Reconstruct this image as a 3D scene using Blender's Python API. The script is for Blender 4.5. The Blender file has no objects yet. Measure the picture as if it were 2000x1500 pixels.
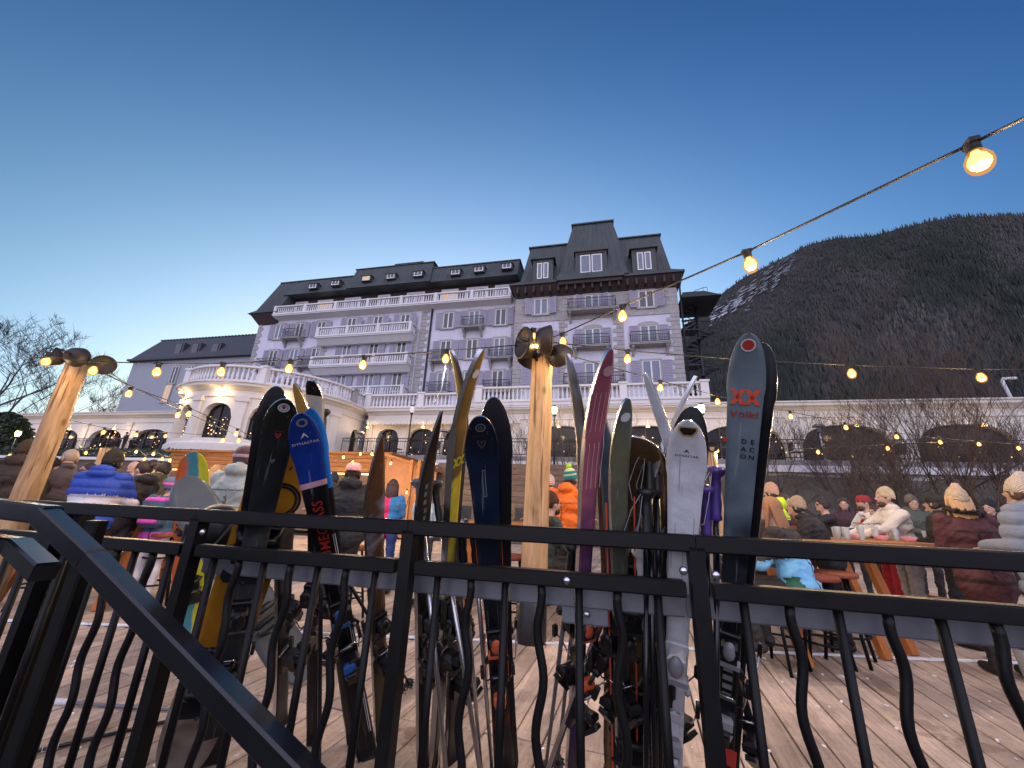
import bpy, math, random
import numpy as np
from mathutils import Vector, Matrix
SC = bpy.context.scene
COL = SC.collection
R = math.radians
PI = math.pi
# ---------------------------------------------------------------- camera
CAMZ = 1.05
PITCH, ROLL, FOC = R(17.7), R(2.4), 750.0
_F = np.array([0, math.cos(PITCH), math.sin(PITCH)])
_R0 = np.array([1., 0, 0]); _U0 = np.array([0, -math.sin(PITCH), math.cos(PITCH)])
_R = math.cos(ROLL)*_R0 + math.sin(ROLL)*_U0
_U = -math.sin(ROLL)*_R0 + math.cos(ROLL)*_U0
CAM = np.array([0, 0, CAMZ])
cd = bpy.data.cameras.new('camera'); co = bpy.data.objects.new('camera', cd); COL.objects.link(co)
cd.sensor_width = 36; cd.lens = 36*FOC/2000; cd.clip_start = 0.05; cd.clip_end = 9000
co.matrix_world = Matrix(((_R[0], _U[0], -_F[0], 0), (_R[1], _U[1], -_F[1], 0), (_R[2], _U[2], -_F[2], CAMZ), (0, 0, 0, 1)))
SC.camera = co
SC.view_settings.view_transform = 'Standard'; SC.view_settings.look = 'None'
SC.view_settings.exposure = 0; SC.view_settings.gamma = 1; SC.view_settings.use_curve_mapping = False
SC.cycles.use_light_tree = True
SC.cycles.max_bounces = 5; SC.cycles.diffuse_bounces = 2; SC.cycles.glossy_bounces = 3; SC.cycles.transmission_bounces = 4
SC.cycles.sample_clamp_indirect = 4; SC.cycles.sample_clamp_direct = 0
SC.cycles.caustics_reflective = False; SC.cycles.caustics_refractive = False
# ---------------------------------------------------------------- sky (clear alpine dusk: afterglow ahead, lavender arch behind)
wd = bpy.data.worlds.new('World'); SC.world = wd; wd.use_nodes = True
nt = wd.node_tree; N = nt.nodes; L = nt.links
bg = N['Background']
tc = N.new('ShaderNodeTexCoord')
co_ = [((-.34, 4.17, -2.67), -2.73), ((-.18, 2.82, -2.01), -1.57), ((-.02, 1.95, -1.31), -.84)]
cmb = N.new('ShaderNodeCombineXYZ')
nrm = N.new('ShaderNodeVectorMath'); nrm.operation = 'NORMALIZE'; L.new(tc.outputs['Generated'], nrm.inputs[0])
FLOOR = (.085, .15, .33)
for i, (v, k) in enumerate(co_):
    dt = N.new('ShaderNodeVectorMath'); dt.operation = 'DOT_PRODUCT'; L.new(nrm.outputs[0], dt.inputs[0]); dt.inputs[1].default_value = v
    ad = N.new('ShaderNodeMath'); ad.operation = 'ADD'; L.new(dt.outputs['Value'], ad.inputs[0]); ad.inputs[1].default_value = k
    mn = N.new('ShaderNodeMath'); mn.operation = 'MINIMUM'; L.new(ad.outputs[0], mn.inputs[0]); mn.inputs[1].default_value = .08
    ex = N.new('ShaderNodeMath'); ex.operation = 'EXPONENT'; L.new(mn.outputs[0], ex.inputs[0])
    L.new(ex.outputs[0], cmb.inputs[i])
sx = N.new('ShaderNodeSeparateXYZ'); L.new(nrm.outputs[0], sx.inputs[0])
mr = N.new('ShaderNodeMapRange'); mr.interpolation_type = 'SMOOTHSTEP'
L.new(sx.outputs['Y'], mr.inputs['Value']); mr.inputs['From Min'].default_value = .30; mr.inputs['From Max'].default_value = -.75
mix = N.new('ShaderNodeVectorMath'); mix.operation = 'SCALE'; mix.inputs[0].default_value = (1.34, 1.32, 1.74); L.new(mr.outputs[0], mix.inputs['Scale'])
add = N.new('ShaderNodeVectorMath'); add.operation = 'ADD'; L.new(cmb.outputs[0], add.inputs[0]); L.new(mix.outputs[0], add.inputs[1])
L.new(add.outputs[0], bg.inputs['Color']); bg.inputs['Strength'].default_value = 1.0
sl = bpy.data.lights.new('sun', 'SUN'); so = bpy.data.objects.new('sun', sl); COL.objects.link(so)
sl.energy = 0.25; sl.angle = R(20); sl.color = (1, .86, .9)
so.rotation_euler = (R(80), 0, R(-20)); so.location = (-3, -8, 6)   # the glow of the eastern sky after sunset

# ---------------------------------------------------------------- pixel of the photograph -> place in the scene
def ray(x, y): return (x-1000)*_R + (750-y)*_U + FOC*_F
def atY(x, y, Y):
    d = ray(x, y); return CAM + d*(Y/d[1])
def atZ(x, y, z=0.0):
    d = ray(x, y); return CAM + d*((z-CAMZ)/d[2])
AZ = R(-13)
T_ = np.array([math.cos(AZ), math.sin(AZ), 0]); N_ = np.array([-T_[1], T_[0], 0])
def fac(x, y, D):               # facade frame: u along, D distance, rel z
    d = ray(x, y); p = d*(D/np.dot(N_, d)); return float(np.dot(p, T_)), float(p[2])
def W(u, w, z=0): return T_*u + N_*w + np.array([0, 0, z+CAMZ])

# ---------------------------------------------------------------- object helpers
def link(name, me, parent=None):
    o = bpy.data.objects.new(name, me); COL.objects.link(o)
    if parent is not None: o.parent = parent
    return o
def tag(o, label=None, cat=None, group=None, kind=None):
    if label: o['label'] = label
    if cat: o['category'] = cat
    if group: o['group'] = group
    if kind: o['kind'] = kind
    return o
def empty(name, loc, rz=0, label=None, cat=None, group=None):
    o = bpy.data.objects.new(name, None); COL.objects.link(o)
    o.empty_display_size = .1; o.location = loc; o.rotation_euler = (0, 0, rz)
    return tag(o, label, cat, group)
def kids(o): return list(o.children)
def copy_tree(o, parent=None):
    c = o.copy(); COL.objects.link(c); c.parent = parent
    for ch in kids(o): copy_tree(ch, c)
    return c

class MB:
    """collects geometry, then builds ONE mesh object"""
    def __init__(s, off=(0, 0, 0)): s.v = []; s.f = []; s.mi = []; s.off = off; s.sm = []
    def add(s, vs, fs, m=0, smooth=False):
        b = len(s.v); ox, oy, oz = s.off
        s.v.extend([(p[0]-ox, p[1]-oy, p[2]-oz) for p in vs])
        for f in fs: s.f.append(tuple(b+i for i in f)); s.mi.append(m); s.sm.append(smooth)
    def box(s, x0, x1, y0, y1, z0, z1, m=0):
        s.add([(x0, y0, z0), (x1, y0, z0), (x1, y1, z0), (x0, y1, z0), (x0, y0, z1), (x1, y0, z1), (x1, y1, z1), (x0, y1, z1)],
              [(0, 3, 2, 1), (4, 5, 6, 7), (0, 1, 5, 4), (1, 2, 6, 5), (2, 3, 7, 6), (3, 0, 4, 7)], m)
    def cbox(s, c, size, M=None, m=0, bev=0):
        hx, hy, hz = size[0]/2, size[1]/2, size[2]/2
        if bev:
            pts = []; b = bev
            for z, k in ((-hz, b), (-hz+b, 0), (hz-b, 0), (hz, b)):
                for (a, d) in ((-hx+k, -hy+k+b*0), (hx-k, -hy+k), (hx-k, hy-k), (-hx+k, hy-k)): pts.append(Vector((a, d, z)))
            fs = [(3, 2, 1, 0), (12, 13, 14, 15)]
            for l in range(3):
                for i in range(4): j = (i+1) % 4; fs.append((l*4+i, l*4+j, l*4+4+j, l*4+4+i))
        else:
            pts = [Vector(p) for p in ((-hx, -hy, -hz), (hx, -hy, -hz), (hx, hy, -hz), (-hx, hy, -hz), (-hx, -hy, hz), (hx, -hy, hz), (hx, hy, hz), (-hx, hy, hz))]
            fs = [(0, 3, 2, 1), (4, 5, 6, 7), (0, 1, 5, 4), (1, 2, 6, 5), (2, 3, 7, 6), (3, 0, 4, 7)]
        if M is not None: pts = [M @ p for p in pts]
        c = Vector(c); s.add([p+c for p in pts], fs, m)
    def frustum(s, a, b, m=0):   # a,b = (x0,x1,y0,y1,z)
        s.add([(a[0], a[2], a[4]), (a[1], a[2], a[4]), (a[1], a[3], a[4]), (a[0], a[3], a[4]), (b[0], b[2], b[4]), (b[1], b[2], b[4]), (b[1], b[3], b[4]), (b[0], b[3], b[4])],
              [(0, 3, 2, 1), (4, 5, 6, 7), (0, 1, 5, 4), (1, 2, 6, 5), (2, 3, 7, 6), (3, 0, 4, 7)], m)
    def tube(s, pts, r, n=6, m=0, cap=True, smooth=True):
        pts = [Vector(p) for p in pts]; k = len(pts)
        rs = r if isinstance(r, (list, tuple)) else [r]*k
        vs = []; fs = []; up = None
        for i, p in enumerate(pts):
            d = (pts[min(i+1, k-1)]-pts[max(i-1, 0)])
            d = d.normalized() if d.length > 1e-9 else Vector((0, 0, 1))
            if up is None:
                up = Vector((0, 0, 1)) if abs(d.z) < .9 else Vector((1, 0, 0))
            a = (up - d*up.dot(d))
            a = a.normalized() if a.length > 1e-6 else d.orthogonal().normalized()
            b = d.cross(a); up = a
            for j in range(n):
                t = 2*PI*j/n; vs.append(p + a*(rs[i]*math.cos(t)) + b*(rs[i]*math.sin(t)))
        for i in range(k-1):
            for j in range(n): q = (j+1) % n; fs.append((i*n+j, i*n+q, (i+1)*n+q, (i+1)*n+j))
        if cap: fs.append(tuple(range(n-1, -1, -1))); fs.append(tuple((k-1)*n+j for j in range(n)))
        s.add(vs, fs, m, smooth)
    def lathe(s, prof, n=12, m=0, M=None, smooth=True, arc=(0, 2*PI)):  # prof [(r,z)]
        vs = []; fs = []; full = abs(arc[1]-arc[0]-2*PI) < 1e-6; nn = n if full else n+1
        for (r, z) in prof:
            for j in range(nn):
                t = arc[0]+(arc[1]-arc[0])*j/n; v = Vector((r*math.cos(t), r*math.sin(t), z)); vs.append(M @ v if M is not None else v)
        for i in range(len(prof)-1):
            for j in range(n):
                q = (j+1) % nn; fs.append((i*nn+j, i*nn+q, (i+1)*nn+q, (i+1)*nn+j))
        s.add(vs, fs, m, smooth)
    def ell(s, c, r, m=0, n=10, M=None):
        prof = [(max(1e-4, math.cos(a)), math.sin(a)) for a in np.linspace(-PI/2, PI/2, n//2+2)]
        vs = []; fs = []; k = len(prof)
        for (rr, z) in prof:
            for j in range(n):
                t = 2*PI*j/n; v = Vector((rr*math.cos(t)*r[0], rr*math.sin(t)*r[1], z*r[2]))
                if M is not None: v = M @ v
                vs.append(v+Vector(c))
        for i in range(k-1):
            for j in range(n): q = (j+1) % n; fs.append((i*n+j, i*n+q, (i+1)*n+q, (i+1)*n+j))
        s.add(vs, fs, m, True)
    def prism(s, poly, y0, y1, m=0, ax='xz', M=None):   # closed polygon extruded
        n = len(poly)
        if ax == 'xz': vs = [Vector((p[0], y0, p[1])) for p in poly]+[Vector((p[0], y1, p[1])) for p in poly]
        elif ax == 'yz': vs = [Vector((y0, p[0], p[1])) for p in poly]+[Vector((y1, p[0], p[1])) for p in poly]
        else: vs = [Vector((p[0], p[1], y0)) for p in poly]+[Vector((p[0], p[1], y1)) for p in poly]
        if M is not None: vs = [M @ v for v in vs]
        fs = [tuple(range(n-1, -1, -1)), tuple(range(n, 2*n))]+[(i, (i+1) % n, n+(i+1) % n, n+i) for i in range(n)]
        s.add(vs, fs, m)
    def mesh(s, name, mats):
        me = bpy.data.meshes.new(name); me.from_pydata([tuple(v) for v in s.v], [], s.f)
        for mt in (mats if isinstance(mats, (list, tuple)) else [mats]): me.materials.append(mt)
        me.polygons.foreach_set('material_index', s.mi); me.polygons.foreach_set('use_smooth', s.sm)
        me.update(); return me
    def build(s, name, mats, parent=None, **kw):
        return tag(link(name, s.mesh(name, mats), parent), **kw)

# ---------------------------------------------------------------- materials
def srgb(h):
    h = h.lstrip('#'); c = [int(h[i:i+2], 16)/255 for i in (0, 2, 4)]
    return tuple(((v+.055)/1.055)**2.4 if v > .04045 else v/12.92 for v in c)
def mat(name, col, rough=.6, metal=0, noise=0, scale=8, spec=.5, bump=0, bscale=60, emit=None, estr=0, coat=0, stretch=None, alpha=1, rnd=0, trans=0, sheen=0):
    m = bpy.data.materials.new(name); m.use_nodes = True; t = m.node_tree; n = t.nodes; l = t.links; b = n['Principled BSDF']
    b.inputs['Base Color'].default_value = (*col, 1); b.inputs['Roughness'].default_value = rough; b.inputs['Metallic'].default_value = metal
    b.inputs['Specular IOR Level'].default_value = spec
    if coat: b.inputs['Coat Weight'].default_value = coat; b.inputs['Coat Roughness'].default_value = .12
    if sheen: b.inputs['Sheen Weight'].default_value = sheen
    if trans: b.inputs['Transmission Weight'].default_value = trans
    tcn = n.new('ShaderNodeTexCoord'); src = tcn.outputs['Object']
    if stretch:
        mp = n.new('ShaderNodeMapping'); mp.inputs['Scale'].default_value = stretch; l.new(src, mp.inputs[0]); src = mp.outputs[0]
    if noise or rnd:
        hs = n.new('ShaderNodeHueSaturation'); hs.inputs['Color'].default_value = (*col, 1)
        val = None
        if noise:
            ns = n.new('ShaderNodeTexNoise'); ns.inputs['Scale'].default_value = scale; ns.inputs['Detail'].default_value = 6; ns.inputs['Roughness'].default_value = .65
            l.new(src, ns.inputs['Vector'])
            mp2 = n.new('ShaderNodeMapRange'); mp2.inputs['From Min'].default_value = .28; mp2.inputs['From Max'].default_value = .72
            mp2.inputs['To Min'].default_value = 1-noise; mp2.inputs['To Max'].default_value = 1+noise
            l.new(ns.outputs['Fac'], mp2.inputs['Value']); val = mp2.outputs[0]
            rr = n.new('ShaderNodeMapRange'); rr.inputs['To Min'].default_value = max(.02, rough-.12); rr.inputs['To Max'].default_value = min(1, rough+.15)
            l.new(ns.outputs['Fac'], rr.inputs['Value']); l.new(rr.outputs[0], b.inputs['Roughness'])
        if rnd:
            oi = n.new('ShaderNodeObjectInfo'); mp3 = n.new('ShaderNodeMapRange'); mp3.inputs['To Min'].default_value = 1-rnd; mp3.inputs['To Max'].default_value = 1+rnd
            l.new(oi.outputs['Random'], mp3.inputs['Value'])
            if val is not None:
                mu = n.new('ShaderNodeMath'); mu.operation = 'MULTIPLY'; l.new(val, mu.inputs[0]); l.new(mp3.outputs[0], mu.inputs[1]); val = mu.outputs[0]
            else: val = mp3.outputs[0]
        l.new(val, hs.inputs['Value']); l.new(hs.outputs[0], b.inputs['Base Color'])
    if bump:
        nb = n.new('ShaderNodeTexNoise'); nb.inputs['Scale'].default_value = bscale; nb.inputs['Detail'].default_value = 5; l.new(src, nb.inputs['Vector'])
        bp = n.new('ShaderNodeBump'); bp.inputs['Strength'].default_value = bump; bp.inputs['Distance'].default_value = .02
        l.new(nb.outputs['Fac'], bp.inputs['Height']); l.new(bp.outputs[0], b.inputs['Normal'])
    if emit: b.inputs['Emission Color'].default_value = (*emit, 1); b.inputs['Emission Strength'].default_value = estr
    if emit and estr: m.cycles.emission_sampling = 'NONE'
    return m
def bands(name, stops, axis=2, rough=.3, coat=.3, noise=.08, scale=20, mapfrom=(0, 1), streak=False, bump=0):
    """constant colour bands along one object axis (printed design)"""
    m = mat(name, stops[0][1], rough, coat=coat, bump=bump, spec=.18); t = m.node_tree; n = t.nodes; l = t.links; b = n['Principled BSDF']
    tcn = n.new('ShaderNodeTexCoord'); sp = n.new('ShaderNodeSeparateXYZ'); l.new(tcn.outputs['Object'], sp.inputs[0])
    mp = n.new('ShaderNodeMapRange'); mp.inputs['From Min'].default_value = mapfrom[0]; mp.inputs['From Max'].default_value = mapfrom[1]
    l.new(sp.outputs[axis], mp.inputs['Value'])
    fac_ = mp.outputs[0]
    cr = n.new('ShaderNodeValToRGB'); cr.color_ramp.interpolation = 'LINEAR' if streak else 'CONSTANT'
    e = cr.color_ramp.elements
    e[0].position = stops[0][0]; e[0].color = (*stops[0][1], 1)
    if len(stops) > 1:
        e[1].position = stops[1][0]; e[1].color = (*stops[1][1], 1)
        for p, c in stops[2:]: q = e.new(p); q.color = (*c, 1)
    else: e[1].color = (*stops[0][1], 1)
    if streak:
        ns = n.new('ShaderNodeTexNoise'); ns.inputs['Scale'].default_value = scale; l.new(tcn.outputs['Object'], ns.inputs['Vector'])
        ma = n.new('ShaderNodeMath'); ma.operation = 'MULTIPLY_ADD'; ma.inputs[1].default_value = .35; l.new(ns.outputs['Fac'], ma.inputs[0]); l.new(fac_, ma.inputs[2])
        sb = n.new('ShaderNodeMath'); sb.operation = 'SUBTRACT'; sb.inputs[1].default_value = .175; l.new(ma.outputs[0], sb.inputs[0]); fac_ = sb.outputs[0]
    l.new(fac_, cr.inputs[0])
    hs = n.new('ShaderNodeHueSaturation'); l.new(cr.outputs[0], hs.inputs['Color'])
    ns2 = n.new('ShaderNodeTexNoise'); ns2.inputs['Scale'].default_value = 25; ns2.inputs['Detail'].default_value = 8; l.new(tcn.outputs['Object'], ns2.inputs['Vector'])
    mr2 = n.new('ShaderNodeMapRange'); mr2.inputs['To Min'].default_value = 1-noise*2; mr2.inputs['To Max'].default_value = 1+noise*2; l.new(ns2.outputs['Fac'], mr2.inputs['Value'])
    l.new(mr2.outputs[0], hs.inputs['Value'])
    sc = n.new('ShaderNodeTexNoise'); sm_ = n.new('ShaderNodeMapping'); sm_.inputs['Scale'].default_value = (170, 170, 5); sm_.inputs['Rotation'].default_value = (0, .06, 0); l.new(tcn.outputs['Object'], sm_.inputs[0]); l.new(sm_.outputs[0], sc.inputs['Vector']); sc.inputs['Scale'].default_value = 1; sc.inputs['Detail'].default_value = 4
    sr = n.new('ShaderNodeMapRange'); sr.inputs['From Min'].default_value = .66; sr.inputs['From Max'].default_value = .72; sr.inputs['To Max'].default_value = .35; l.new(sc.outputs['Fac'], sr.inputs['Value'])
    mz = n.new('ShaderNodeMixRGB'); mz.inputs[2].default_value = (.35, .34, .33, 1); l.new(sr.outputs[0], mz.inputs[0]); l.new(hs.outputs[0], mz.inputs[1]); l.new(mz.outputs[0], b.inputs['Base Color'])
    return m
def wood(name, c1, c2, axis=0, scale=2.5, rough=.7, rnd=.18, gr=14, dirt=0, spec=.3, knots=False):
    m = mat(name, c1, rough, spec=spec); t = m.node_tree; n = t.nodes; l = t.links; b = n['Principled BSDF']
    tcn = n.new('ShaderNodeTexCoord'); mp = n.new('ShaderNodeMapping'); s = [gr, gr, gr]; s[axis] = .9; mp.inputs['Scale'].default_value = s
    oi = n.new('ShaderNodeObjectInfo'); va = n.new('ShaderNodeVectorMath'); va.operation = 'ADD'; l.new(tcn.outputs['Object'], va.inputs[0])
    cx = n.new('ShaderNodeCombineXYZ'); ml = n.new('ShaderNodeMath'); ml.operation = 'MULTIPLY'; ml.inputs[1].default_value = 37; l.new(oi.outputs['Random'], ml.inputs[0]); 
    for i in range(3): l.new(ml.outputs[0], cx.inputs[i])
    l.new(cx.outputs[0], va.inputs[1]); l.new(va.outputs[0], mp.inputs[0])
    ns = n.new('ShaderNodeTexNoise'); ns.inputs['Scale'].default_value = scale; ns.inputs['Detail'].default_value = 8; ns.inputs['Roughness'].default_value = .7; ns.inputs['Distortion'].default_value = .6
    l.new(mp.outputs[0], ns.inputs['Vector'])
    cr = n.new('ShaderNodeValToRGB'); e = cr.color_ramp.elements; e[0].position = .3; e[0].color = (*c2, 1); e[1].position = .68; e[1].color = (*c1, 1); l.new(ns.outputs['Fac'], cr.inputs[0])
    hs = n.new('ShaderNodeHueSaturation'); l.new(cr.outputs[0], hs.inputs['Color'])
    mr_ = n.new('ShaderNodeMapRange'); mr_.inputs['To Min'].default_value = 1-rnd; mr_.inputs['To Max'].default_value = 1+rnd; l.new(oi.outputs['Random'], mr_.inputs['Value']); l.new(mr_.outputs[0], hs.inputs['Value'])
    out = hs.outputs[0]
    if knots:
        vo = n.new('ShaderNodeTexVoronoi'); mk = n.new('ShaderNodeMapping'); mk.inputs['Scale'].default_value = (4, 4, 2.2); l.new(va.outputs[0], mk.inputs[0]); l.new(mk.outputs[0], vo.inputs['Vector']); vo.inputs['Scale'].default_value = 1.2
        kr = n.new('ShaderNodeValToRGB'); ke = kr.color_ramp.elements; ke[0].position = .03; ke[0].color = (.25, .16, .1, 1); ke[1].position = .16; ke[1].color = (1, 1, 1, 1); l.new(vo.outputs['Distance'], kr.inputs[0])
        mx = n.new('ShaderNodeMixRGB'); mx.blend_type = 'MULTIPLY'; mx.inputs[0].default_value = .8; l.new(out, mx.inputs[1]); l.new(kr.outputs[0], mx.inputs[2]); out = mx.outputs[0]
    if knots:
        ck = n.new('ShaderNodeTexNoise'); cm = n.new('ShaderNodeMapping'); cm.inputs['Scale'].default_value = (26, 26, 1.1); l.new(tcn.outputs['Object'], cm.inputs[0]); l.new(cm.outputs[0], ck.inputs['Vector']); ck.inputs['Scale'].default_value = 1.0; ck.inputs['Detail'].default_value = 3
        ckr = n.new('ShaderNodeValToRGB'); q = ckr.color_ramp.elements; q[0].position = .36; q[0].color = (.28, .20, .14, 1); q[1].position = .40; q[1].color = (1, 1, 1, 1); l.new(ck.outputs['Fac'], ckr.inputs[0])
        mx = n.new('ShaderNodeMixRGB'); mx.blend_type = 'MULTIPLY'; mx.inputs[0].default_value = .85; l.new(out, mx.inputs[1]); l.new(ckr.outputs[0], mx.inputs[2]); out = mx.outputs[0]
    if dirt:
        n2 = n.new('ShaderNodeTexNoise'); n2.inputs['Scale'].default_value = 1.3; n2.inputs['Detail'].default_value = 9; n2.inputs['Roughness'].default_value = .72; 
        gm = n.new('ShaderNodeNewGeometry'); l.new(gm.outputs['Position'], n2.inputs['Vector'])
        c2r = n.new('ShaderNodeValToRGB'); q = c2r.color_ramp.elements; q[0].position = .40; q[0].color = (1-dirt*.7, 1-dirt*.7, 1-dirt*.66, 1); q[1].position = .60; q[1].color = (1.1, 1.08, 1.06, 1); l.new(n2.outputs['Fac'], c2r.inputs[0])
        mx = n.new('ShaderNodeMixRGB'); mx.blend_type = 'MULTIPLY'; mx.inputs[0].default_value = 1; l.new(out, mx.inputs[1]); l.new(c2r.outputs[0], mx.inputs[2]); out = mx.outputs[0]
        n3 = n.new('ShaderNodeTexNoise'); n3.inputs['Scale'].default_value = .8; n3.inputs['Detail'].default_value = 12; n3.inputs['Roughness'].default_value = .6; l.new(gm.outputs['Position'], n3.inputs['Vector'])
        c3 = n.new('ShaderNodeValToRGB'); q = c3.color_ramp.elements; q[0].position = .395; q[0].color = (.66, .62, .60, 1); q[1].position = .412; q[1].color = (1, 1, 1, 1); l.new(n3.outputs['Fac'], c3.inputs[0])
        mx3 = n.new('ShaderNodeMixRGB'); mx3.blend_type = 'MULTIPLY'; mx3.inputs[0].default_value = 1; l.new(out, mx3.inputs[1]); l.new(c3.outputs[0], mx3.inputs[2]); out = mx3.outputs[0]
        n4 = n.new('ShaderNodeTexNoise'); n4.inputs['Scale'].default_value = 38; n4.inputs['Detail'].default_value = 3; l.new(gm.outputs['Position'], n4.inputs['Vector'])
        c4 = n.new('ShaderNodeValToRGB'); q = c4.color_ramp.elements; q[0].position = .30; q[0].color = (.55, .52, .5, 1); q[1].position = .40; q[1].color = (1, 1, 1, 1); e3 = q.new(.72); e3.color = (1, 1, 1, 1); e4 = q.new(.78); e4.color = (1.35, 1.35, 1.4, 1); l.new(n4.outputs['Fac'], c4.inputs[0])
        mx4 = n.new('ShaderNodeMixRGB'); mx4.blend_type = 'MULTIPLY'; mx4.inputs[0].default_value = .8; l.new(out, mx4.inputs[1]); l.new(c4.outputs[0], mx4.inputs[2]); out = mx4.outputs[0]
        rr = n.new('ShaderNodeMapRange'); rr.inputs['From Min'].default_value = .35; rr.inputs['From Max'].default_value = .6; rr.inputs['To Min'].default_value = .35; rr.inputs['To Max'].default_value = rough+.1
        l.new(n2.outputs['Fac'], rr.inputs['Value']); l.new(rr.outputs[0], b.inputs['Roughness'])
    l.new(out, b.inputs['Base Color'])
    bp = n.new('ShaderNodeBump'); bp.inputs['Strength'].default_value = .35; bp.inputs['Distance'].default_value = .01; l.new(ns.outputs['Fac'], bp.inputs['Height']); l.new(bp.outputs[0], b.inputs['Normal'])
    return m
M = {}
M['black'] = mat('black_metal', (.0045, .0042, .0045), .42, metal=0, noise=.3, scale=14, spec=.22)
M['blackgloss'] = mat('black_gloss_paint', (.005, .006, .009), .2, spec=.45, noise=.25, scale=5, coat=.15)
M['galv'] = mat('galvanised_steel', (.17, .18, .20), .5, metal=.3, noise=.25, scale=9)
M['steel'] = mat('bright_steel', (.6, .6, .62), .25, metal=1)
M['deckwood'] = wood('weathered_deck_board', srgb('#c9b8a9'), srgb('#978577'), axis=0, rnd=.20, dirt=.55, rough=.72)
M['pine'] = wood('pine_log', srgb('#c3a078'), srgb('#80633f'), axis=2, gr=7, rnd=.05, knots=True, rough=.6)
M['hutwood'] = wood('hut_board', srgb('#b17a45'), srgb('#7c4d28'), axis=0, gr=9, rnd=.15)
M['greywood'] = wood('grey_board', srgb('#7a6656'), srgb('#4d4038'), axis=0, gr=9, rnd=.15)
M['bench'] = wood('varnished_spruce', srgb('#b4703a'), srgb('#8a4e24'), axis=2, gr=9, rnd=.1)
M['seat'] = wood('red_brown_seat', srgb('#8f5038'), srgb('#6a3624'), axis=0, gr=9, rnd=.1)
M['wall'] = mat('lavender_white_render', (.62, .61, .70), .85, noise=.12, scale=1.6, bump=.1, bscale=30, stretch=(1, 1, .35))
M['stone'] = mat('grey_quoin_stone', (.37, .35, .34), .85, noise=.22, scale=3, bump=.2, bscale=20)
M['white'] = mat('white_masonry_paint', (.72, .70, .70), .7, noise=.06, scale=2)
M['cream'] = mat('cream_masonry_paint', (.70, .66, .60), .75, noise=.07, scale=1.5)
M['frame'] = mat('white_window_frame', (.75, .74, .74), .5)
M['shutter'] = mat('violet_grey_shutter', (.40, .375, .47), .7, noise=.12, scale=6, rnd=.1)
M['slat'] = mat('shutter_slat', (.34, .32, .41), .7)
M['roof'] = mat('patinated_metal_roof', (.055, .066, .066), .55, noise=.35, scale=1.1, spec=.4, stretch=(1, 1, .25))
M['seam'] = mat('roof_seam', (.075, .085, .085), .5, noise=.2, scale=2)
M['brown'] = mat('dark_brown_timber', (.045, .028, .026), .7, noise=.3, scale=4, stretch=(1, 1, 6))
M['glass'] = mat('window_glass', (.02, .025, .035), .06, spec=.9, noise=0)
M['glassd'] = mat('dark_arcade_glass', (.012, .011, .012), .12, spec=.25)
M['glassc'] = mat('curtained_window', (.13, .15, .21), .12, spec=.8, noise=.3, scale=3, stretch=(6, 1, 1))
M['litwin'] = mat('lit_window', (.3, .2, .1), .3, emit=(1, .62, .3), estr=.55, noise=.3, scale=3)
M['iron'] = mat('wrought_iron', (.02, .02, .025), .5)
M['slate'] = mat('dark_slate', (.05, .055, .065), .6, noise=.25, scale=3)
M['annexwall'] = mat('grey_blue_render', (.33, .35, .39), .8, noise=.05, scale=1)
M['dark'] = mat('dark_interior', (.02, .017, .015), .8)
M['interior'] = mat('restaurant_interior', (.05, .04, .03), .8, noise=.5, scale=2)
M['sparkle'] = mat('lamp_glow', (1, .7, .35), .5, emit=(1, .62, .25), estr=2.2)
M['bulb'] = mat('glowing_bulb', (1, .8, .5), .3, emit=(1, .74, .30), estr=3.2)
M['greenlamp'] = mat('greenish_lantern_glass', (.8, .9, .5), .3, emit=(.85, 1, .45), estr=3)
M['bark'] = mat('bare_bark', (.10, .075, .06), .9, noise=.3, scale=8)
M['barkgrey'] = mat('grey_bark', (.085, .075, .075), .9, noise=.3, scale=8)
M['birch'] = mat('shrub_twig', (.115, .082, .064), .9, noise=.3, scale=8)
M['rubber'] = mat('black_rubber', (.02, .02, .02), .8)
M['plastic'] = mat('black_plastic', (.009, .009, .010), .35, noise=.25, scale=30, spec=.4)
M['plasticw'] = mat('white_plastic', (.55, .56, .58), .35, noise=.08, scale=20)
M['snow'] = mat('snow', (.8, .82, .86), .6, noise=.08, scale=20, bump=.3, bscale=40)
M['housing'] = mat('bronze_black_dome', (.018, .013, .010), .55, noise=.25, scale=10)
M['canvas'] = mat('dark_canvas', (.03, .035, .035), .8, noise=.2, scale=5)
M['leaf'] = mat('evergreen_leaf', (.03, .045, .025), .7, noise=.4, scale=4, rnd=.2)
M['soil'] = mat('garden_ground', (.10, .085, .06), .95, noise=.4, scale=.8, bump=.4, bscale=6)
M['concrete'] = mat('concrete', (.25, .24, .23), .85, noise=.2, scale=4)

def halo_shell_mat():  # bulb's soft glow halo, put into a see-through emissive shell
    m = bpy.data.materials.new('amber_halo_shell'); m.use_nodes = True; t = m.node_tree; n = t.nodes; n.clear()
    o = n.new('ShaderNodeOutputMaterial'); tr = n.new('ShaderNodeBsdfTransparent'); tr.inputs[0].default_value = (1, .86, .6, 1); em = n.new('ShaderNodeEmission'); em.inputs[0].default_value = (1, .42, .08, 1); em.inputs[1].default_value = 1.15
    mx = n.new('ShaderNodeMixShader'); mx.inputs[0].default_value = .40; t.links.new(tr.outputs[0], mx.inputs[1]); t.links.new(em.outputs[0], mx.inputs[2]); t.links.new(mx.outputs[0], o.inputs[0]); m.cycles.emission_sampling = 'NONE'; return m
M['halo_shell'] = halo_shell_mat()

ORD = ['first', 'second', 'third', 'fourth', 'fifth', 'sixth', 'seventh', 'eighth', 'ninth', 'tenth', 'eleventh', 'twelfth', 'thirteenth']
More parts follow.
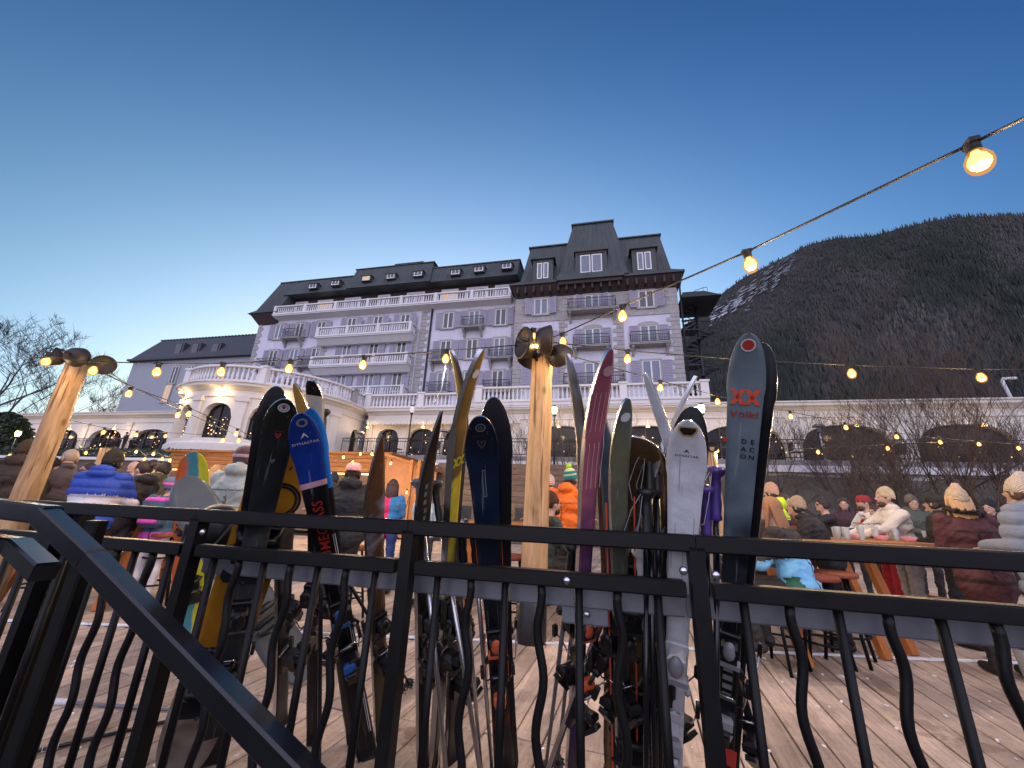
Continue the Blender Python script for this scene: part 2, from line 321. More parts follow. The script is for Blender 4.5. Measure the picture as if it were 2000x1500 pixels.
# ================================================================ GROUND, DECK, MOUNTAIN
random.seed(4); rng = np.random.default_rng(7)
g = MB(); g.box(-4000, 4000, -600, 5000, -1.2, -.62)
g.build('ground', M['soil'], kind='structure')
# garden slope behind the deck rising to the terrace
g = MB(); P = lambda u, w, z: tuple(W(u, w, z))
rows = [(11.9, -1.6), (13, -.9), (16, .4), (19.0, 1.55), (20.6, 1.9)]
us = np.linspace(-45, 32, 60); vs = []
for w, z in rows:
    for u in us: vs.append(P(u, w, z+random.uniform(-.12, .12)))
fs = [(r*60+i, r*60+i+1, (r+1)*60+i+1, (r+1)*60+i) for r in range(len(rows)-1) for i in range(59)]
g.add(vs, fs, 0, True); g.build('garden_slope', M['soil'], kind='structure')
g = MB(); g.box(-14, 14, 1.0, 12.2, -.6, -.034); g.build('deck', M['dark'], kind='structure')
deck = bpy.data.objects['deck']
# clip the front of the deck sheet along the balustrade
for v in deck.data.vertices:
    if v.co.y < 2: v.co.y = 1.12-.22*v.co.x
dd = np.array([math.sin(R(18.6)), math.cos(R(18.6))]); pp = np.array([dd[1], -dd[0]])
PW = .145; near = []; far = MB()
SEAMY = 3.62
for i in range(-95, 96):
    b = i*PW
    a0 = (1.10+.11*b)/1.018
    aj = (2.35+.05*b)/1.0
    aS = (SEAMY+.319*b)/.948
    aE = (12.15+.319*b)/.948
    cuts = [a0, a0+1.15, aS-.02, aS+.012, aS+3.6, aS+6.2, aE]
    if a0+1.15 > aS-.4: cuts = [a0, aS-.02, aS+.012, aS+3.6, aS+6.2, aE]
    segs = []
    for j in range(len(cuts)-1):
        if cuts[j+1]-cuts[j] < .2: continue
        segs.append((cuts[j], cuts[j+1]))
    for (s0, s1) in segs:
        c = dd*((s0+s1)/2)+pp*b
        if abs(c[0]) > 13.5: continue
        near.append(((s1-s0)-.008, c, math.hypot(c[0], c[1]-0), i))
near.sort(key=lambda q: q[2])
for k, (ln, c, dist, i) in enumerate(near):
    jz = random.uniform(-.002, .002); dw = random.uniform(-.002, .002)
    vis = abs(c[0]) < 1.5*c[1]+1.5
    if k < 420 and vis and len([1 for o in deck.children]) < 290:
        mb = MB(); mb.cbox((0, 0, 0), (ln, PW-.009+dw, .03), bev=.003)
        o = mb.build('plank', M['deckwood'], deck); o.location = (c[0], c[1], -.015+jz); o.rotation_euler = (random.uniform(-.004, .004), 0, PI/2-R(18.6))
    else:
        Mz = Matrix.Rotation(PI/2-R(18.6), 3, 'Z'); far.cbox((c[0], c[1], -.015+jz), (ln, PW-.009, .03), Mz)
far.build('plank_field', wood('weathered_deck_far', srgb('#c2b1a2'), srgb('#928173'), axis=1, rnd=.0, dirt=.5, rough=.72), deck, kind='stuff')
g = MB()
for k in range(70):
    x = -6.5+k*.19
    g.cbox((x, SEAMY+.0*x+random.uniform(-.004, .004), .004), (.2, random.uniform(.018, .04), .012), Matrix.Rotation(random.uniform(-.04, .04), 3, 'Z'))
for k in range(260):
    y = random.uniform(1.6, 5); x = random.uniform(-1.1*y, 1.15*y); s = random.uniform(.004, .012)
    g.cbox((x, y, .003), (s*random.uniform(1, 3), s, s*.6), Matrix.Rotation(random.uniform(0, 3), 3, 'Z'))
g.build('snow_remnant', M['snow'], kind='stuff', label='thin white line of ice and snow crumbs in the deck seam', cat='snow')
# mountain
ridge = [(1180, 790), (1250, 720), (1320, 650), (1370, 608), (1410, 572), (1450, 543), (1500, 518), (1540, 497), (1575, 478), (1620, 467), (1660, 462), (1700, 461), (1740, 450), (1780, 440), (1820, 430), (1860, 424), (1920, 421), (2000, 420), (2100, 425), (2300, 440), (2700, 480), (3400, 560)]
rx = np.array([p[0] for p in ridge]); ry = np.array([p[1] for p in ridge])
xs = np.linspace(1180, 3400, 150); NV = 46; vs = []
def hnoise(a, b): return math.sin(a*3.1+b*2)*.5+math.sin(a*7.3-b*4.1+1)*.3+math.sin(a*15+b*9+2)*.2
tops = []
for x in xs:
    y = np.interp(x, rx, ry); d = ray(x, y); h = math.hypot(d[0], d[1]); tops.append((d[0]/h, d[1]/h, d[2]/h))
def mpt(i, v):
    dx, dy, te = tops[i]; dist = 190+v*1000
    e = te*(v**.62)*(1+.05*hnoise(i*.12, v*6)*math.sin(PI*v))
    return (dx*dist, dy*dist, e*dist-.5)
for i in range(len(xs)):
    for j in range(NV): vs.append(mpt(i, j/(NV-1)))
    dx, dy, te = tops[i]; vs.append((dx*1700, dy*1700, 100))
K = NV+1
fs = [(i*K+j, (i+1)*K+j, (i+1)*K+j+1, i*K+j+1) for i in range(len(xs)-1) for j in range(NV)]
g = MB(); g.add(vs, fs, 0, True)
mm = mat('mountain_ground', (.032, .027, .023), .95, noise=.45, scale=.012)
g.build('mountain', mm, kind='structure')
tm = [mat('dark_conifer', (.027, .034, .025), .9, noise=.3, scale=.05), mat('brown_bare_larch', (.056, .051, .046), .95, noise=.3, scale=.05), mat('grey_bare_wood', (.085, .080, .074), .95, noise=.3, scale=.05)]
tb = [MB(), MB(), MB()]
for k in range(70000):
    v = rng.random()**1.0; v = .03+.97*v; fi = rng.random()**.8*(len(xs)-1)*.75; i0 = int(fi); f = fi-i0
    p0 = np.array(mpt(i0, v)); p1 = np.array(mpt(min(i0+1, len(xs)-1), v)); p = p0*(1-f)+p1*f
    xx = xs[i0]
    yv = np.interp(xx, rx, ry); yv = yv+(1005-yv)*(1-v**.62); dl = abs((xx-1385)*(515-632)-(yv-632)*(1550-1385))/202.0
    if 1375 < xx < 1560 and dl < 20+12*hnoise(xx*.09, v*9) and rng.random() < .85: continue   # snow gaps
    cl = math.sin(xx*.011+v*5)+math.sin(xx*.027-v*9)*.7+rng.normal()*.5
    t = 0 if cl < -.1 else 1
    if math.hypot((xx-1720)/70, (v-.42)/.12) < 1 and rng.random() < .6: t = 2
    if xx > 1900 and rng.random() < .25 and v < .6: t = 2
    hgt = rng.uniform(7, 17)*(.8 if t else 1); r = hgt*(.10 if t == 0 else .13); n = 4; a0 = rng.random()*3
    q = [(p[0]+r*math.cos(a0+2*PI*j/n), p[1]+r*math.sin(a0+2*PI*j/n), p[2]+(hgt*.12 if t == 0 else hgt*.35)) for j in range(n)]
    if t == 0: tb[0].add(q+[(p[0], p[1], p[2]+hgt)], [(j, (j+1) % n, n) for j in range(n)])
    else: tb[t].add(q+[(p[0]+rng.normal()*.6, p[1], p[2]+hgt), (p[0], p[1], p[2]-1)], [(j, (j+1) % n, n) for j in range(n)]+[((j+1) % n, j, n+1) for j in range(n)])
for t, (nm, lb) in enumerate((('conifer_forest', 'dark conifer forest covering the mountainside'), ('larch_forest', 'brown bare larch forest covering the mountainside'), ('pale_bare_wood', 'pale grey patch of bare trees low on the mountainside'))):
    tb[t].build(nm, tm[t], kind='stuff', label=lb, cat='forest')
g = MB()   # snow fields on the left shoulder of the mountain
for k in range(800):
    f0 = random.random(); xx = 1382+168*f0; yy = 634-119*f0+random.gauss(0, 11)
    if hnoise(xx*.11, yy*.07) < -.15: continue
    yr = np.interp(xx, rx, ry)
    if yy < yr+4: continue
    v = max(.1, min(.98, ((1005-yy)/(1005-yr))))**(1/.62)
    fi = (xx-1180)/(3400-1180)*149; i0 = int(fi); f = fi-i0
    p = np.array(mpt(i0, v))*(1-f)+np.array(mpt(i0+1, v))*f
    s = 1.2+8*random.random()**2.2; n = 9; dx, dy, te = tops[i0]
    q = []
    for j in range(n):
        a = 2*PI*j/n; rr = s*random.uniform(.3, 1.3); vv = rr*math.sin(a)*.8
        q.append((p[0]+dy*rr*math.cos(a)+dx*vv-dx*3, p[1]-dx*rr*math.cos(a)+dy*vv-dy*3, p[2]+vv*.62+rr*math.cos(a)*.5+6.0))
    g.add(q, [tuple(range(n))])
g.build('snow_field', M['snow'], kind='stuff', label='snow patches showing between trees on the mountain shoulder', cat='snow')

# ================================================================ HOTEL
HU, HW, HZ = -14.0, 30.0, 1.5
hotel = empty('hotel', tuple(W(HU, HW, HZ)), AZ, 'large lavender white grand hotel with patinated mansard roof and grey stone quoins', 'hotel')
HO = (HU, HW, HZ)
def hm(): return MB(HO)
def sub(parent, mb, name, mats, at=None, **kw):   # part built in hotel coordinates
    return mb.build(name, mats, parent, **kw)
w_ = hm()
w_.box(-34.4, -6.9, 30, 42, 1.5, 18.05)
w_.box(-26.0, -15.95, 29.75, 30, 1.5, 15.1)          # projecting middle bay
w_.box(-6.65, 6.45, 29, 42, 1.5, 17.3)
w_.build('wall', M['wall'], hotel)
t = hm(); t.box(-33.2, -6.9, 31.3, 41, 18.05, 20.9); t.build('attic_wall', M['brown'], hotel)
# stone courses / quoins
q = hm()
def quoin(u, side, z0, z1, w, wd=.62):
    z = z0; k = 0
    while z < z1:
        h = .36; ww = wd if k % 2 else wd*.68
        a, b = (u, u+ww) if side > 0 else (u-ww, u)
        q.box(a, b, w-.05-(.01 if k % 2 else 0), w+.02, z+.015, z+h-.015); z += h; k += 1
quoin(-34.45, 1, 6, 17.1, 30); quoin(-15.95, 1, 6, 18, 30, .8); quoin(-26.05, -1, 6, 15.2, 30, .8); quoin(-25.95, 1, 6, 15, 29.75, .5); quoin(-16.0, -1, 6, 15, 29.75, .5)
quoin(-6.68, 1, 6, 17.0, 29, .95); quoin(6.48, -1, 6, 17.0, 29, .95); quoin(-2.9, 1, 6, 17, 29, .7); quoin(2.25, -1, 6, 17, 29, .8); quoin(-7.2, 1, 6, 17, 30, .35)
for z in (15.05, 12.1, 9.1):
    pass
q.box(-6.7, 6.5, 28.93, 29, 14.95, 15.15)
q.box(-6.7, 6.5, 28.955, 29, 15.15, 15.6)
for a, b in ((-3.55, -1.7), (1.35, 2.95), (-6.6, -5.5), (5.4, 6.4)):   # ashlar panels of the upper floor
    for k in range(6):
        z = 15.6+k*.27; q.box(a, b, 28.96-(.006*(k % 2)), 29, z+.01, z+.25)
q.build('quoin_stone', M['stone'], hotel, kind='stuff')

wcache = {}
def window_mesh(wd, h, kind):
    key = (wd, h, kind)
    if key in wcache: return wcache[key]
    f = MB(); s = .14
    sm = 1 if kind != 'attic' else 0
    # surround (stone) then timber frame, mullion, transom
    f.box(-wd/2-s, -wd/2, -.12, .05, 0, h+s, sm); f.box(wd/2, wd/2+s, -.12, .05, 0, h+s, sm); f.box(-wd/2, wd/2, -.12, .05, h, h+s, sm); 
    if kind == 'arch':
        f.prism([(-wd/2-s, h+s)]+[(wd/2*1.2*math.cos(a), h+s+.22*math.sin(a)) for a in np.linspace(PI, 0, 8)]+[(wd/2+s, h+s)], -.12, .02, sm)
    f.box(-wd/2-.2, wd/2+.2, -.16, .05, -.12, 0, sm)
    t = .07
    f.box(-wd/2, -wd/2+t, -.09, .03, 0, h, 0); f.box(wd/2-t, wd/2, -.09, .03, 0, h, 0); f.box(-wd/2+t, wd/2-t, -.09, .03, h-t, h, 0); f.box(-wd/2+t, wd/2-t, -.09, .03, 0, t, 0)
    f.box(-.055, .055, -.1, .03, t, h-t, 0)
    if kind == 'attic': f.box(wd*.28-.03, wd*.28+.03, -.09, .03, t, h-t, 0)
    a = f.mesh('window', [M['frame'], M['stone']])
    p = MB(); p.box(-wd/2+t, wd/2-t, -.045, .02, t, h-t); pg = {k: p.mesh('pane', M[k]) for k in ('glass', 'glassc', 'litwin')}
    sh = MB(); sw = wd/2+.06; sh.box(0, sw, -.035, 0, 0, h)
    n = int(h/.13)
    for k in range(n):
        z = .05+k*(h-.1)/n; sh.cbox((sw/2, -.045, z+.05), (sw-.1, .012, .075), Matrix.Rotation(.5, 3, 'X'), m=1)
    for z in (0, h/2-.03, h-.06): sh.box(.0, sw, -.05, -.035, z, z+.06)
    wcache[key] = (a, pg, sh.mesh('shutter', [M['shutter'], M['slat']])); return wcache[key]
def window(parent, off, u, w, z, wd, h, kind='plain', pane='glass', shut='flat', rz=0):
    a, pg, sh = window_mesh(wd, h, kind)
    o = link('window', a, parent); o.location = (u-off[0], w-off[1], z-off[2]); o.rotation_euler[2] = rz
    p = link('pane', pg[pane], o)
    if shut:
        for s in (-1, 1):
            c = link('shutter', sh, parent); ang = {'flat': 0, 'ajar': .35}[shut]
            c.location = (u-off[0]+s*(wd/2+.15), w-off[1]-.13, z-off[2])
            c.rotation_euler[2] = -ang if s > 0 else ang
            if s < 0: c.scale[0] = -1
    return o
# iron balcony mesh, width bw
bcache = {}
def iron_balcony(parent, off, u, w, z, bw, depth=.75, brk=True):
    key = (round(bw, 2), depth)
    if key not in bcache:
        m = MB(); r = .022
        m.box(-bw/2, bw/2, -depth, 0, -.16, 0, 1); m.box(-bw/2-.05, bw/2+.05, -depth-.05, 0, -.06, 0, 1)
        for zz in (.08, .62, .9): m.tube([(-bw/2+.04, 0, zz), (-bw/2+.04, -depth+.05, zz), (bw/2-.04, -depth+.05, zz), (bw/2-.04, 0, zz)], r*(1.4 if zz > .8 else 1), 4, 0)
        n = int(bw/.13)
        for k in range(n+1):
            x = -bw/2+.04+(bw-.08)*k/n; m.tube([(x, -depth+.05, 0), (x, -depth+.05, .9)], .011, 4, 0)
        for k in range(int(n/2)):
            x = -bw/2+.1+(bw-.2)*(k+.5)/int(n/2)
            m.tube([(x+.09*math.cos(a), -depth+.05, .36+.16*math.sin(a)) for a in np.linspace(0, 2*PI, 9)], .010, 3, 0)
        for y in (-.25, -.5):
            for s in (-1, 1): m.tube([(s*(bw/2-.04), y, 0), (s*(bw/2-.04), y, .9)], .011, 4, 0)
        b = MB()
        b.prism([(0, -.16), (-depth+.1, -.16), (-depth+.1, -.3), (-depth*.45, -.5), (0, -.95)], -.09, .09, 0, 'yz')
        bcache[key] = (m.mesh('balcony', [M['iron'], M['stone']]), b.mesh('bracket', M['stone']))
    a, b = bcache[key]
    o = link('balcony', a, parent); o.location = (u-off[0], w-off[1], z-off[2])
    if brk:
        for s in (-1, 1): c = link('bracket', b, o); c.location = (s*(bw/2-.2), 0, 0)
    return o
# white baluster balconies
bal = MB(); bal.lathe([(.055, 0), (.055, .06), (.03, .1), (.055, .28), (.045, .4), (.026, .62), (.05, .72), (.05, .78)], 6); 
def baluster_run(mb, pts, z, h=.78, sp=.24, wt=.2, m=0):
    """solid rails and turned balusters along a polyline (joined, small in the picture)"""
    for (a, b) in zip(pts[:-1], pts[1:]):
        a = Vector((a[0], a[1], 0)); b = Vector((b[0], b[1], 0)); d = b-a; ln = d.length; ang = math.atan2(d.y, d.x); Mz = Matrix.Rotation(ang, 3, 'Z'); c = (a+b)/2
        mb.cbox((c.x, c.y, z+.05), (ln+wt*.5, wt, .1), Mz, m); mb.cbox((c.x, c.y, z+h+.14), (ln+wt*.5, wt, .12), Mz, m)
        n = max(1, int(ln/sp))
        for k in range(n):
            p = a+d*((k+.5)/n)
            mb.lathe([(.06, .1), (.035, .18), (.062, .34), (.05, .45), (.03, .66), (.055, .78)], 5, m, Matrix.Translation((p.x, p.y, z)) if False else None) if False else None
            s = h/.78
            mb.tube([(p.x, p.y, z+.1), (p.x, p.y, z+.1+.2*s), (p.x, p.y, z+.1+.4*s), (p.x, p.y, z+.1+.68*s)], [.045, .075, .05, .055], 5, m, cap=False)
def white_balcony(u0, u1, w, z, depth, name='balcony'):
    m = hm(); m.box(u0, u1, w-depth, w, z-.22, z); m.box(u0-.06, u1+.06, w-depth-.06, w, z-.1, z-.03)
    m.frustum((u0+.15, u1-.15, w-.5, w, z-.75), (u0+.02, u1-.02, w-depth+.1, w, z-.22))
    o = m.build(name, M['white'], hotel)
    b = hm(); baluster_run(b, [(u0+.12, w), (u0+.12, w-depth+.12), (u1-.12, w-depth+.12), (u1-.12, w)], z, .72)
    n = int((u1-u0)/3.2)
    for k in range(n+1):
        u = u0+.12+(u1-u0-.24)*k/max(1, n); b.box(u-.14, u+.14, w-depth+.0, w-depth+.24, z, z+.94)
    b.build('balustrade', M['white'], o, kind='stuff'); return o
white_balcony(-32.3, -7.2, 31.2, 17.86, 1.95)
white_balcony(-26.1, -16.2, 29.75, 14.75, 1.1)
white_balcony(-26.1, -16.2, 29.75, 11.75, 1.1)
white_balcony(-26.1, -16.2, 29.75, 8.7, 1.1)
panes = ['glass', 'glassc', 'glass', 'glass', 'glassc']
k = 0
for z, h in ((15.3, 1.62), (12.2, 1.85), (9.25, 1.75)):
    for u in (-31.7, -29.25, -26.9+.15): 
        k += 1; window(hotel, HO, u, 30, z+.05, .95, h, pane=panes[k % 5])
    for u in (-23.15, -20.3, -17.45): k += 1; window(hotel, HO, u, 29.75, z+.05, .95, h, pane=panes[(k*2) % 5])
    for u in (-13.2, -10.7, -8.2): k += 1; window(hotel, HO, u, 30, z+.05, 1.0, h, pane=panes[(k+1) % 5])
for u, z, bw in ((-29.6, 15.2, 2.3), (-31.8, 12.1, 2.4), (-27.3, 12.1, 1.9), (-10.7, 15.2, 2.0), (-13.4, 12.1, 2.1), (-8.0, 12.1, 2.1), (-13.4, 9.1, 2.1), (-8.2, 9.1, 2.3), (-31, 9.1, 2.4)):
    iron_balcony(hotel, HO, u, 30, z, bw)
# attic windows (recessed floor behind the long balcony)
for px, wd, pn in ((595, 1.3, 'glass'), (640, 1.6, 'litwin'), (692, 1.6, 'glassc'), (752, 1.1, 'glass'), (813, 1.7, 'glassc'), (879, 1.5, 'litwin'), (932, 1.9, 'glass'), (985, 1.6, 'glassc')):
    u, _ = fac(px, 575, 31.3); window(hotel, HO, u, 31.3, 17.95, wd, 2.2, 'attic', pn, None)
# wing
for u in (-4.42, -.17, 4.12):
    window(hotel, HO, u, 29, 15.6, 1.15, 1.5, pane='glassc' if u < 0 else 'glass', shut='ajar')
    window(hotel, HO, u, 29, 12.2, 1.25, 1.8, kind='arch', pane='glassc')
    window(hotel, HO, u, 29, 9.15, 1.3, 1.9, pane='glassc')
iron_balcony(hotel, HO, -.2, 29, 15.5, 3.9, .9); iron_balcony(hotel, HO, -.3, 29, 12.35, 2.9, .75); iron_balcony(hotel, HO, 4.1, 29, 12.35, 2.9, .75); iron_balcony(hotel, HO, -.2, 29, 9.1, 4.6, .75, False)
# eaves, friezes
e = hm()
e.frustum((-6.65, 6.45, 28.99, 40, 17.25), (-7.0, 6.9, 28.35, 41, 18.2)); e.box(-2.9, 2.3, 28.2, 28.6, 17.9, 18.25)
for kk in range(19):
    u = -6.4+kk*.7; e.box(u-.08, u+.08, 28.3, 29.0, 17.45, 18.0)
e.frustum((-34.5, -32.2, 29.98, 41, 17.05), (-35.3, -32.0, 29.3, 41, 18.15))
e.build('frieze', M['brown'], hotel, kind='stuff')
r = hm()
r.box(-7.15, 7.05, 28.2, 41, 18.2, 18.38); r.box(-3.0, 2.45, 28.02, 28.3, 18.2, 18.42)
r.frustum((-7.1, 7.0, 28.25, 41, 18.38), (-6.35, 6.25, 29.2, 40.5, 19.15))
r.frustum((-6.35, 6.25, 29.2, 40.5, 19.15), (-5.75, 5.85, 30.6, 39, 23.62)); r.box(-5.95, 6.0, 30.45, 39.2, 23.6, 23.72)
r.frustum((-3.1, 2.8, 28.1, 34, 18.4), (-2.75, 2.65, 28.6, 34, 19.4)); r.frustum((-2.75, 2.65, 28.6, 34, 19.4), (-2.25, 2.3, 29.7, 34, 22.9)); r.frustum((-2.25, 2.3, 29.7, 34, 22.9), (-1.72, 1.85, 30.6, 33.5, 25.7)); r.box(-1.9, 2.0, 30.45, 33.6, 25.68, 25.82)
# main mansard
r.frustum((-32.6, -6.9, 30.15, 41, 20.62), (-32.6, -6.9, 30.95, 40, 22.72)); r.box(-34.1, -6.8, 30.85, 40, 22.7, 22.8)
r.frustum((-24.9, -15.6, 30.05, 34, 20.7), (-24.75, -15.95, 31.05, 34, 23.55)); r.box(-24.9, -15.8, 30.95, 34, 23.53, 23.62)
r.frustum((-21.3, -18.0, 32.5, 36, 23.0), (-21.2, -18.1, 32.7, 36, 24.9)); r.box(-21.35, -17.95, 32.55, 36, 24.88, 24.98)
r.frustum((-35.5, -32.0, 29.2, 41, 18.15), (-35.0, -32.0, 29.7, 41, 18.75)); r.frustum((-35.0, -32.0, 29.7, 41, 18.75), (-34.1, -32.0, 30.95, 40, 22.72))
roof = r.build('roof', M['roof'], hotel)
s_ = hm()
def seams(a0, a1, b0, b1, n):   # ribs from line a to line b
    for k in range(n+1):
        f = k/n; p = Vector(a0).lerp(Vector(a1), f); t2 = Vector(b0).lerp(Vector(b1), f); s_.tube([p, t2], .03, 4, cap=False)
seams((-32.5, 30.15, 20.62), (-24.9, 30.15, 20.62), (-32.5, 30.95, 22.72), (-24.9, 30.95, 22.72), 15)
seams((-15.5, 30.15, 20.62), (-7.0, 30.15, 20.62), (-15.5, 30.95, 22.72), (-7.0, 30.95, 22.72), 17)
seams((-24.8, 30.05, 20.7), (-15.7, 30.05, 20.7), (-24.7, 31.05, 23.5), (-16, 31.05, 23.5), 18)
seams((-34.9, 29.7, 18.8), (-32.1, 29.7, 18.8), (-34.1, 30.95, 22.7), (-32.1, 30.95, 22.7), 6)
seams((-6.3, 29.2, 19.15), (-2.5, 29.2, 19.15), (-5.7, 30.6, 23.6), (-2.4, 30.6, 23.6), 8)
seams((2.5, 29.2, 19.15), (6.2, 29.2, 19.15), (2.4, 30.6, 23.6), (5.8, 30.6, 23.6), 8)
seams((-2.7, 28.6, 19.4), (2.6, 28.6, 19.4), (-2.2, 29.7, 22.9), (2.25, 29.7, 22.9), 10); seams((-2.2, 29.7, 22.9), (2.25, 29.7, 22.9), (-1.7, 30.6, 25.7), (1.8, 30.6, 25.7), 10)
s_.build('seam', M['seam'], roof, kind='stuff')
for px, py, lit in ((612, 560, 0), (656, 554, 0), (716, 545, 1), (764, 541, 0), (817, 536, 0), (890, 533, 0), (936, 527, 0), (990, 521, 0)):
    u, z = fac(px, py, 30.1); d = hm(); d.box(u-.52, u+.52, 30.0, 31.2, z-.28, z+.3, 0); d.box(u-.6, u+.6, 29.92, 31.3, z+.3, z+.38, 0)
    o = d.build('dormer', M['roof'], hotel)
    d = hm(); d.box(u-.42, u+.42, 29.97, 30.0, z-.22, z-.14); d.box(u-.42, u-.34, 29.97, 30, z-.14, z+.24); d.box(u+.34, u+.42, 29.97, 30, z-.14, z+.24); d.box(u-.03, u+.03, 29.97, 30, z-.14, z+.24); d.build('frame', M['frame'], o)
    d = hm(); d.box(u-.36, u+.36, 29.98, 29.995, z-.14, z+.26); d.build('pane', M['litwin' if lit else 'glass'], o)
for u, wd, h, top, arch in ((-4.3, 1.1, 1.6, .75, 0), (-.15, 1.9, 1.75, 1.0, 1), (4.15, 1.2, 1.7, .8, 0)):
    d = hm(); z = 18.95; fw = 28.75 if not arch else 28.45
    d.box(u-wd/2-.35, u+wd/2+.35, fw, 30.5, z-.2, z+h+.35, 0)
    if arch: d.prism([(u-wd/2-.5, z+h+.35)]+[(u+(wd/2+.45)*math.cos(a), z+h+.45+.6*math.sin(a)) for a in np.linspace(PI, 0, 10)]+[(u+wd/2+.5, z+h+.35)], fw-.15, 30.4, 0); d.box(u-wd/2-.2, u+wd/2+.2, fw-.04, fw, z+h+.1, z+h+.6, 1)
    else: d.frustum((u-wd/2-.55, u+wd/2+.55, fw-.2, 30.5, z+h+.35), (u-wd/2-.4, u+wd/2+.4, fw-.05, 30.4, z+h+.62))
    o = d.build('dormer', [M['roof'], M['brown']], hotel)
    f = hm()
    for a in ((-1, 0), (0, 1)) :
        x0 = u+a[0]*wd/2+.05; x1 = u+a[1]*wd/2-.05
        f.box(x0, x0+.09, fw-.06, fw+.02, z, z+h); f.box(x1-.09, x1, fw-.06, fw+.02, z, z+h); f.box(x0+.09, x1-.09, fw-.06, fw+.02, z, z+.1); f.box(x0+.09, x1-.09, fw-.06, fw+.02, z+h-.1, z+h)
    f.build('frame', M['frame'], o)
    f = hm(); f.box(u-wd/2+.1, u-.1, fw-.03, fw-.004, z+.08, z+h-.08); f.box(u+.1, u+wd/2-.1, fw-.03, fw-.004, z+.08, z+h-.08); f.build('pane', M['glassc'], o)
d = hm(); d.tube([(-14.9, 29.9, 17.6), (-14.9, 29.9, 2)], .1, 6); d.build('downpipe', M['iron'], hotel); d = hm(); d.tube([(6.85, 28.4, 18.1), (6.7, 28.9, 17.2), (6.6, 28.95, 2)], .07, 6); d.build('downpipe', M['iron'], hotel)
# fire escape at the right gable with its dark awning
fe = empty('spiral_staircase', tuple(W(8.1, 30.5, 1.5)), AZ, 'black iron outdoor spiral staircase beside the right gable of the hotel', 'staircase')
FO = (8.1, 30.5, 1.5)
d = MB(FO); d.tube([(8.1, 30.5, 1.5), (8.1, 30.5, 17.2)], .12, 6); d.build('pole', M['iron'], fe)
d = MB(FO)
for kk in range(74):
    a = kk*.42; z = 1.9+kk*.2; p = Vector((8.1, 30.5, z)); e1 = p+Vector((1.15*math.cos(a), 1.15*math.sin(a), 0)); e2 = p+Vector((1.15*math.cos(a+.4), 1.15*math.sin(a+.4), 0))
    d.add([p, e1, e2, p+Vector((0, 0, .04)), e1+Vector((0, 0, .04)), e2+Vector((0, 0, .04))], [(0, 2, 1), (3, 4, 5), (0, 1, 4, 3), (1, 2, 5, 4), (2, 0, 3, 5)])
    d.tube([e1, e1+Vector((0, 0, 1))], .015, 3)
d.build('step', M['iron'], fe, kind='stuff')
d = MB(FO); d.tube([(8.1+1.15*math.cos(k*.42), 30.5+1.15*math.sin(k*.42), 2.9+k*.2) for k in range(74)], .03, 4)
for z in (5, 8, 11, 14): d.tube([(6.5, 31, z), (8.1, 30.5, z)], .06, 4); d.box(6.5, 8.0, 30, 31.2, z-.08, z)
d.build('handrail', M['iron'], fe)
aw = MB(FO); aw.frustum((6.7, 9.5, 28.4, 32, 16.0), (7.0, 8.6, 29.4, 32, 17.0)); aw.build('roof', M['canvas'], fe)

# ================================================================ TERRACE BUILDING
TU, TW, TZ = -4.0, 22.0, -.8
ter = empty('terrace_building', tuple(W(TU, TW, TZ)), AZ, 'cream arcaded terrace building with rounded pavilion and white balustrade below the hotel', 'building')
TO = (TU, TW, TZ)
def tmb(): return MB(TO)
def seg_map(u0, w0, ang):     # s along direction ang, d = outward (towards viewer side = right-hand side)
    c, sn = math.cos(ang), math.sin(ang)
    return lambda s, d: (u0+c*s+sn*d, w0+sn*s-c*d)
def circ_map(uc, wc, rad, a0):   # s arc length starting at angle a0, going counter-clockwise seen from above; d outward
    return lambda s, d: (uc+(rad+d)*math.cos(a0+s/rad), wc+(rad+d)*math.sin(a0+s/rad))
def arch_wall(mb, mp, s0, s1, z0, z1, arches, thick=.35, m=0, step=.6):
    """wall face with arched openings; arches = (centre, width, sill z, spring z, top z)"""
    cuts = [s0]
    for (c, wd, zs, zp, zt) in arches: cuts += [c-wd/2, c+wd/2]
    cuts.append(s1)
    def quad(sa, sb, za0, za1, zb0, zb1, d=0):
        a = mp(sa, d); b = mp(sb, d); mb.add([(a[0], a[1], za0), (b[0], b[1], zb0), (b[0], b[1], zb1), (a[0], a[1], za1)], [(0, 1, 2, 3)], m)
    for i in range(0, len(cuts)-1, 2):
        a, b = cuts[i], cuts[i+1]; n = max(1, int((b-a)/step))
        for k in range(n): quad(a+(b-a)*k/n, a+(b-a)*(k+1)/n, z0, z1, z0, z1)
    for (c, wd, zs, zp, zt) in arches:
        n = 12; f = lambda x: zp+(zt-zp)*math.sqrt(max(0, 1-(abs(x)/(wd/2))**2.3))
        for k in range(n):
            xa = -wd/2+wd*k/n; xb = -wd/2+wd*(k+1)/n
            quad(c+xa, c+xb, f(xa), z1, f(xb), z1)
            if zs > z0: quad(c+xa, c+xb, z0, zs, z0, zs)
            A = mp(c+xa, 0); B = mp(c+xb, 0); A2 = mp(c+xa, -thick); B2 = mp(c+xb, -thick)
            mb.add([(A[0], A[1], f(xa)), (B[0], B[1], f(xb)), (B2[0], B2[1], f(xb)), (A2[0], A2[1], f(xa))], [(0, 1, 2, 3)], m)
            mb.add([(A[0], A[1], zs), (B[0], B[1], zs), (B2[0], B2[1], zs), (A2[0], A2[1], zs)], [(3, 2, 1, 0)], m)
        for x in (-wd/2, wd/2):
            A = mp(c+x, 0); A2 = mp(c+x, -thick); mb.add([(A[0], A[1], zs), (A2[0], A2[1], zs), (A2[0], A2[1], zp), (A[0], A[1], zp)], [(0, 1, 2, 3) if x < 0 else (3, 2, 1, 0)], m)
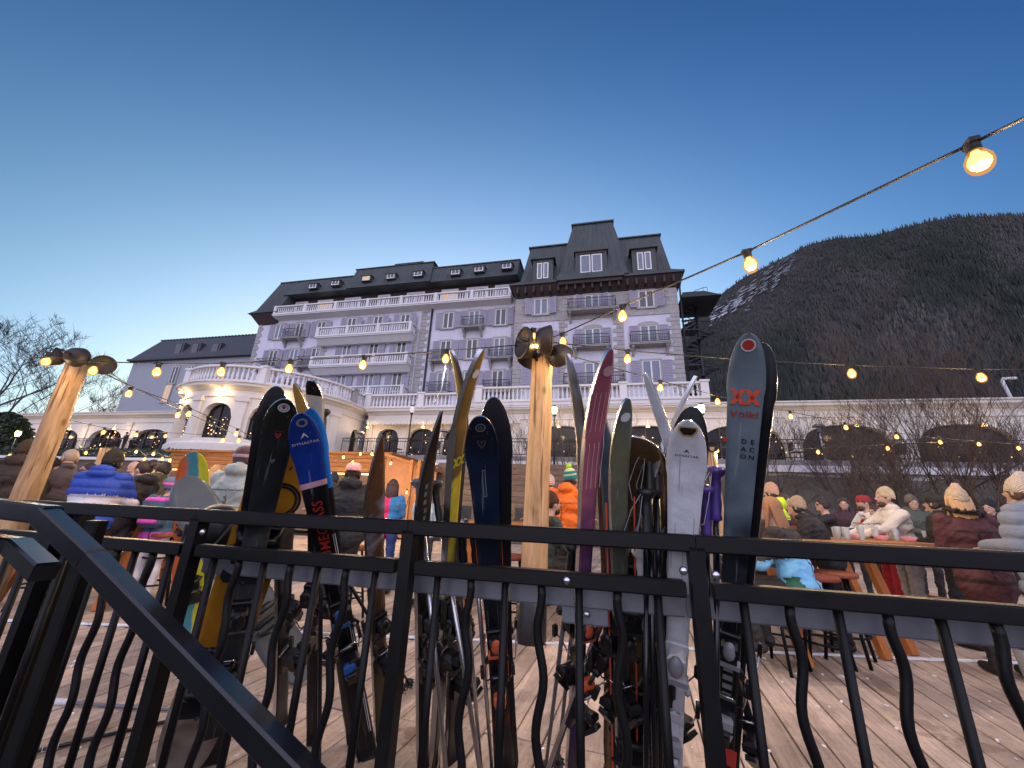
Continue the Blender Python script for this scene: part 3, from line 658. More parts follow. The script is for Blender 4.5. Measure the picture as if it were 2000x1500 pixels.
def ring(mb, mp, s0, s1, prof, m=0, step=.6):   # profile [(d,z)] swept along the path
    n = max(1, int(abs(s1-s0)/step)); vs = []; k = len(prof)
    for i in range(n+1):
        s = s0+(s1-s0)*i/n
        for (d, z) in prof: a = mp(s, d); vs.append((a[0], a[1], z))
    mb.add(vs, [(i*k+j, (i+1)*k+j, (i+1)*k+j+1, i*k+j+1) for i in range(n) for j in range(k-1)], m)
CORN = [(0, 4.95), (.08, 4.95), (.08, 5.05), (0.02, 5.05), (.02, 5.3), (.12, 5.34), (.2, 5.42), (.42, 5.5), (.42, 5.62), (.5, 5.66), (.5, 5.72), (-.3, 5.72)]
CAP = [(.18, 6.56), (.22, 6.58), (.22, 6.68), (-.1, 6.68), (-.1, 6.56), (.18, 6.56)]
PLI = [(.2, 5.72), (.2, 5.86), (-.1, 5.86), (-.1, 5.72)]
segL = seg_map(-60, 22, 0)                       # s = u+60
RC, RWc, RR = -20.15, 20.75, 5.0                  # rotunda centre and wall radius
rot = circ_map(RC, RWc, RR, PI)                   # from left (angle pi) round the front to right
rotlen = PI*RR
wl = tmb()
# main front right of the inner corner
mainS = lambda u: u+60
ar_main = [(mainS(-13.05), 1.55, 2.6, 3.75, 4.42), (mainS(-10.75), 1.85, 2.6, 3.75, 4.45), (mainS(-8.4), 1.85, 2.6, 3.75, 4.45), (mainS(-6.1), 1.85, 2.6, 3.75, 4.45)]
ar_main += [(mainS(c), 4.0, 2.6, 3.55, 4.58) for c in (-2.1, 2.6, 7.35, 12.05, 16.9, 21.6, 26.3)]
arch_wall(wl, segL, mainS(-14.65), mainS(30), 2.55, 5.0, ar_main)
ar_left = [(mainS(c), 3.6, 2.6, 3.5, 4.45) for c in (-55, -50.5, -46, -41.5, -37, -32.5)]+[(mainS(-27.3), 1.8, 2.6, 3.6, 4.4)]
arch_wall(wl, segL, mainS(-59), mainS(-23.6), 2.55, 5.0, ar_left)
# rotunda
ar_rot = [(rotlen*f, wd_, 2.75, 3.85, 4.6) for f, wd_ in ((.13, 1.5), (.27, 1.1), (.39, 1.55), (.545, 1.7), (.70, 1.55), (.85, 1.5))]
arch_wall(wl, rot, 0, rotlen, 2.1, 5.0, ar_rot)
sideR = seg_map(RC+RR, RWc, PI/2)
arch_wall(wl, sideR, 0, 1.75, 2.1, 5.0, [(.95, .95, 2.6, 3.75, 4.3)])
# retaining walls and slabs
wl.box(-60, -14.6, 20.9, 21.9, -.8, 1.9); wl.box(-14.65, 30, 20.4, 22.3, -.8, 2.0)
wl.box(-60, -23.5, 22.4, 30, 2.0, 5.0) ; wl.box(5.5, 30, 24.0, 30, 2.0, 5.0)
wl.build('wall', M['cream'], ter)
wl = tmb(); wl.box(-60, -23.4, 21.95, 32, 5.5, 5.6); wl.box(-14.7, 30, 21.95, 32, 5.6, 5.7)
fan = [(RC+(RR+.1)*math.cos(a), RWc+(RR+.1)*math.sin(a)) for a in np.linspace(PI, 2*PI, 24)]+[(RC+RR+.1, 24), (RC-RR-.1, 24)]
wl.prism(fan, 5.5, 5.6, 0, 'xy'); wl.prism(fan, 2.3, 2.55, 0, 'xy'); wl.build('roof_slab', M['concrete'], ter)
sl_ = tmb(); sl_.box(-14.6, 30, 20.1, 24, 2.3, 2.55); sl_.box(-60, -23.5, 20.6, 24, 2.3, 2.55); sl_.box(-14.6, 30, 20.05, 20.4, 2.0, 2.3, 1); sl_.build('terrace_slab', [M['concrete'], M['white']], ter)
cn = tmb()
ring(cn, segL, mainS(-14.65), mainS(30), CORN); ring(cn, segL, mainS(-59), mainS(-23.5), CORN); ring(cn, rot, -.2, rotlen, CORN, step=.3); ring(cn, sideR, 0, 1.7, CORN)
BASE = [(0, 2.1), (.3, 2.1), (.3, 2.45), (.18, 2.55), (.18, 2.7), (0, 2.72)]
ring(cn, rot, 0, rotlen, BASE, step=.3); ring(cn, sideR, 0, 1.7, BASE)
cn.build('cornice', M['cream'], ter)
# pilasters
pl = tmb()
def pilaster(mp, s, wd=.42, z0=2.6, z1=4.95, d=.14):
    a = mp(s-wd/2, 0); b = mp(s+wd/2, 0); a2 = mp(s-wd/2, d); b2 = mp(s+wd/2, d); 
    pl.add([(a[0], a[1], z0), (b[0], b[1], z0), (b2[0], b2[1], z0), (a2[0], a2[1], z0), (a[0], a[1], z1), (b[0], b[1], z1), (b2[0], b2[1], z1), (a2[0], a2[1], z1)], [(0, 3, 2, 1)[::-1], (4, 5, 6, 7)[::-1], (0, 1, 5, 4), (1, 2, 6, 5)[::-1], (2, 3, 7, 6)[::-1], (3, 0, 4, 7)[::-1]])
for f in (.03, .205, .325, .465, .622, .775, .925): 
    pilaster(rot, rotlen*f, .5); pilaster(rot, rotlen*f, .66, 4.7, 4.95, .2); pilaster(rot, rotlen*f, .62, 2.6, 2.85, .2)
for u in (-14.35, -11.95, -9.6, -7.25, -4.75, .25, 4.95, 9.7, 14.45, -30.2, -34.75, -39.2, -43.7, -25.6):
    pilaster(segL, mainS(u), .42, d=.1); pilaster(segL, mainS(u), .55, 4.72, 4.94, .16)
pl.build('pilaster', M['cream'], ter, kind='stuff')
# glazing behind the arches, restaurant lights
gl = tmb(); ir = tmb(); inn = tmb(); spk = tmb()
def glaze(mp, c, wd, zs, zt, d=-.32):
    n = 4
    for k in range(n):
        a = mp(c-wd/2+wd*k/n, d); b = mp(c-wd/2+wd*(k+1)/n, d)
        gl.add([(a[0], a[1], zs), (b[0], b[1], zs), (b[0], b[1], zt), (a[0], a[1], zt)], [(0, 1, 2, 3)])
    nb = 2 if wd < 2.5 else 4
    for k in range(1, nb):
        a = mp(c-wd/2+wd*k/nb, d+.04); ir.box(a[0]-.03, a[0]+.03, a[1]-.03, a[1]+.03, zs, zt)
    a = mp(c-wd/2, d+.04); b = mp(c+wd/2, d+.04); ir.tube([(a[0], a[1], zs+1.15), (b[0], b[1], zs+1.15)], .04, 4)
for (c, wd, zs, zp, zt) in ar_main+ar_left: glaze(segL, c, wd, zs, zt)
for (c, wd, zs, zp, zt) in ar_rot: glaze(rot, c, wd, zs, zt)
glaze(sideR, .95, .95, 2.6, 4.3)
inn.box(-59, -23.6, 22.33, 22.36, 2.55, 5); inn.box(-14.6, 30, 22.33, 22.36, 2.55, 5)
ringm = tmb(); ring(ringm, circ_map(RC, RWc, RR-.4, PI), 0, PI*(RR-.4), [(0, 2.2), (0, 5)]); ringm.build('inner_wall', M['interior'], ter)
inn.build('inner_wall', M['interior'], ter)
gl.build('glazing', M['glassd'], ter, kind='stuff'); ir.build('glazing_bar', M['iron'], ter, kind='stuff')
for kk in range(260):
    u = random.choice([random.uniform(-14, 18), random.uniform(-45, -26)]); z = random.uniform(2.75, 3.6) if random.random() < .75 else random.uniform(3.6, 4.2)
    ok = any(abs(mainS(u)-c) < wd/2-.15 for (c, wd, *_r) in ar_main+ar_left)
    if ok: s = random.choice((.015, .02, .03)); spk.ell((u, 21.62, z), (s, s, s*random.choice((1, 1, 2))), n=6)
for kk in range(90):
    f = random.choice((.13, .39, .545, .70, .85)); s = rotlen*f+random.uniform(-.6, .6); p = rot(s, -.27); q_ = random.choice((.015, .022, .03)); spk.ell((p[0], p[1], random.uniform(2.9, 3.9)), (q_, q_, q_), n=6)
spk.build('restaurant_light', M['sparkle'], ter, kind='stuff')
# balustrades on the terrace roof: each run has its own balusters
bm_ = MB(); bm_.lathe([(.085, 0), (.085, .05), (.045, .1), (.085, .25), (.075, .33), (.04, .52), (.05, .62), (.075, .66), (.075, .71)], 8)
balmesh = bm_.mesh('baluster', M['white'])
def balustrade(name, mp, s0, s1, dz=0, sp=.245, dd_=.0, piers=3.0, cap=True):
    b = tmb(); ring(b, mp, s0, s1, [(d+dd_, z+dz) for d, z in CAP], step=.35); ring(b, mp, s0, s1, [(d+dd_, z+dz) for d, z in PLI], step=.35)
    n = max(1, round((s1-s0)/piers))
    ps = [s0+(s1-s0)*k/n for k in range(n+1)]
    for s in ps:
        c = mp(s, .05+dd_); b.box(c[0]-.2, c[0]+.2, c[1]-.2, c[1]+.2, 5.72+dz, 6.7+dz); b.box(c[0]-.25, c[0]+.25, c[1]-.25, c[1]+.25, 6.66+dz, 6.76+dz)
    o = b.build(name, M['white'], ter)
    for a, e_ in zip(ps[:-1], ps[1:]):
        m_ = int((e_-a-.4)/sp)
        for k in range(m_):
            s = a+.2+(e_-a-.4)*(k+.5)/m_; c = mp(s, .05+dd_); q2 = link('baluster', balmesh, o); q2.location = (c[0]-TO[0], c[1]-TO[1], 5.86+dz-TO[2])
balustrade('balustrade', rot, .2, rotlen, piers=4.5); balustrade('balustrade', sideR, 0, 1.7, piers=1.7)
balustrade('balustrade', segL, mainS(-14.7), mainS(-7.2), piers=3.8); balustrade('balustrade', segL, mainS(-7.0), mainS(5.7), dz=.2, dd_=.35, piers=4.2)
d = tmb(); d.box(-7.2, 5.9, 21.5, 22.2, 5.6, 5.92); d.build('balustrade_plinth', M['white'], ter)
# scalloped awning valance
v_ = tmb()
for k in range(44):
    u = -14.2+k*.215; v_.box(u, u+.2, 21.25, 21.27, 4.66-.07*math.sin(PI*.5), 4.82); v_.prism([(u, 4.6), (u+.1, 4.52), (u+.2, 4.6)], 21.25, 21.27)
v_.box(-14.2, -4.8, 21.25, 21.9, 4.8, 4.86); v_.build('awning', M['cream'], ter)
d = tmb(); d.tube([(-14.45, 21.6, 5.2), (-14.45, 21.6, 2.5)], .07, 6); d.build('downpipe', M['iron'], ter)
# terrace railing of thin black bars
tr = tmb()
def thin_rail(pts, z=2.55):
    for (a, b) in zip(pts[:-1], pts[1:]):
        for zz in (.12, .78, .95): tr.tube([(a[0], a[1], z+zz), (b[0], b[1], z+zz)], .022, 4)
        ln = math.hypot(b[0]-a[0], b[1]-a[1]); n = int(ln/.14)
        for k in range(n+1):
            f = k/n; x = a[0]+(b[0]-a[0])*f; y = a[1]+(b[1]-a[1])*f; big = k % 12 == 0
            tr.tube([(x, y, z), (x, y, z+.95)], .03 if big else .009, 4, cap=False)
thin_rail([(-14.9, 20.2), (26, 20.2)]); thin_rail([(-60, 20.7), (-24.3, 20.7)])
tr.build('iron_railing', M['iron'], ter, kind='stuff')
# flag pole / white bracket arm on the roof at the far right
p = fac(1975, 775, 22.4); d = MB((0, 0, 0)); 
arm = empty('roof_bracket_arm', tuple(W(p[0], 22.4, 5.7)), AZ, 'bent white metal arm standing on the terrace roof at the far right', 'bracket')
d.tube([(0, 0, 0), (-.12, 0, 1.05), (-.06, 0, 1.2), (.45, 0, 1.22)], .07, 6); d.build('arm', M['white'], arm)
# lower wall openings on the right
for px in (1545, 1620):
    u, z = fac(px, 975, 20.4); d = tmb(); d.box(u-.5, u+.5, 20.35, 20.4, -.3, 1.75); o = d.build('door', M['glass'], ter)
    d = tmb(); d.box(u-.56, u-.5, 20.3, 20.4, -.3, 1.8); d.box(u+.5, u+.56, 20.3, 20.4, -.3, 1.8); d.box(u-.5, u+.5, 20.3, 20.4, 1.75, 1.8); d.box(u-.02, u+.02, 20.3, 20.35, -.3, 1.75); d.build('frame', M['bench'], o)
# outdoor stairs on the right
st = empty('garden_stairs', tuple(W(17, 19.5, -.6)), AZ, 'stairs with black iron railing climbing to the terrace at the far right', 'stairs'); SO_ = (17, 19.5, -.6)
d = MB(SO_)
for k in range(16): d.box(12.5+k*.33, 12.85+k*.33, 18.6, 20.0, -.6, -.4+k*.19)
d.build('step', M['concrete'], st, kind='stuff')
d = MB(SO_)
for zz in (.5, .95): d.tube([(12.5, 18.6, -.4+zz), (17.8, 18.6, 2.6+zz), (20, 18.6, 2.6+zz)], .035, 4)
for k in range(40): x = 12.5+k*.14; d.tube([(x, 18.6, -.4+(x-12.5)*.57), (x, 18.6, -.4+(x-12.5)*.57+.95)], .012, 4, cap=False)
d.build('handrail', M['iron'], st)

# ================================================================ ANNEX (grey block at the left)
an = empty('annex_building', tuple(W(-40, 36, -.5)), AZ, 'grey blue hotel annex with slate mansard roof behind the left arcade', 'building'); AO = (-40, 36, -.5)
L1 = fac(228, 800, 34); L2 = fac(500, 700, 34)
def F34(x, y, D=34): return fac(x, y, D)
ul = F34(235, 780)[0]; ur = -36.0; ze = F34(252, 708)[1]; zt = F34(268, 670, 35.5)[1]
d = MB(AO); d.box(ul, ur+2, 34, 46, -.5, ze); d.build('wall', M['annexwall'], an)
d = MB(AO); d.box(ul-.5, -34.2, 33.5, 46.5, ze, ze+.25); d.frustum((ul-.3, -35.5, 33.7, 46, ze+.25), (ul+1.2, -38.5, 35.4, 45, zt)); d.build('roof', M['slate'], an)
d = MB(AO)
for k in range(34): u = ul+1.3+k*(-38.6-ul-1.4)/33; d.box(u-.14, u+.14, 35.3, 35.6, zt, zt+.13)
d.build('ridge_tile', M['slate'], an, kind='stuff')
for px in (352, 384, 423):
    u, z = fac(px, 682, 34.3); d = MB(AO); d.box(u-.75, u+.75, 34.1, 36, z-.9, z+.75); o = d.build('dormer', M['slate'], an)
    d = MB(AO); d.box(u-.45, u+.45, 34.04, 34.1, z-.7, z+.6); d.build('pane', M['glass'], o)
for px, py in ((341, 732), (371, 731), (327, 767)):
    u, z = fac(px, py, 34); window(an, AO, u, 34, z-1.15, .95, 2.2, pane='litwin' if px == 327 else 'glass', shut=None)

wl_ = bpy.data.lights.new('arcade_light', 'POINT'); wl_.energy = 36; wl_.color = (1, .66, .36); wl_.shadow_soft_size = .12
pend = MB(); pend.lathe([(.0001, .07), (.09, .02), (.11, -.07), (.0001, -.075)], 10); pend.tube([(0, 0, .07), (0, 0, .3)], .01, 4); pendm = pend.mesh('pendant', M['sparkle'])
def arcade_lamp(u, w, z):
    o = link('arcade_lamp', pendm, ter); o.location = (u-TO[0], w-TO[1], z-TO[2]); l = bpy.data.objects.new('arcade_light', wl_); COL.objects.link(l); l.parent = o; l.location = (0, 0, -.2)
for u in (-13.9, -10.2, -6.4, -2.1, 2.6, 7.35, 12.05, 16.9): arcade_lamp(u, 21.0, 4.35)
for u in (-48.3, -43.7, -39.2, -34.7, -28.5): arcade_lamp(u, 21.0, 4.3)
for f in (.2, .37, .55, .73): c = rot(rotlen*f, .34); arcade_lamp(c[0], c[1], 5.28)
# ================================================================ TREES AND SHRUBS
def branchy(mb_t, mb_b, base, d0, ln, r, depth, spread, rs, up=.25, nch=(3, 4), minr=.004, first=True):
    pts = [Vector(base)]; d = Vector(d0).normalized(); n = 5 if depth > 1 else 3
    for i in range(n):
        d = (d+Vector((rs.uniform(-1, 1), rs.uniform(-1, 1), rs.uniform(-.3, 1)*up*2))*.14).normalized()
        pts.append(pts[-1]+d*(ln/n))
    rr = [r*(1-.55*i/n) for i in range(n+1)]
    (mb_t if first else mb_b).tube(pts, rr, 6 if r > .04 else 3, cap=False)
    if depth <= 0: return
    k = rs.randint(*nch)
    for j in range(k+(2 if first else 0)):
        f = rs.uniform(.35, 1) if not first else rs.uniform(.3, 1); i = min(n-1, int(f*n)); p = pts[i].lerp(pts[i+1], f*n-i) if f < 1 else pts[-1]
        a = rs.uniform(0, 2*PI); s = Vector((math.cos(a), math.sin(a), 0)); nd = (d*(1-spread*.5)+s*spread+Vector((0, 0, up))).normalized()
        branchy(mb_t, mb_b, p, nd, ln*rs.uniform(.5, .75), max(minr, rr[i]*.55), depth-1, spread, rs, up, nch, minr, False)
def tree(name, pos, h, r, depth, spread, seed, label, m='barkgrey', up=.25, nch=(3, 4), minr=.008, group=None, cat='tree'):
    rs = random.Random(seed); o = empty(name, pos, 0, label, cat, group); a = MB(); b = MB()
    branchy(a, b, (0, 0, 0), (0, 0, 1), h*.5, r, depth, spread, rs, up, nch, minr)
    a.build('trunk', M[m], o); b.build('branch', M[m], o, kind='stuff'); return o
def gp(px, py, D, z): u, _ = fac(px, py, D); return tuple(W(u, D, z))
G_T = 'bare trees behind the left arcade'
tree('bare_tree', gp(5, 760, 30, 0), 22, .34, 6, .7, 11, 'tall bare grey tree spreading at the left edge above the arcade roof', nch=(3, 4), group=G_T, minr=.02)
tree('bare_tree', gp(85, 780, 38, 0), 17, .2, 5, .7, 5, 'low bare tree directly left of the tilted log post', group=G_T, minr=.022)
tree('bare_tree', gp(185, 790, 38, 0), 16, .2, 5, .7, 23, 'small bare tree between the log post and the grey annex', group=G_T, minr=.022)
tree('bare_tree', gp(-90, 760, 32, 0), 20, .28, 5, .75, 31, 'bare tree cut by the left edge of the photo', group=G_T, minr=.02)
# dark evergreen with fairy lights at the far left
def leafy(name, pos, r, h, n, seed, label, cone=False, lights=0):
    rs = random.Random(seed); o = empty(name, pos, 0, label, 'tree'); a = MB(); a.tube([(0, 0, 0), (0, 0, h*.9)], [.12, .03], 6); a.build('trunk', M['bark'], o)
    b = MB(); li = MB()
    for k in range(n):
        z = rs.random(); q = (1-z)**.8 if cone else math.sqrt(max(.02, 1-(2*z-1)**2)); ang = rs.uniform(0, 2*PI); rad = r*q*rs.uniform(.35, 1.05)
        p = Vector((rad*math.cos(ang), rad*math.sin(ang), .3+z*h)); s = rs.uniform(.08, .2)
        d1 = Vector((rs.gauss(0, 1), rs.gauss(0, 1), rs.gauss(0, .5))).normalized()*s; d2 = d1.orthogonal().normalized()*s*.5
        b.add([p-d1, p+d2, p+d1, p-d2], [(0, 1, 2, 3)])
        if lights and rs.random() < lights/n: li.ell(p*1.02, (.045, .045, .045), n=6)
    b.build('crown', M['leaf'], o, kind='stuff')
    if lights: li.build('fairy_light', mat('cool_fairy_light', (1, 1, 1), .5, emit=(1, .86, .75), estr=1.6), o, kind='stuff')
    return o
leafy('evergreen_tree', gp(5, 840, 19, -.8), 1.7, 5.6, 9000, 3, 'dark evergreen tree sprinkled with small white lights at the far left', lights=50)
leafy('conifer_tree', gp(488, 690, 42, 0), 2.0, 13.5, 5000, 8, 'dark conifer top showing between the annex roof and the hotel corner', cone=True)
G_S = 'bare shrubs in the terrace garden'
for i, (px, D, zb, h, dep, lb) in enumerate((
    (1022, 17.5, .3, 4.2, 4, 'slender bare twiggy shrub just left of the central log post'),
    (1090, 17.8, .3, 4.0, 4, 'fine bare shrub between the log post and the pink purple ski'),
    (1170, 17.5, .3, 3.8, 4, 'fine bare shrub behind the grey green skis'),
    (1500, 17.2, .3, 4.0, 4, 'bare shrub just right of the tallest grey ski'),
    (1625, 17.5, .3, 3.9, 5, 'bushy bare shrub in front of the wide dark arch'),
    (1720, 16.5, .2, 4.4, 4, 'bare multi-stemmed shrub in front of the white pier right of the wide arch'),
    (1830, 15.5, .1, 6.6, 5, 'tallest bare reddish shrub rising above the terrace roof on the right'),
    (1900, 15, .1, 4.6, 4, 'tangled bare shrub leaning right of the tallest shrub'),
    (1965, 14.5, 0, 3.4, 4, 'dense bare shrub below the terrace stairs at the right edge'),
    (1780, 14.3, -.3, 3.2, 5, 'low tangled bare shrub behind the man in the white sweater'),
    (1915, 13.9, -.3, 3.2, 5, 'low tangled bare shrub behind the woman in the maroon coat'),
    (1660, 14.2, -.4, 2.9, 5, 'low tangled bare shrub behind the man in the red cap'))):
    o = None
    rs = random.Random(100+i); pos = gp(px, 900, D, zb); o = empty('bare_shrub', pos, 0, lb, 'shrub', G_S); a = MB(); b = MB()
    for s in range(5):
        an_ = rs.uniform(0, 2*PI); branchy(a, b, (rs.uniform(-.25, .25), rs.uniform(-.25, .25), 0), (math.cos(an_)*.35, math.sin(an_)*.35, 1), h*.55, .03, dep-1 if dep > 4 else 3, .55, rs, .35, (3, 4), .005)
    a.build('stem', M['birch'], o); b.build('twig', M['birch'], o, kind='stuff')
# creeping winter ground cover on the garden slope
b = MB(); rs = random.Random(5)
for k in range(2600):
    u = rs.uniform(2, 26) if rs.random() < .75 else rs.uniform(-20, 2); w = rs.uniform(12.6, 19.5); z = np.interp(w, [11.9, 13, 16, 19, 20.6], [-1.6, -.9, .4, 1.55, 1.9])
    p = Vector(tuple(W(u, w, z))); an_ = rs.uniform(0, 2*PI); d = Vector((math.cos(an_), math.sin(an_), rs.uniform(.2, 1.3)))*rs.uniform(.25, .75)
    b.tube([p, p+d*.5+Vector((0, 0, .1)), p+d], [.012, .009, .004], 3, cap=False)
b.build('undergrowth', M['birch'], kind='stuff', label='tangled brown winter undergrowth on the slope below the terrace', cat='undergrowth')

# ================================================================ BAR HUT AND BOARD FENCES BEHIND THE DECK
def board_wall(parent, off, u0, u1, w, z0, z1, bh, m, off2=None, thick=.03):
    n = round((z1-z0)/bh)
    for k in range(n):
        mb = MB(); L_ = u1-u0; mb.cbox((0, 0, 0), (L_, thick, bh-.012), bev=.004)
        o = mb.build('board', m, parent); o.location = ((u0+u1)/2-off[0], w-off[1]+random.uniform(-.004, .004), z0+bh*(k+.5)-off[2])
hz = -1.05
hut = empty('bar_hut', tuple(W(-10.0, 12.2, hz)), AZ, 'long low timber bar hut glowing with warm light behind the guests on the left', 'hut'); HBO = (-10.0, 12.2, hz)
u_l = fac(335, 884, 12)[0]; u_r = fac(765, 884, 12)[0]; z_h = fac(560, 884, 12)[1]; z_h2 = z_h-.62
d = MB(HBO); d.box(u_l, u_r, 12.08, 14.6, hz, z_h-.1); d.build('wall', M['greywood'], hut)
board_wall(hut, HBO, u_l, u_r, 12.0, z_h2, z_h-.03, .15, M['hutwood'])
board_wall(hut, HBO, u_l, u_r, 12.1, z_h2-1.15, z_h2-.55, .15, M['greywood'])
d = MB(HBO); d.box(u_l-.15, u_r+.1, 11.85, 14.8, z_h-.03, z_h+.04); d.build('roof', M['hutwood'], hut)
d = MB(HBO); d.box(u_l, u_r, 11.6, 12.06, z_h2-.6, z_h2-.54); d.build('counter', M['hutwood'], hut)
d = MB(HBO); d.box(u_l+.1, u_r-.1, 11.96, 11.98, z_h2-.10, z_h2-.06); d.build('light_strip', mat('warm_light_strip', (1, .6, .3), .5, emit=(1, .55, .18), estr=5), hut)
# side lean-to with sloping edge
d = MB(HBO); u2 = fac(850, 912, 11.6)[0]; z2 = fac(800, 915, 11.6)[1]
d.prism([(u_r, z_h-.02), (u2, z2), (u2, z2-.07), (u_r, z_h-.1)], 11.5, 13.5); d.build('lean_to_roof', M['hutwood'], hut)
d = MB(HBO); d.prism([(u_r+.02, hz), (u2, hz), (u2, z2-.08), (u_r+.02, z_h-.12)], 11.72, 11.76); d.build('lean_to_wall', mat('orange_panel', (.38, .17, .07), .7, noise=.2, scale=3), hut)  # wall in an orange base colour, slightly mottled
for px in (800, 815):
    u, z = fac(px, 950, 11.4); d = MB(HBO); d.box(u-.05, u+.05, 11.35, 11.45, hz, z_h-.25); d.build('post', M['hutwood'], hut)
fn = empty('board_fence', tuple(W(-3, 12.3, hz)), AZ, 'grey horizontal board fence behind the deck beside the bar hut', 'fence'); FNO = (-3, 12.3, hz)
fu0 = fac(858, 905, 12.3)[0]; fu1 = fac(1250, 915, 12.3)[0]; fz = fac(930, 905, 12.3)[1]
board_wall(fn, FNO, fu0, fu1, 12.3, fz-1.35, fz, .17, M['greywood'])
for k in range(6): u = fu0+(fu1-fu0)*k/5; d = MB(FNO); d.box(u-.05, u+.05, 12.33, 12.43, hz, fz-.02); d.build('post', M['greywood'], fn)
fn2 = empty('board_fence', tuple(W(7, 12.6, hz)), AZ, 'low dark board fence behind the guests on the right side of the deck', 'fence'); F2O = (7, 12.6, hz)
board_wall(fn2, F2O, fu1+.3, 16.5, 12.6, hz, .05, .18, M['greywood'])
fl = empty('planter_box', tuple(W(-17.5, 12.5, hz)), AZ, 'long white edged planter wall behind the left guests', 'planter'); FLO = (-17.5, 12.5, hz)
zl = fac(150, 893, 13)[1]; ulx = fac(0, 893, 13)[0]-4
d = MB(FLO); d.box(ulx, u_l-.3, 13, 13.5, hz, zl-.1); d.build('wall', M['greywood'], fl); d = MB(FLO); d.box(ulx, u_l-.3, 12.9, 13.6, zl-.1, zl+.02); d.build('coping', M['white'], fl)
hg = MB(FLO); rs = random.Random(9)
for k in range(2600):
    p = Vector((rs.uniform(ulx, u_l-.3), rs.uniform(13.0, 13.7), zl+rs.uniform(0, .45))); s = rs.uniform(.04, .09)
    d1 = Vector((rs.gauss(0, 1), rs.gauss(0, 1), rs.gauss(0, 1))).normalized()*s; d2 = d1.orthogonal().normalized()*s*.5; hg.add([p-d1, p+d2, p+d1, p-d2], [(0, 1, 2, 3)])
hg.build('hedge', M['leaf'], fl, kind='stuff')

# ================================================================ LANTERNS AND PATIO THINGS ON THE TERRACE
def lantern(px, py, D, zb, glass, label):
    u, z = fac(px, py, D); o = empty('street_lamp', tuple(W(u, D, zb)), AZ, label, 'street lamp', 'black pole lanterns in front of the terrace')
    h = z-zb; d = MB(); d.tube([(0, 0, 0), (0, 0, h-.25)], [.05, .04], 6); d.lathe([(.0, h+.3), (.1, h+.26), (.13, h+.2)], 8); d.lathe([(.05, h-.27), (.1, h-.2), (.1, h-.16)], 8); d.build('pole', M['iron'], o)
    d = MB(); d.lathe([(.09, h-.16), (.15, h+.02), (.13, h+.2)], 8); d.build('lamp_glass', glass, o)
    if glass is M['greenlamp']: ll = bpy.data.lights.new('lantern_light', 'POINT'); ll.energy = 30; ll.color = (.95, 1, .6); ll.shadow_soft_size = .1; lo = bpy.data.objects.new('lantern_light', ll); COL.objects.link(lo); lo.parent = o; lo.location = (0, -.28, h)
    return o
pale = mat('pale_lantern_glass', (.6, .6, .6), .3, emit=(1, .9, .8), estr=.35)  # pale glass with a faint emission in its material
lantern(805, 801, 19.5, 1.2, pale, 'black lantern with pale glowing glass in front of the arches, left of the yellow skis')
lantern(1083, 803, 18.5, 1.0, M['greenlamp'], 'black lantern with greenish lit glass just right of the central log post')
l3 = lantern(1370, 800, 17.5, .8, M['greenlamp'], 'brightest greenish lit lantern right above the white ski')
lantern(35, 848, 18, 0, M['greenlamp'], 'greenish lit lantern at the far left beside the evergreen tree')
for i, (px, py, lb) in enumerate(((703, 845, 'patio heater with a pale mushroom head beside the inner corner of the terrace'), (868, 842, 'patio heater in front of the third arch beside the yellow ski'), (1598, 832, 'patio heater in front of the wide arch on the right'))):
    D = 20.9; u, z = fac(px, py, D); o = empty('patio_heater', tuple(W(u, D, 2.55)), AZ, lb, 'patio heater', 'patio heaters on the terrace'); h = z-2.55
    d = MB(); d.tube([(0, 0, 0), (0, 0, h)], .035, 6); d.lathe([(.22, 0), (.2, .1), (.03, .14)], 10); d.build('pole', M['steel'], o)
    d = MB(); d.lathe([(.09, h-.3), (.09, h-.05)], 8); d.lathe([(.28, h-.04), (.22, h+.06), (.0, h+.12)], 10); d.build('heater_head', M['concrete'], o)
# black cafe chairs and tables up on the terrace
ch = empty('terrace_chair', tuple(W(-9.2, 20.8, 2.55)), AZ, 'black cafe chair on the terrace behind the iron railing', 'chair', 'black cafe chairs up on the terrace')
d = MB(); d.box(-.22, .22, -.22, .22, .42, .46); d.build('seat', M['iron'], ch); d = MB(); d.box(-.22, .22, .2, .23, .5, .92); d.build('backrest', M['iron'], ch)
lm = MB(); lm.tube([(0, 0, 0), (0, 0, .42)], .018, 4); lme = lm.mesh('leg', M['iron'])
for x in (-.2, .2):
    for y in (-.2, .2): c = link('leg', lme, ch); c.location = (x, y, 0)
for i, u in enumerate((-12.6, -11.7, -8.3, -6.9, -5.9, 8.4, 9.2, 9.8, 12.2, 13.4, 3.2, 1.4)):
    c = copy_tree(ch); c.location = tuple(W(u, 20.75+.2*(i % 2), 2.55)); c.rotation_euler[2] = AZ+i*1.3
    pass
for k, c in enumerate(sorted([q for q in SC.objects if q.name.startswith('terrace_chair')], key=lambda q: q.location.x)): c['label'] = ORD[k]+' black cafe chair from the left behind the terrace railing'

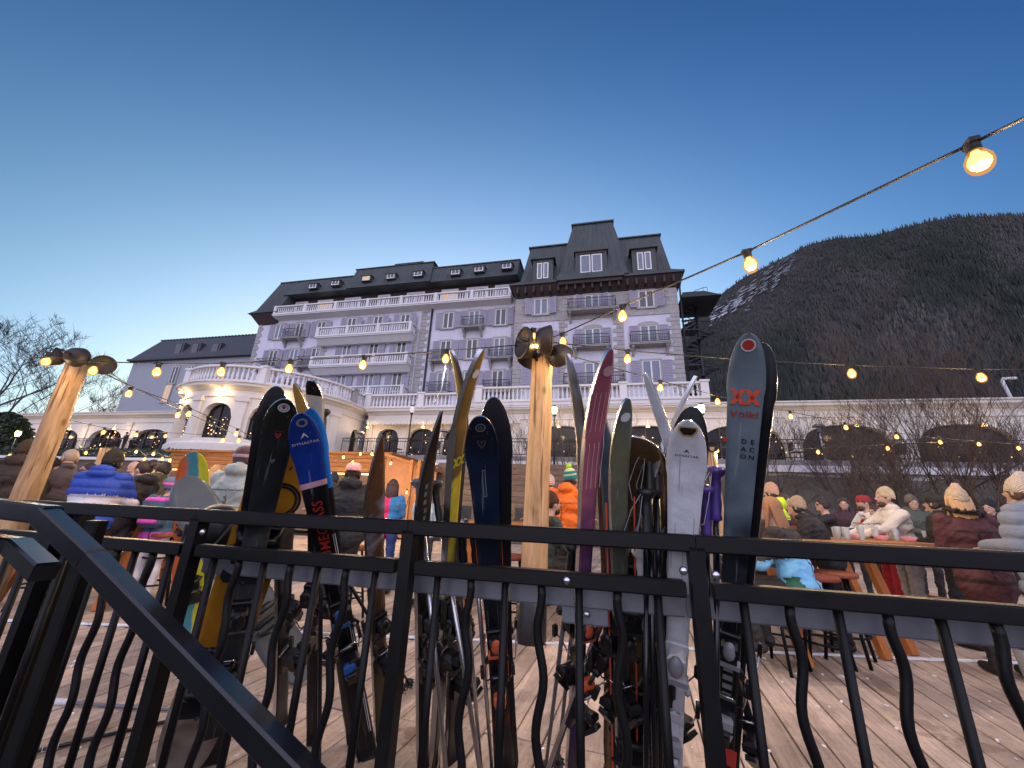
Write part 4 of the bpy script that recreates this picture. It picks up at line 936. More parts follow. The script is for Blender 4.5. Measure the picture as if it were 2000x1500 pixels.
# ================================================================ METAL BALUSTRADE IN THE FOREGROUND
ra = math.atan2(-.22, 1); RT = .997
def rl(X): return 1.235-.22*X
rail = empty('balustrade_railing', (0, rl(0), 0), ra, 'black metal railing with straight and wavy bars that the skis lean on', 'railing')
def rloc(px, py, z=None):       # pixel on the rail plane -> local s
    d = ray(px, py); k = 1.235/(d[1]+.22*d[0]); p = CAM+d*k; return float((p[0]*1)/math.cos(ra)), float(p[2])
sP2, sP3, sP4 = rloc(385, 1040)[0], rloc(800, 1060)[0], rloc(1358, 1080)[0]
sP1 = rloc(112, 1040)[0]
gap = (sP4-sP3)/8
sR = sP4+gap*8.0+.0
sE = sR+gap*8
def bar(s0, s1, zt, h, dep, name, m='black', y=0, **kw):
    d = MB(); d.cbox((0, 0, 0), (s1-s0, dep, h), bev=.004); o = d.build(name, M[m], rail, **kw); o.location = ((s0+s1)/2, y, zt-h/2); return o
for a, b in ((sP1-.35, sP2), (sP2, sP3), (sP3, sP4), (sP4, sE)):
    bar(a+.0, b-.002, RT, .044, .045, 'top_rail')
    bar(a+.034, b-.034, RT-.115, .040, .042, 'middle_rail')
for a, b in ((sP2, sP3), (sP3, sP4), (sP4, sE)):
    o = bar(a-.02, b-.025, RT-.162, .058, .006, 'toe_plate', 'galv', y=.075)
    bar(a+.034, b-.034, .10, .04, .042, 'bottom_rail')
o = bar(sP1+.03, sP2-.034, .12, .035, .042, 'bottom_rail'); bar(sP1-.3, sP2, .055, .05, .10, 'kerb_strip', 'galv', y=.09)
sT = rloc(1108, 1150)[0]; bar(sT-.02, sT+.11, RT-.155, .11, .006, 'joint_plate', 'galv', y=.085)
pm = MB(); pm.cbox((0, 0, .485), (.038, .045, .97), bev=.004); pmesh = pm.mesh('post', M['black'])
for s in (sP1, sP2, sP3, sP4, sR, sE):
    c = link('post', pmesh, rail); c.location = (s, .0, 0)
c = link('post', pmesh, rail); c.location = (sP1+.055, .035, 0)
zt_ = RT-.156; zb_ = .10
b1 = MB(); b1.tube([(0, 0, zb_), (0, 0, zt_)], .0115, 8); straight = b1.mesh('straight_bar', M['black'])
b2 = MB(); zz = np.linspace(zb_, zt_, 34); b2.tube([(.0095*math.sin((z-zb_)*2*PI/.235+.4)*min(1, (z-zb_)*12, (zt_-z)*12), 0, z) for z in zz], .0118, 8); wavy = b2.mesh('wavy_bar', M['black'])
for (a, b, n) in ((sP1, sP2, 8), (sP2, sP3, 8), (sP3, sP4, 8), (sP4, sR, 8), (sR, sE, 8)):
    for k in range(1, n):
        s = a+(b-a)*k/n; w2 = k % 2 == 0
        c = link('wavy_bar' if w2 else 'straight_bar', wavy if w2 else straight, rail); c.location = (s, 0, 0)
        if w2 and random.random() < .5: c.scale[0] = -1
k = 1
while sP1-.35-gap*0 < sP1-k*gap: 
    c = link('straight_bar', straight, rail); c.location = (sP1-k*gap, 0, 0); k += 1
bo = MB(); bo.ell((0, 0, 0), (.011, .008, .011), n=10); bmesh_ = bo.mesh('bolt', M['steel'])
for (s, z, y) in ((sP2+.045, RT-.075, -.02), (sP4-.038, RT-.09, -.02), (sP4+.04, RT-.095, -.02), (sP1+.13, RT-.155, -.03), (sT+.0, RT-.135, -.024), (sT+.05, RT-.235, .075), (sP4-.03, .42, -.025), (sP4+.05, .42, -.025)):
    c = link('bolt', bmesh_, rail); c.location = (s, y, z)
# stair handrail coming down towards the camera
hr = empty('stair_handrail', (-.9, .8, -.6), 0, 'shiny black sloping stair handrail in the left foreground', 'handrail')
def beam(p0, p1, wd, h, name, mt='blackgloss', parent=None, upv=(0, 0, 1)):
    p0 = Vector(p0); p1 = Vector(p1); x = (p1-p0).normalized(); y = Vector(upv).cross(x).normalized(); z = x.cross(y)
    Mx = Matrix((x, y, z)).transposed(); d = MB(tuple(parent.location) if parent else (0, 0, 0)); d.cbox((p0+p1)/2, ((p1-p0).length, wd, h), Mx, bev=.005)
    return d.build(name, M[mt], parent)
A = atY(100, 1006, 1.10); B = atY(250, 1172, 1.03); Cc = atY(720, 1650, .86)
mid = Vector(A).lerp(Vector(B), .55)
beam(atY(-60, 985, 1.12), tuple(A), .046, .047, 'level_section', parent=hr)
beam(tuple(Vector(A)+Vector((-.02, 0, 0))), tuple(mid), .046, .047, 'sloping_section', parent=hr)
beam(tuple(Vector(mid)+(Vector(Cc)-Vector(mid)).normalized()*.003), tuple(Cc), .046, .047, 'sloping_section', parent=hr)
beam((A[0]-.03, A[1]+.16, -.1), (A[0]-.03, A[1]+.16, A[2]-.02), .04, .04, 'post', 'black', hr, (0, 1, 0))
A2 = atY(32, 1066, 1.15); B2_ = atY(88, 1118, 1.08)
hr2 = empty('lower_handrail', (-1.2, .9, -.6), 0, 'short lower black handrail end bending down at the left edge', 'handrail')
beam(atY(-90, 1050, 1.15), tuple(A2), .05, .04, 'level_section', parent=hr2); beam(tuple(A2), tuple(B2_), .05, .045, 'sloping_section', parent=hr2)

# ================================================================ LOG POSTS WITH ROUND LAMP HOUSINGS, LIGHT STRINGS
def log_post(X, Y, h, r, label, lean=(0, 0), sleeve=True):
    o = empty('log_post', (X, Y, 0), 0, label, 'post', 'log posts carrying the light strings')
    n = 14; d = MB(); rs = random.Random(int(X*10)); prof = [(0, 0, .1), (0, 0, h)]
    pts = []; rr = []
    for k in range(12):
        z = .02+(h-.02)*k/11; pts.append((lean[0]*z+rs.uniform(-.004, .004), lean[1]*z, z)); rr.append(r*(1.03-.10*k/11)+rs.uniform(-.002, .002))
    d.tube(pts, rr, 18); d.build('log', M['pine'], o)
    if sleeve: e_ = MB(); e_.lathe([(r*1.12, 0), (r*1.12, .30), (r*1.02, .31)], 18); e_.build('sleeve', M['plastic'], o)
    return o
PY = 3.56
cb = atZ(1033, 1258); ct = atY(1058, 690, PY)
c_post = log_post(cb[0]+.02, PY+.1, ct[2], .115, 'central upright log post with five round dark lamp housings at its top', lean=((ct[0]-cb[0])/ct[2], 0))
lp = atY(152, 712, 3.95); lb_ = atY(18, 1050, 3.95)
lxb = lb_[0]-(lp[0]-lb_[0])/(lp[2]-lb_[2])*lb_[2]
l_post = log_post(lxb, 3.95, lp[2], .098, 'log post on the left that looks strongly tilted, with three round lamp housings', lean=((lp[0]-lxb)/lp[2], 0), sleeve=False)
dm = MB(); dm.lathe([(0.0001, .10), (.06, .092), (.1, .06), (.122, .0), (.125, -.025), (.118, -.03)], 18); dm.lathe([(.118, -.03), (.1, .0), (.0001, .03)], 18)
domemesh = dm.mesh('dome', M['housing']); 
rimm = MB(); rimm.lathe([(.118, -.034), (.128, -.03), (.13, -.018), (.122, -.012)], 18); rimmesh = rimm.mesh('rim', M['housing'])
def housing(px, py, Y, face, size, label, grp='round lamp housings on the log posts'):
    p = atY(px, py, Y); o = empty('lamp_housing', tuple(p), 0, label, 'spotlight', grp)
    d = Vector(face).normalized(); o.rotation_euler = d.to_track_quat('-Z', 'Y').to_euler(); o.scale = (size,)*3
    a = link('dome', domemesh, o); b = link('rim', rimmesh, o); 
    e_ = MB(); e_.tube([(0, 0, .08), (0, 0, .17), (.03, 0, .24)], .018, 6); e_.build('arm', M['iron'], o)
    return o
housing(1026, 671, PY-.1, (-1, -.5, .0), 1.25, 'largest dome lamp housing on the left of the central post top')
housing(1067, 665, PY-.2, (.9, .1, .05), 1.15, 'dome lamp housing in front of the central post top facing right')
housing(1094, 694, PY-.05, (.55, .8, -.35), 1.0, 'dome lamp housing low on the right of the central post showing its yoke')
housing(1034, 703, PY+.1, (-.4, -.2, -1), 1.0, 'dark dome lamp housing low on the left behind the central post')
housing(110, 697, 3.85, (-.7, -.6, 0), .78, 'round lamp housing farthest left on the tilted log post')
housing(150, 697, 3.75, (-.2, 1, 0), .82, 'round lamp housing on top of the tilted log post seen from behind')
housing(202, 713, 3.85, (.7, -.6, -.1), .8, 'round lamp housing on the right of the tilted log post')
housing(172, 712, 4.1, (.2, .9, -.4), .6, 'small dark lamp housing behind the tilted log post')
# bulbs
gb_ = MB(); gb_.lathe([(0.0001, -.140), (.020, -.136), (.031, -.124), (.038, -.100), (.037, -.078), (.027, -.054), (.018, -.038)], 16); halomesh = gb_.mesh('halo_shell', M['halo_shell'])  # added shell that carries the amber halo around the bulb core
bb = MB(); bb.lathe([(0.0001, -.118), (.017, -.120), (.028, -.106), (.031, -.090), (.026, -.070), (.015, -.054), (.011, -.040)], 12); bulbmesh = bb.mesh('bulb', M['bulb'])
sk = MB(); sk.lathe([(.0165, -.045), (.021, -.04), (.022, -.005), (.014, .006), (.0001, .008)], 10); sk.cbox((0, 0, .002), (.03, .05, .02), m=0); skm = sk.mesh('socket', M['rubber'])
lights = {}
def bulb(p, watts, label='glowing round bulb on the light string', grp='warm bulbs on the light strings', lit=True, sc=1):
    o = empty('light_bulb', tuple(p), random.uniform(0, 3), label, 'light bulb', grp); o.scale = (sc,)*3
    o.rotation_euler[0] = random.uniform(-.12, .12)
    link('bulb', bulbmesh, o); link('halo_shell', halomesh, o); link('socket', skm, o)
    if lit:
        key = watts
        if key not in lights:
            l = bpy.data.lights.new('bulb_light', 'POINT'); l.energy = watts*2.7; l.color = (1, .68, .36); l.shadow_soft_size = .03; lights[key] = l
        lo = bpy.data.objects.new('bulb_light', lights[key]); COL.objects.link(lo); lo.parent = o; lo.location = (0, 0, -.175)
    return o
def string(pts, name_label, bulbs, r=.006, sag=0, watts=9, blabels=None, grp=None, sc=1):
    """pts: 3D points; bulbs: fractions or explicit points hanging on it"""
    o = None; P3 = []
    for a, b in zip(pts[:-1], pts[1:]):
        a = Vector(a); b = Vector(b)
        for k in range(8): P3.append(a.lerp(b, k/8)-Vector((0, 0, 4*sag*(k/8)*(1-k/8))))
    P3.append(Vector(pts[-1])); d = MB(tuple(pts[0])); d.tube(P3, r, 5); e_ = d.build('light_string', M['rubber'], label=name_label, cat='cable', group='light string cables'); e_.location = tuple(pts[0])
    for k, b in enumerate(bulbs): bulb(b, watts, blabels[k] if blabels else 'glowing round bulb on the light string', grp or 'warm bulbs on the light strings', sc=sc)
def up_(p, dz=.0): q = np.array(p, float); q[2] += dz; return tuple(q)
# string A: from the central post forward to the right, over the railing
PA = [atY(1098, 652, 3.5), atY(1216, 598, 2.69), atY(1458, 492, 1.88), atY(1896, 281, 1.07)]
end = PA[3]+(PA[3]-PA[2])*.6
string([atY(1072, 661, 3.56)]+PA+[end], 'black cable running from the central post up to the top right corner', PA, r=.0065, watts=11,
       blabels=['lit bulb on the rising string touching the central post', 'lit bulb on the rising string in front of the hotel wing', 'lit bulb on the rising string beside the mountain ridge', 'largest lit bulb, on the rising string near the top right'])
# string B: between the posts
PB = [atY(x, y, 3.55) for x, y in ((872, 685), (712, 697), (568, 704), (436, 710), (311, 710))]
string([atY(1010, 674, 3.56)]+PB+[atY(170, 706, 3.6)], 'level cable between the central post and the tilted post', PB, watts=9,
       blabels=['lit bulb beside the tip of the yellow ski', 'lit bulb in front of the white hotel balconies', 'lit bulb above the thin yellow ski tip', 'lit bulb in front of the rounded pavilion balustrade', 'lit bulb in front of the grey annex'])
PC = [atY(x, y, 3.5) for x, y in ((1226, 685), (1440, 702), (1660, 713), (1910, 721))]
string([atY(1072, 668, 3.56)]+PC+[atY(2200, 722, 3.5)], 'level cable from the central post to the right edge', PC, watts=9,
       blabels=['lit bulb in front of the right hotel balcony', 'bulb hidden behind the tallest grey ski', 'lit bulb in front of the mountain right of the tallest ski', 'lit bulb in front of the mountain near the right edge'])
PD = [atY(1290, 744, 4.4), atY(1400, 773, 5.3), atY(1543, 804, 6.2), atY(1650, 826, 7.0), atY(1749, 845, 7.8), atY(1833, 856, 8.6)]
string([atY(1090, 688, 3.6)]+PD+[atY(1990, 866, 9.6)], 'cable running from the central post down to the far right', PD, watts=9,
       blabels=['lit bulb behind the crossed ski tips', 'bulb hidden behind the tallest ski, on the falling string', 'first lit bulb right of the tallest ski on the falling string', 'second lit bulb right of the tallest ski on the falling string', 'third lit bulb right of the tallest ski on the falling string', 'fourth lit bulb right of the tallest ski on the falling string'])
PE = [atY(x, y, Y) for x, y, Y in ((1400, 872, 8.3), (1486, 878, 8.4), (1597, 875, 8.5), (1732, 868, 8.6), (1909, 860, 8.7), (1986, 868, 8.8))]
string([atY(1385, 868, 8.3)]+PE+[atY(2150, 860, 9)], 'far low cable across the right side of the deck', PE, watts=9,
       blabels=['lit bulb beside the small far dome lamp', 'lit bulb at the right edge of the tallest ski', 'lit bulb in front of the terrace railing left of the wide arch', 'lit bulb under the wide arch', 'brightest bulb pair in front of the right arch', 'lit bulb at the right edge by the stairs'])
PF = [atY(x, y, Y) for x, y, Y in ((256, 756, 4.6), (350, 800, 6.0), (372, 798, 6.0), (438, 852, 7.6), (464, 838, 7.4), (468, 852, 8.0))]
string([atY(215, 727, 3.65), PF[0], PF[2], PF[4], atY(520, 870, 9)], 'upper cable of the pair falling from the tilted post towards the pavilion', [PF[0], PF[2], PF[4]], watts=9, blabels=['lit bulb just right of the tilted post in front of the annex corner', 'right bulb of the lit pair at the pavilion edge', 'upper lit bulb beside the pavilion pilaster'])
string([atY(205, 730, 3.65), PF[1], PF[5], atY(540, 880, 9)], 'lower cable of the pair falling from the tilted post towards the pavilion', [PF[1], PF[3], PF[5]], watts=9, blabels=['left bulb of the lit pair at the pavilion edge', 'small lit bulb at the pavilion base', 'lower lit bulb beside the pavilion pilaster'])
string([atY(60, 700, 3.2), atY(105, 697, 3.4), atY(172, 706, 3.6)], 'short cable end beside the tilted post', [atY(97, 690, 3.65), atY(188, 708, 3.65)], watts=1.5, blabels=['lit bulb in front of the leftmost lamp housing', 'lit bulb in front of the right lamp housing on the tilted post'])
bulb(atY(1042, 643, 3.35), 3.5, 'lit bulb between the two upper housings of the central post')
PG = [atY(x, y, Y) for x, y, Y in ((133, 820, 7), (205, 836, 8), (268, 842, 9), (325, 845, 10))]
string([atY(90, 790, 6)]+PG+[atY(420, 850, 11)], 'cable behind the tilted post in front of the left arcade', PG, watts=9, blabels=['lit bulb touching the right side of the tilted post', 'lit bulb in the arcade arch right of the tilted post', 'lit bulb beside the person on the left terrace', 'lit bulb in the narrow arch beside the pavilion'])
hb = []
for k, (x, y) in enumerate(((22, 883), (128, 880), (170, 878), (225, 873), (243, 884), (268, 876), (285, 890), (302, 880), (318, 890), (334, 892), (395, 893), (637, 900), (672, 886), (690, 896), (705, 880), (728, 880), (765, 898), (795, 955), (850, 898))):
    hb.append(atY(x, y, 9.8+.5*(k % 3)))
HL = 'small warm bulb in the cluster around the bar hut'
string([up_(hb[0], .05)]+hb[1:10]+[atY(420, 886, 10.5)], 'lowest cable across the left side towards the bar hut', hb[:11], watts=16, blabels=[ORD[k]+' small bulb from the left on the lowest cable towards the hut' for k in range(11)], grp='small bulbs around the bar hut')
string([atY(600, 888, 10)]+[hb[11], hb[13], hb[14], hb[16], hb[18]]+[atY(900, 890, 10.5)], 'cable along the front of the bar hut', hb[11:], watts=16, blabels=[ORD[k]+' small bulb from the left on the cable along the hut front' for k in range(8)], grp='small bulbs around the bar hut')
p = atY(1388, 870, 8.4); fp = log_post(p[0], 8.4, p[2]-.05, .11, 'far log post between the white ski and the tallest ski', sleeve=True)
housing(1391, 873, 8.3, (-.3, -1, 0), .95, 'small far dome lamp housing between the white ski and the tallest ski')
p0 = atY(188, 935, 8.0); p1 = atY(208, 876, 8.0); sxx = (p1[0]-p0[0])/(p1[2]-p0[2]); fp2 = log_post(p0[0]-sxx*p0[2], 8.0, p1[2], .10, 'far log post leaning above the man in the blue puffer jacket', lean=(sxx, 0), sleeve=False)
# guy rope from the bulb to the left ski
d = MB(); a = Vector(tuple(atY(872, 705, 3.5))); b = Vector(tuple(atY(846, 790, 3.9))); d.tube([a, a.lerp(b, .5)+Vector((.03, 0, -.05)), b], .004, 5); d.build('guy_rope', M['plasticw'], label='thin white cord hanging below the bulb left of the yellow ski', cat='cord')
# ================================================================ SKIS, SNOWBOARDS AND POLES LEANING ON THE RAILING
def axes(dirv, roll, pos):
    """matrix with local z along dirv, local y (top side) turned to the photographer and rolled about z"""
    z = Vector(dirv).normalized(); tocam = (Vector(CAM)-Vector(pos)); y = (tocam-z*tocam.dot(z)).normalized(); y = Matrix.Rotation(roll, 3, z) @ y; x = y.cross(z).normalized()
    Mx = Matrix((x, y, z)).transposed().to_4x4(); Mx.translation = Vector(pos); return Mx
def solve_lean(Tp, Bp, L_, off=.05, ymax=3.2):
    """ski whose picture line runs through two pixels, resting on the rail's back edge: returns foot, direction"""
    rt, rb = ray(*Tp), ray(*Bp); nn = np.cross(rt, rb)
    # contact: ray in this plane through the rail back edge (height RT)
    yb = 1.235+off; best = None
    # line: points (X, yb-.22X, RT) ; nn.(P-CAM)=0
    den = nn[0]-.22*nn[1]; X = -(nn[1]*yb+nn[2]*(RT-.02-CAMZ))/den; Rc = np.array([X, yb-.22*X, RT-.02])
    for y in np.linspace(yb-.22*X+.1, ymax, 240):
        Xf = -(nn[1]*y+nn[2]*(0-CAMZ))/nn[0]; P = np.array([Xf, y, 0.0]); d = Rc-P; d = d/np.linalg.norm(d)
        # intersection of the line with the ray through the tip
        A = np.stack([d, -rt], 1); s, *_ = np.linalg.lstsq(A, CAM-P, rcond=None)
        ln = s[0]
        if s[1] <= 0 or ln < .5: continue
        e = abs(ln-L_)
        if best is None or e < best[0]: best = (e, P, d, ln)
    return best[1], best[2], best[3]
def ski_mesh(L_, wt, ww, wl, th=.018, tip=.07, tipl=.16, tail=.01, n=44, pointed=.5):
    mb = MB(); vs = []; fs = []; c = 6
    for i in range(n):
        f = i/(n-1); z = L_*(1-(1-f)**2.2)
        # sidecut
        if z < L_*.45: q = 1-z/(L_*.45); w = ww+(wl-ww)*q**1.6
        else: q = (z-L_*.45)/(L_*.55-tipl*.6); w = ww+(wt-ww)*min(1, q)**1.7
        if z > L_-tipl: t = (z-(L_-tipl))/tipl; w = wt*max(0.0, 1-t**(2.4 if pointed < .8 else 1.5))**(.5 if pointed < .8 else .8)+.002
        if z < .03: w = w*(.82+.18*(z/.03))
        y = tip*max(0, (z-(L_-tipl*1.6))/(tipl*1.6))**2+tail*max(0, 1-z/.1)**2
        tt = th*(.55 if z > L_-tipl or z < .15 else 1)
        for j in range(c): x = -w/2+w*j/(c-1); e = .0015 if j in (0, c-1) else 0; vs.append((x, y+tt/2-e, z))
        for j in range(c): x = w/2-w*j/(c-1); vs.append((x, y-tt/2, z))
    k = 2*c
    for i in range(n-1):
        for j in range(k):
            q = (j+1) % k; m = 0 if j < c-1 else (1 if c-1 < j < k-1 else 2); fs.append(((i*k+j, i*k+q, (i+1)*k+q, (i+1)*k+j), m))
    fs.append((tuple(range(k)), 2)); fs.append((tuple((n-1)*k+j for j in range(k-1, -1, -1)), 2))
    b = len(mb.v); mb.v.extend(vs)
    for f, m in fs: mb.f.append(f[::-1]); mb.mi.append(m); mb.sm.append(m == 0 or m == 1)
    return mb
def board_mesh(L_, w, th=.012, n=40, kick=.05):
    mb = MB(); vs = []; c = 8; e_ = .27
    for i in range(n):
        f = i/(n-1); z = L_*f
        z = L_*.5-L_*.5*math.cos(PI*f)
        side = w*(.86+.14*((z/L_-.5)*2)**2); t = 0
        if z < e_: t = 1-z/e_
        if z > L_-e_: t = (z-(L_-e_))/e_
        ww = side*math.sqrt(max(0, 1-t**2.6))+.002; y = kick*t**2
        for j in range(c): vs.append((-ww/2+ww*j/(c-1), y+th/2, z))
        for j in range(c): vs.append((ww/2-ww*j/(c-1), y-th/2, z))
    k = 2*c; mb.v.extend(vs)
    for i in range(n-1):
        for j in range(k): q = (j+1) % k; m = 0 if j < c-1 else (1 if c-1 < j < k-1 else 2); mb.f.append((i*k+j, i*k+q, (i+1)*k+q, (i+1)*k+j)[::-1]); mb.mi.append(m); mb.sm.append(True)
    return mb
tcache = {}
def lettering(parent, text, size, loc, color, rot='up', sx=1, name='lettering', sh=0, depth=.0006):
    """flat print lying on the top side (local +y) of a ski"""
    c = bpy.data.curves.new('t', 'FONT'); c.body = text; c.size = size; c.align_x = 'CENTER'; c.align_y = 'CENTER'; c.extrude = depth; c.resolution_u = 2; c.shear = sh; c.space_character = 1.05; c.offset = size*.012
    o = bpy.data.objects.new('t', c); dg = bpy.context.evaluated_depsgraph_get(); me = bpy.data.meshes.new_from_object(o); bpy.data.objects.remove(o)
    me.materials.clear(); me.materials.append(color)
    q = link(name, me, parent)
    # text plane xy -> ski plane: text x -> local -x? (seen from +y, right is -x), text y -> z
    ux = Vector((-1, 0, 0)); uy = Vector((0, 0, 1))
    if rot == 'down': ux, uy = Vector((0, 0, -1)), Vector((-1, 0, 0))     # reads downwards
    if rot == 'climb': ux, uy = Vector((0, 0, 1)), Vector((1, 0, 0))       # reads upwards
    uz = ux.cross(uy); Mx = Matrix((ux*sx, uy, uz)).transposed().to_4x4(); Mx.translation = Vector(loc)
    for v in me.vertices:
        w = Mx @ v.co; v.co = (w.x, ys(w.z)+.0009, w.z)
    return q
CUR = None
def ys(z, eps=.0012):
    if CUR is None: return .0075
    L_, tip, tipl, th = CUR
    return tip*max(0, (z-(L_-tipl*1.6))/(tipl*1.6))**2+th*(.55 if z > L_-tipl else 1)/2+eps+(.0012 if L_-tipl-.05 < z <= L_-tipl+.004 else 0)
def flat_shape(parent, polys, y, color, name='emblem', th=.0008):
    global PRK
    PRK = (PRK+1) % 7
    mb = MB()
    for p in polys:
        p = [(-a, b) for a, b in p]
        zs = [q[1] for q in p]
        if len(p) == 4 and max(zs)-min(zs) > .09:      # long strip: follow the surface
            (a0, b0), (a1, b1), (a2, b2), (a3, b3) = p; n = max(2, int((max(zs)-min(zs))/.03)); vs = []
            for k in range(n+1):
                f = k/n; l = (a0+(a3-a0)*f, b0+(b3-b0)*f); r_ = (a1+(a2-a1)*f, b1+(b2-b1)*f); vs += [(l[0], ys(l[1])+PRK*.00015, l[1]), (r_[0], ys(r_[1])+PRK*.00015, r_[1])]
            mb.add(vs, [(2*k, 2*k+1, 2*k+3, 2*k+2) for k in range(n)])
        else: mb.add([(a, ys(b)+PRK*.00015, b) for a, b in p], [tuple(range(len(p)))])
    return mb.build(name, color, parent)
PRK = 0
def tri_ring(parent, cx, cz, r, y, color, name='emblem', n=20, inner=.0):
    if inner:
        mb = MB(); vs = []; 
        for k in range(n): a = 2*PI*k/n; vs += [(cx+r*math.cos(a), ys(cz+r*math.sin(a))+.0006, cz+r*math.sin(a)), (cx+r*inner*math.cos(a), ys(cz+r*inner*math.sin(a))+.0006, cz+r*inner*math.sin(a))]
        mb.add(vs, [(2*k, 2*((k+1) % n), 2*((k+1) % n)+1, 2*k+1) for k in range(n)]); return mb.build(name, color, parent)
    return flat_shape(parent, [[(cx+r*math.cos(2*PI*k/n), cz+r*math.sin(2*PI*k/n)) for k in range(n)]], y, color, name)
# binding: toe piece, heel piece, brake arms, lever (local y outwards)
def binding_parts(parent, zc, c1, c2, sc=1.0, seed=0, brake=True):
    rs = random.Random(seed); s = sc
    d = MB(); d.cbox((0, .018, zc+.14*s), (.062*s, .022, .12*s), bev=.004); d.cbox((0, .045, zc+.15*s), (.05*s, .045*s, .075*s), bev=.008); d.cbox((0, .055*s, zc+.105*s), (.07*s, .03*s, .03*s), m=1, bev=.006); d.ell((0, .07*s, zc+.16*s), (.022*s, .016*s, .035*s), 1)
    for x in (-1, 1): d.tube([(x*.018, .05*s, zc+.11*s), (x*.038, .055*s, zc+.075*s), (x*.034, .05*s, zc+.06*s)], .008*s, 6, 0)
    d.build('toe_piece', [M[c1], M[c2]], parent)
    d = MB(); d.cbox((0, .016, zc-.13*s), (.058*s, .02, .15*s), bev=.004); d.cbox((0, .05*s, zc-.12*s), (.058*s, .065*s, .07*s), bev=.012); d.cbox((0, .085*s, zc-.10*s), (.05*s, .05*s, .04*s), Matrix.Rotation(.4, 3, 'X'), m=1, bev=.008); d.cbox((0, .10*s, zc-.15*s), (.036*s, .014, .11*s), Matrix.Rotation(-.5, 3, 'X'), bev=.004); d.ell((0, .065*s, zc-.155*s), (.028*s, .03*s, .035*s), 1)
    d.build('heel_piece', [M[c1], M[c2]], parent)
    if brake:
        d = MB(); 
        for x in (-1, 1): d.tube([(x*.02, .02, zc-.07*s), (x*.052*s, .03, zc-.06*s), (x*.056*s, .05*s, zc-.02*s), (x*.06*s, .085*s, zc+.05*s)], .0028, 5, 0); d.cbox((x*.061*s, .09*s, zc+.065*s), (.012, .016, .05), m=1, bev=.003)
        d.tube([(-.02, .03, zc-.05*s), (-.015, .05, zc-.02*s), (.015, .05, zc-.02*s), (.02, .03, zc-.05*s)], .0026, 5, 0)
        d.build('brake', [M['steel'], M['plastic']], parent)
SCL = [1]
def sm(name, stops, L_, rough=.28, streak=False, coat=.35, bump=0):
    return bands(name, stops, 2, rough+.06, coat*.3, .12, 9, (0, L_), streak, bump)
edge = M['steel']
def make_ski(label, Tp, Bp, L_, wt, ww, wl, top, base, roll=0, off=.05, tip=.06, tipl=.16, bind=('plastic', 'plastic'), bz=.42, pointed=.5, group='skis leaning on the railing', th=.018, flip=False, name='ski', bsc=1.0, shift=(0, 0, 0), tilt=0, wpx=None):
    global CUR
    P, d, ln = solve_lean(Tp, Bp, L_, off)
    ln = min(ln, L_*1.12); tY = (P+d*ln)[1]
    if wpx: k = wpx*tY/790/max(.6, abs(math.cos(roll)))/wt; wt, ww, wl = wt*k, ww*k, wl*k*1.05; bsc = bsc*max(.8, min(1.05, k*1.15))
    CUR = (ln, tip, tipl, th); SCL[0] = wt/.122
    o = empty(name, (0, 0, 0), 0, label, 'ski', group)
    Mx = axes(d, roll, P)
    if tilt: Mx = Mx @ Matrix.Rotation(tilt, 4, 'Y')
    o.matrix_world = Matrix.Translation(Vector(shift)) @ Mx
    m = ski_mesh(ln, wt, ww, wl, th, tip, tipl, pointed=pointed); b = m.build('ski_body', [top, base, edge], o)
    if bind: binding_parts(o, ln*bz, bind[0], bind[1], bsc, seed=int(Tp[0]))
    return o, ln
def S(h): return srgb(h)
blk = S('#17181b'); 
dkbase = mat('black_ski_base', (.010, .010, .012), .4, noise=.3, scale=8, spec=.15)
white_p = mat('white_print', (.7, .7, .7), .4); red_p = mat('red_print', (.5, .04, .03), .4); black_p = mat('black_print', (.012, .012, .015), .4); orange_p = mat('orange_red_print', (.62, .09, .05), .4); grey_p = mat('grey_print', (.22, .23, .24), .4); greyd_p = mat('dark_grey_print', (.05, .055, .07), .4); pink_p = mat('pink_print', (.62, .35, .38), .4); gold_p = mat('gold_print', (.55, .36, .08), .4)
M['orangep'] = mat('orange_plastic', (.65, .12, .04), .35); M['greyp'] = mat('grey_plastic', (.25, .26, .28), .35); M['bluep'] = mat('blue_plastic', (.02, .10, .30), .35)
def chevron(parent, cx, cz, s, y, col):   # small arrow mark of two blades
    flat_shape(parent, [[(cx-.5*s, cz-.42*s), (cx-.02*s, cz+.5*s), (cx+.1*s, cz+.14*s), (cx-.14*s, cz-.1*s)], [(cx+.06*s, cz+.34*s), (cx+.5*s, cz-.42*s), (cx+.2*s, cz-.2*s), (cx+.0*s, cz+.22*s)]], y, col)
def shield(parent, cx, cz, s, y, col):   # outlined shield with a crest mark
    flat_shape(parent, [[(cx-.5*s, cz+.4*s), (cx-.32*s, cz+.4*s), (cx-.28*s, cz-.1*s), (cx, cz-.55*s), (cx-.02*s, cz-.8*s), (cx-.42*s, cz-.2*s)], [(cx+.5*s, cz+.4*s), (cx+.32*s, cz+.4*s), (cx+.28*s, cz-.1*s), (cx, cz-.55*s), (cx+.02*s, cz-.8*s), (cx+.42*s, cz-.2*s)],
                        [(cx-.2*s, cz+.3*s), (cx-.08*s, cz+.3*s), (cx, cz+.05*s), (cx+.08*s, cz+.3*s), (cx+.2*s, cz+.3*s), (cx, cz-.3*s)]], y, col)
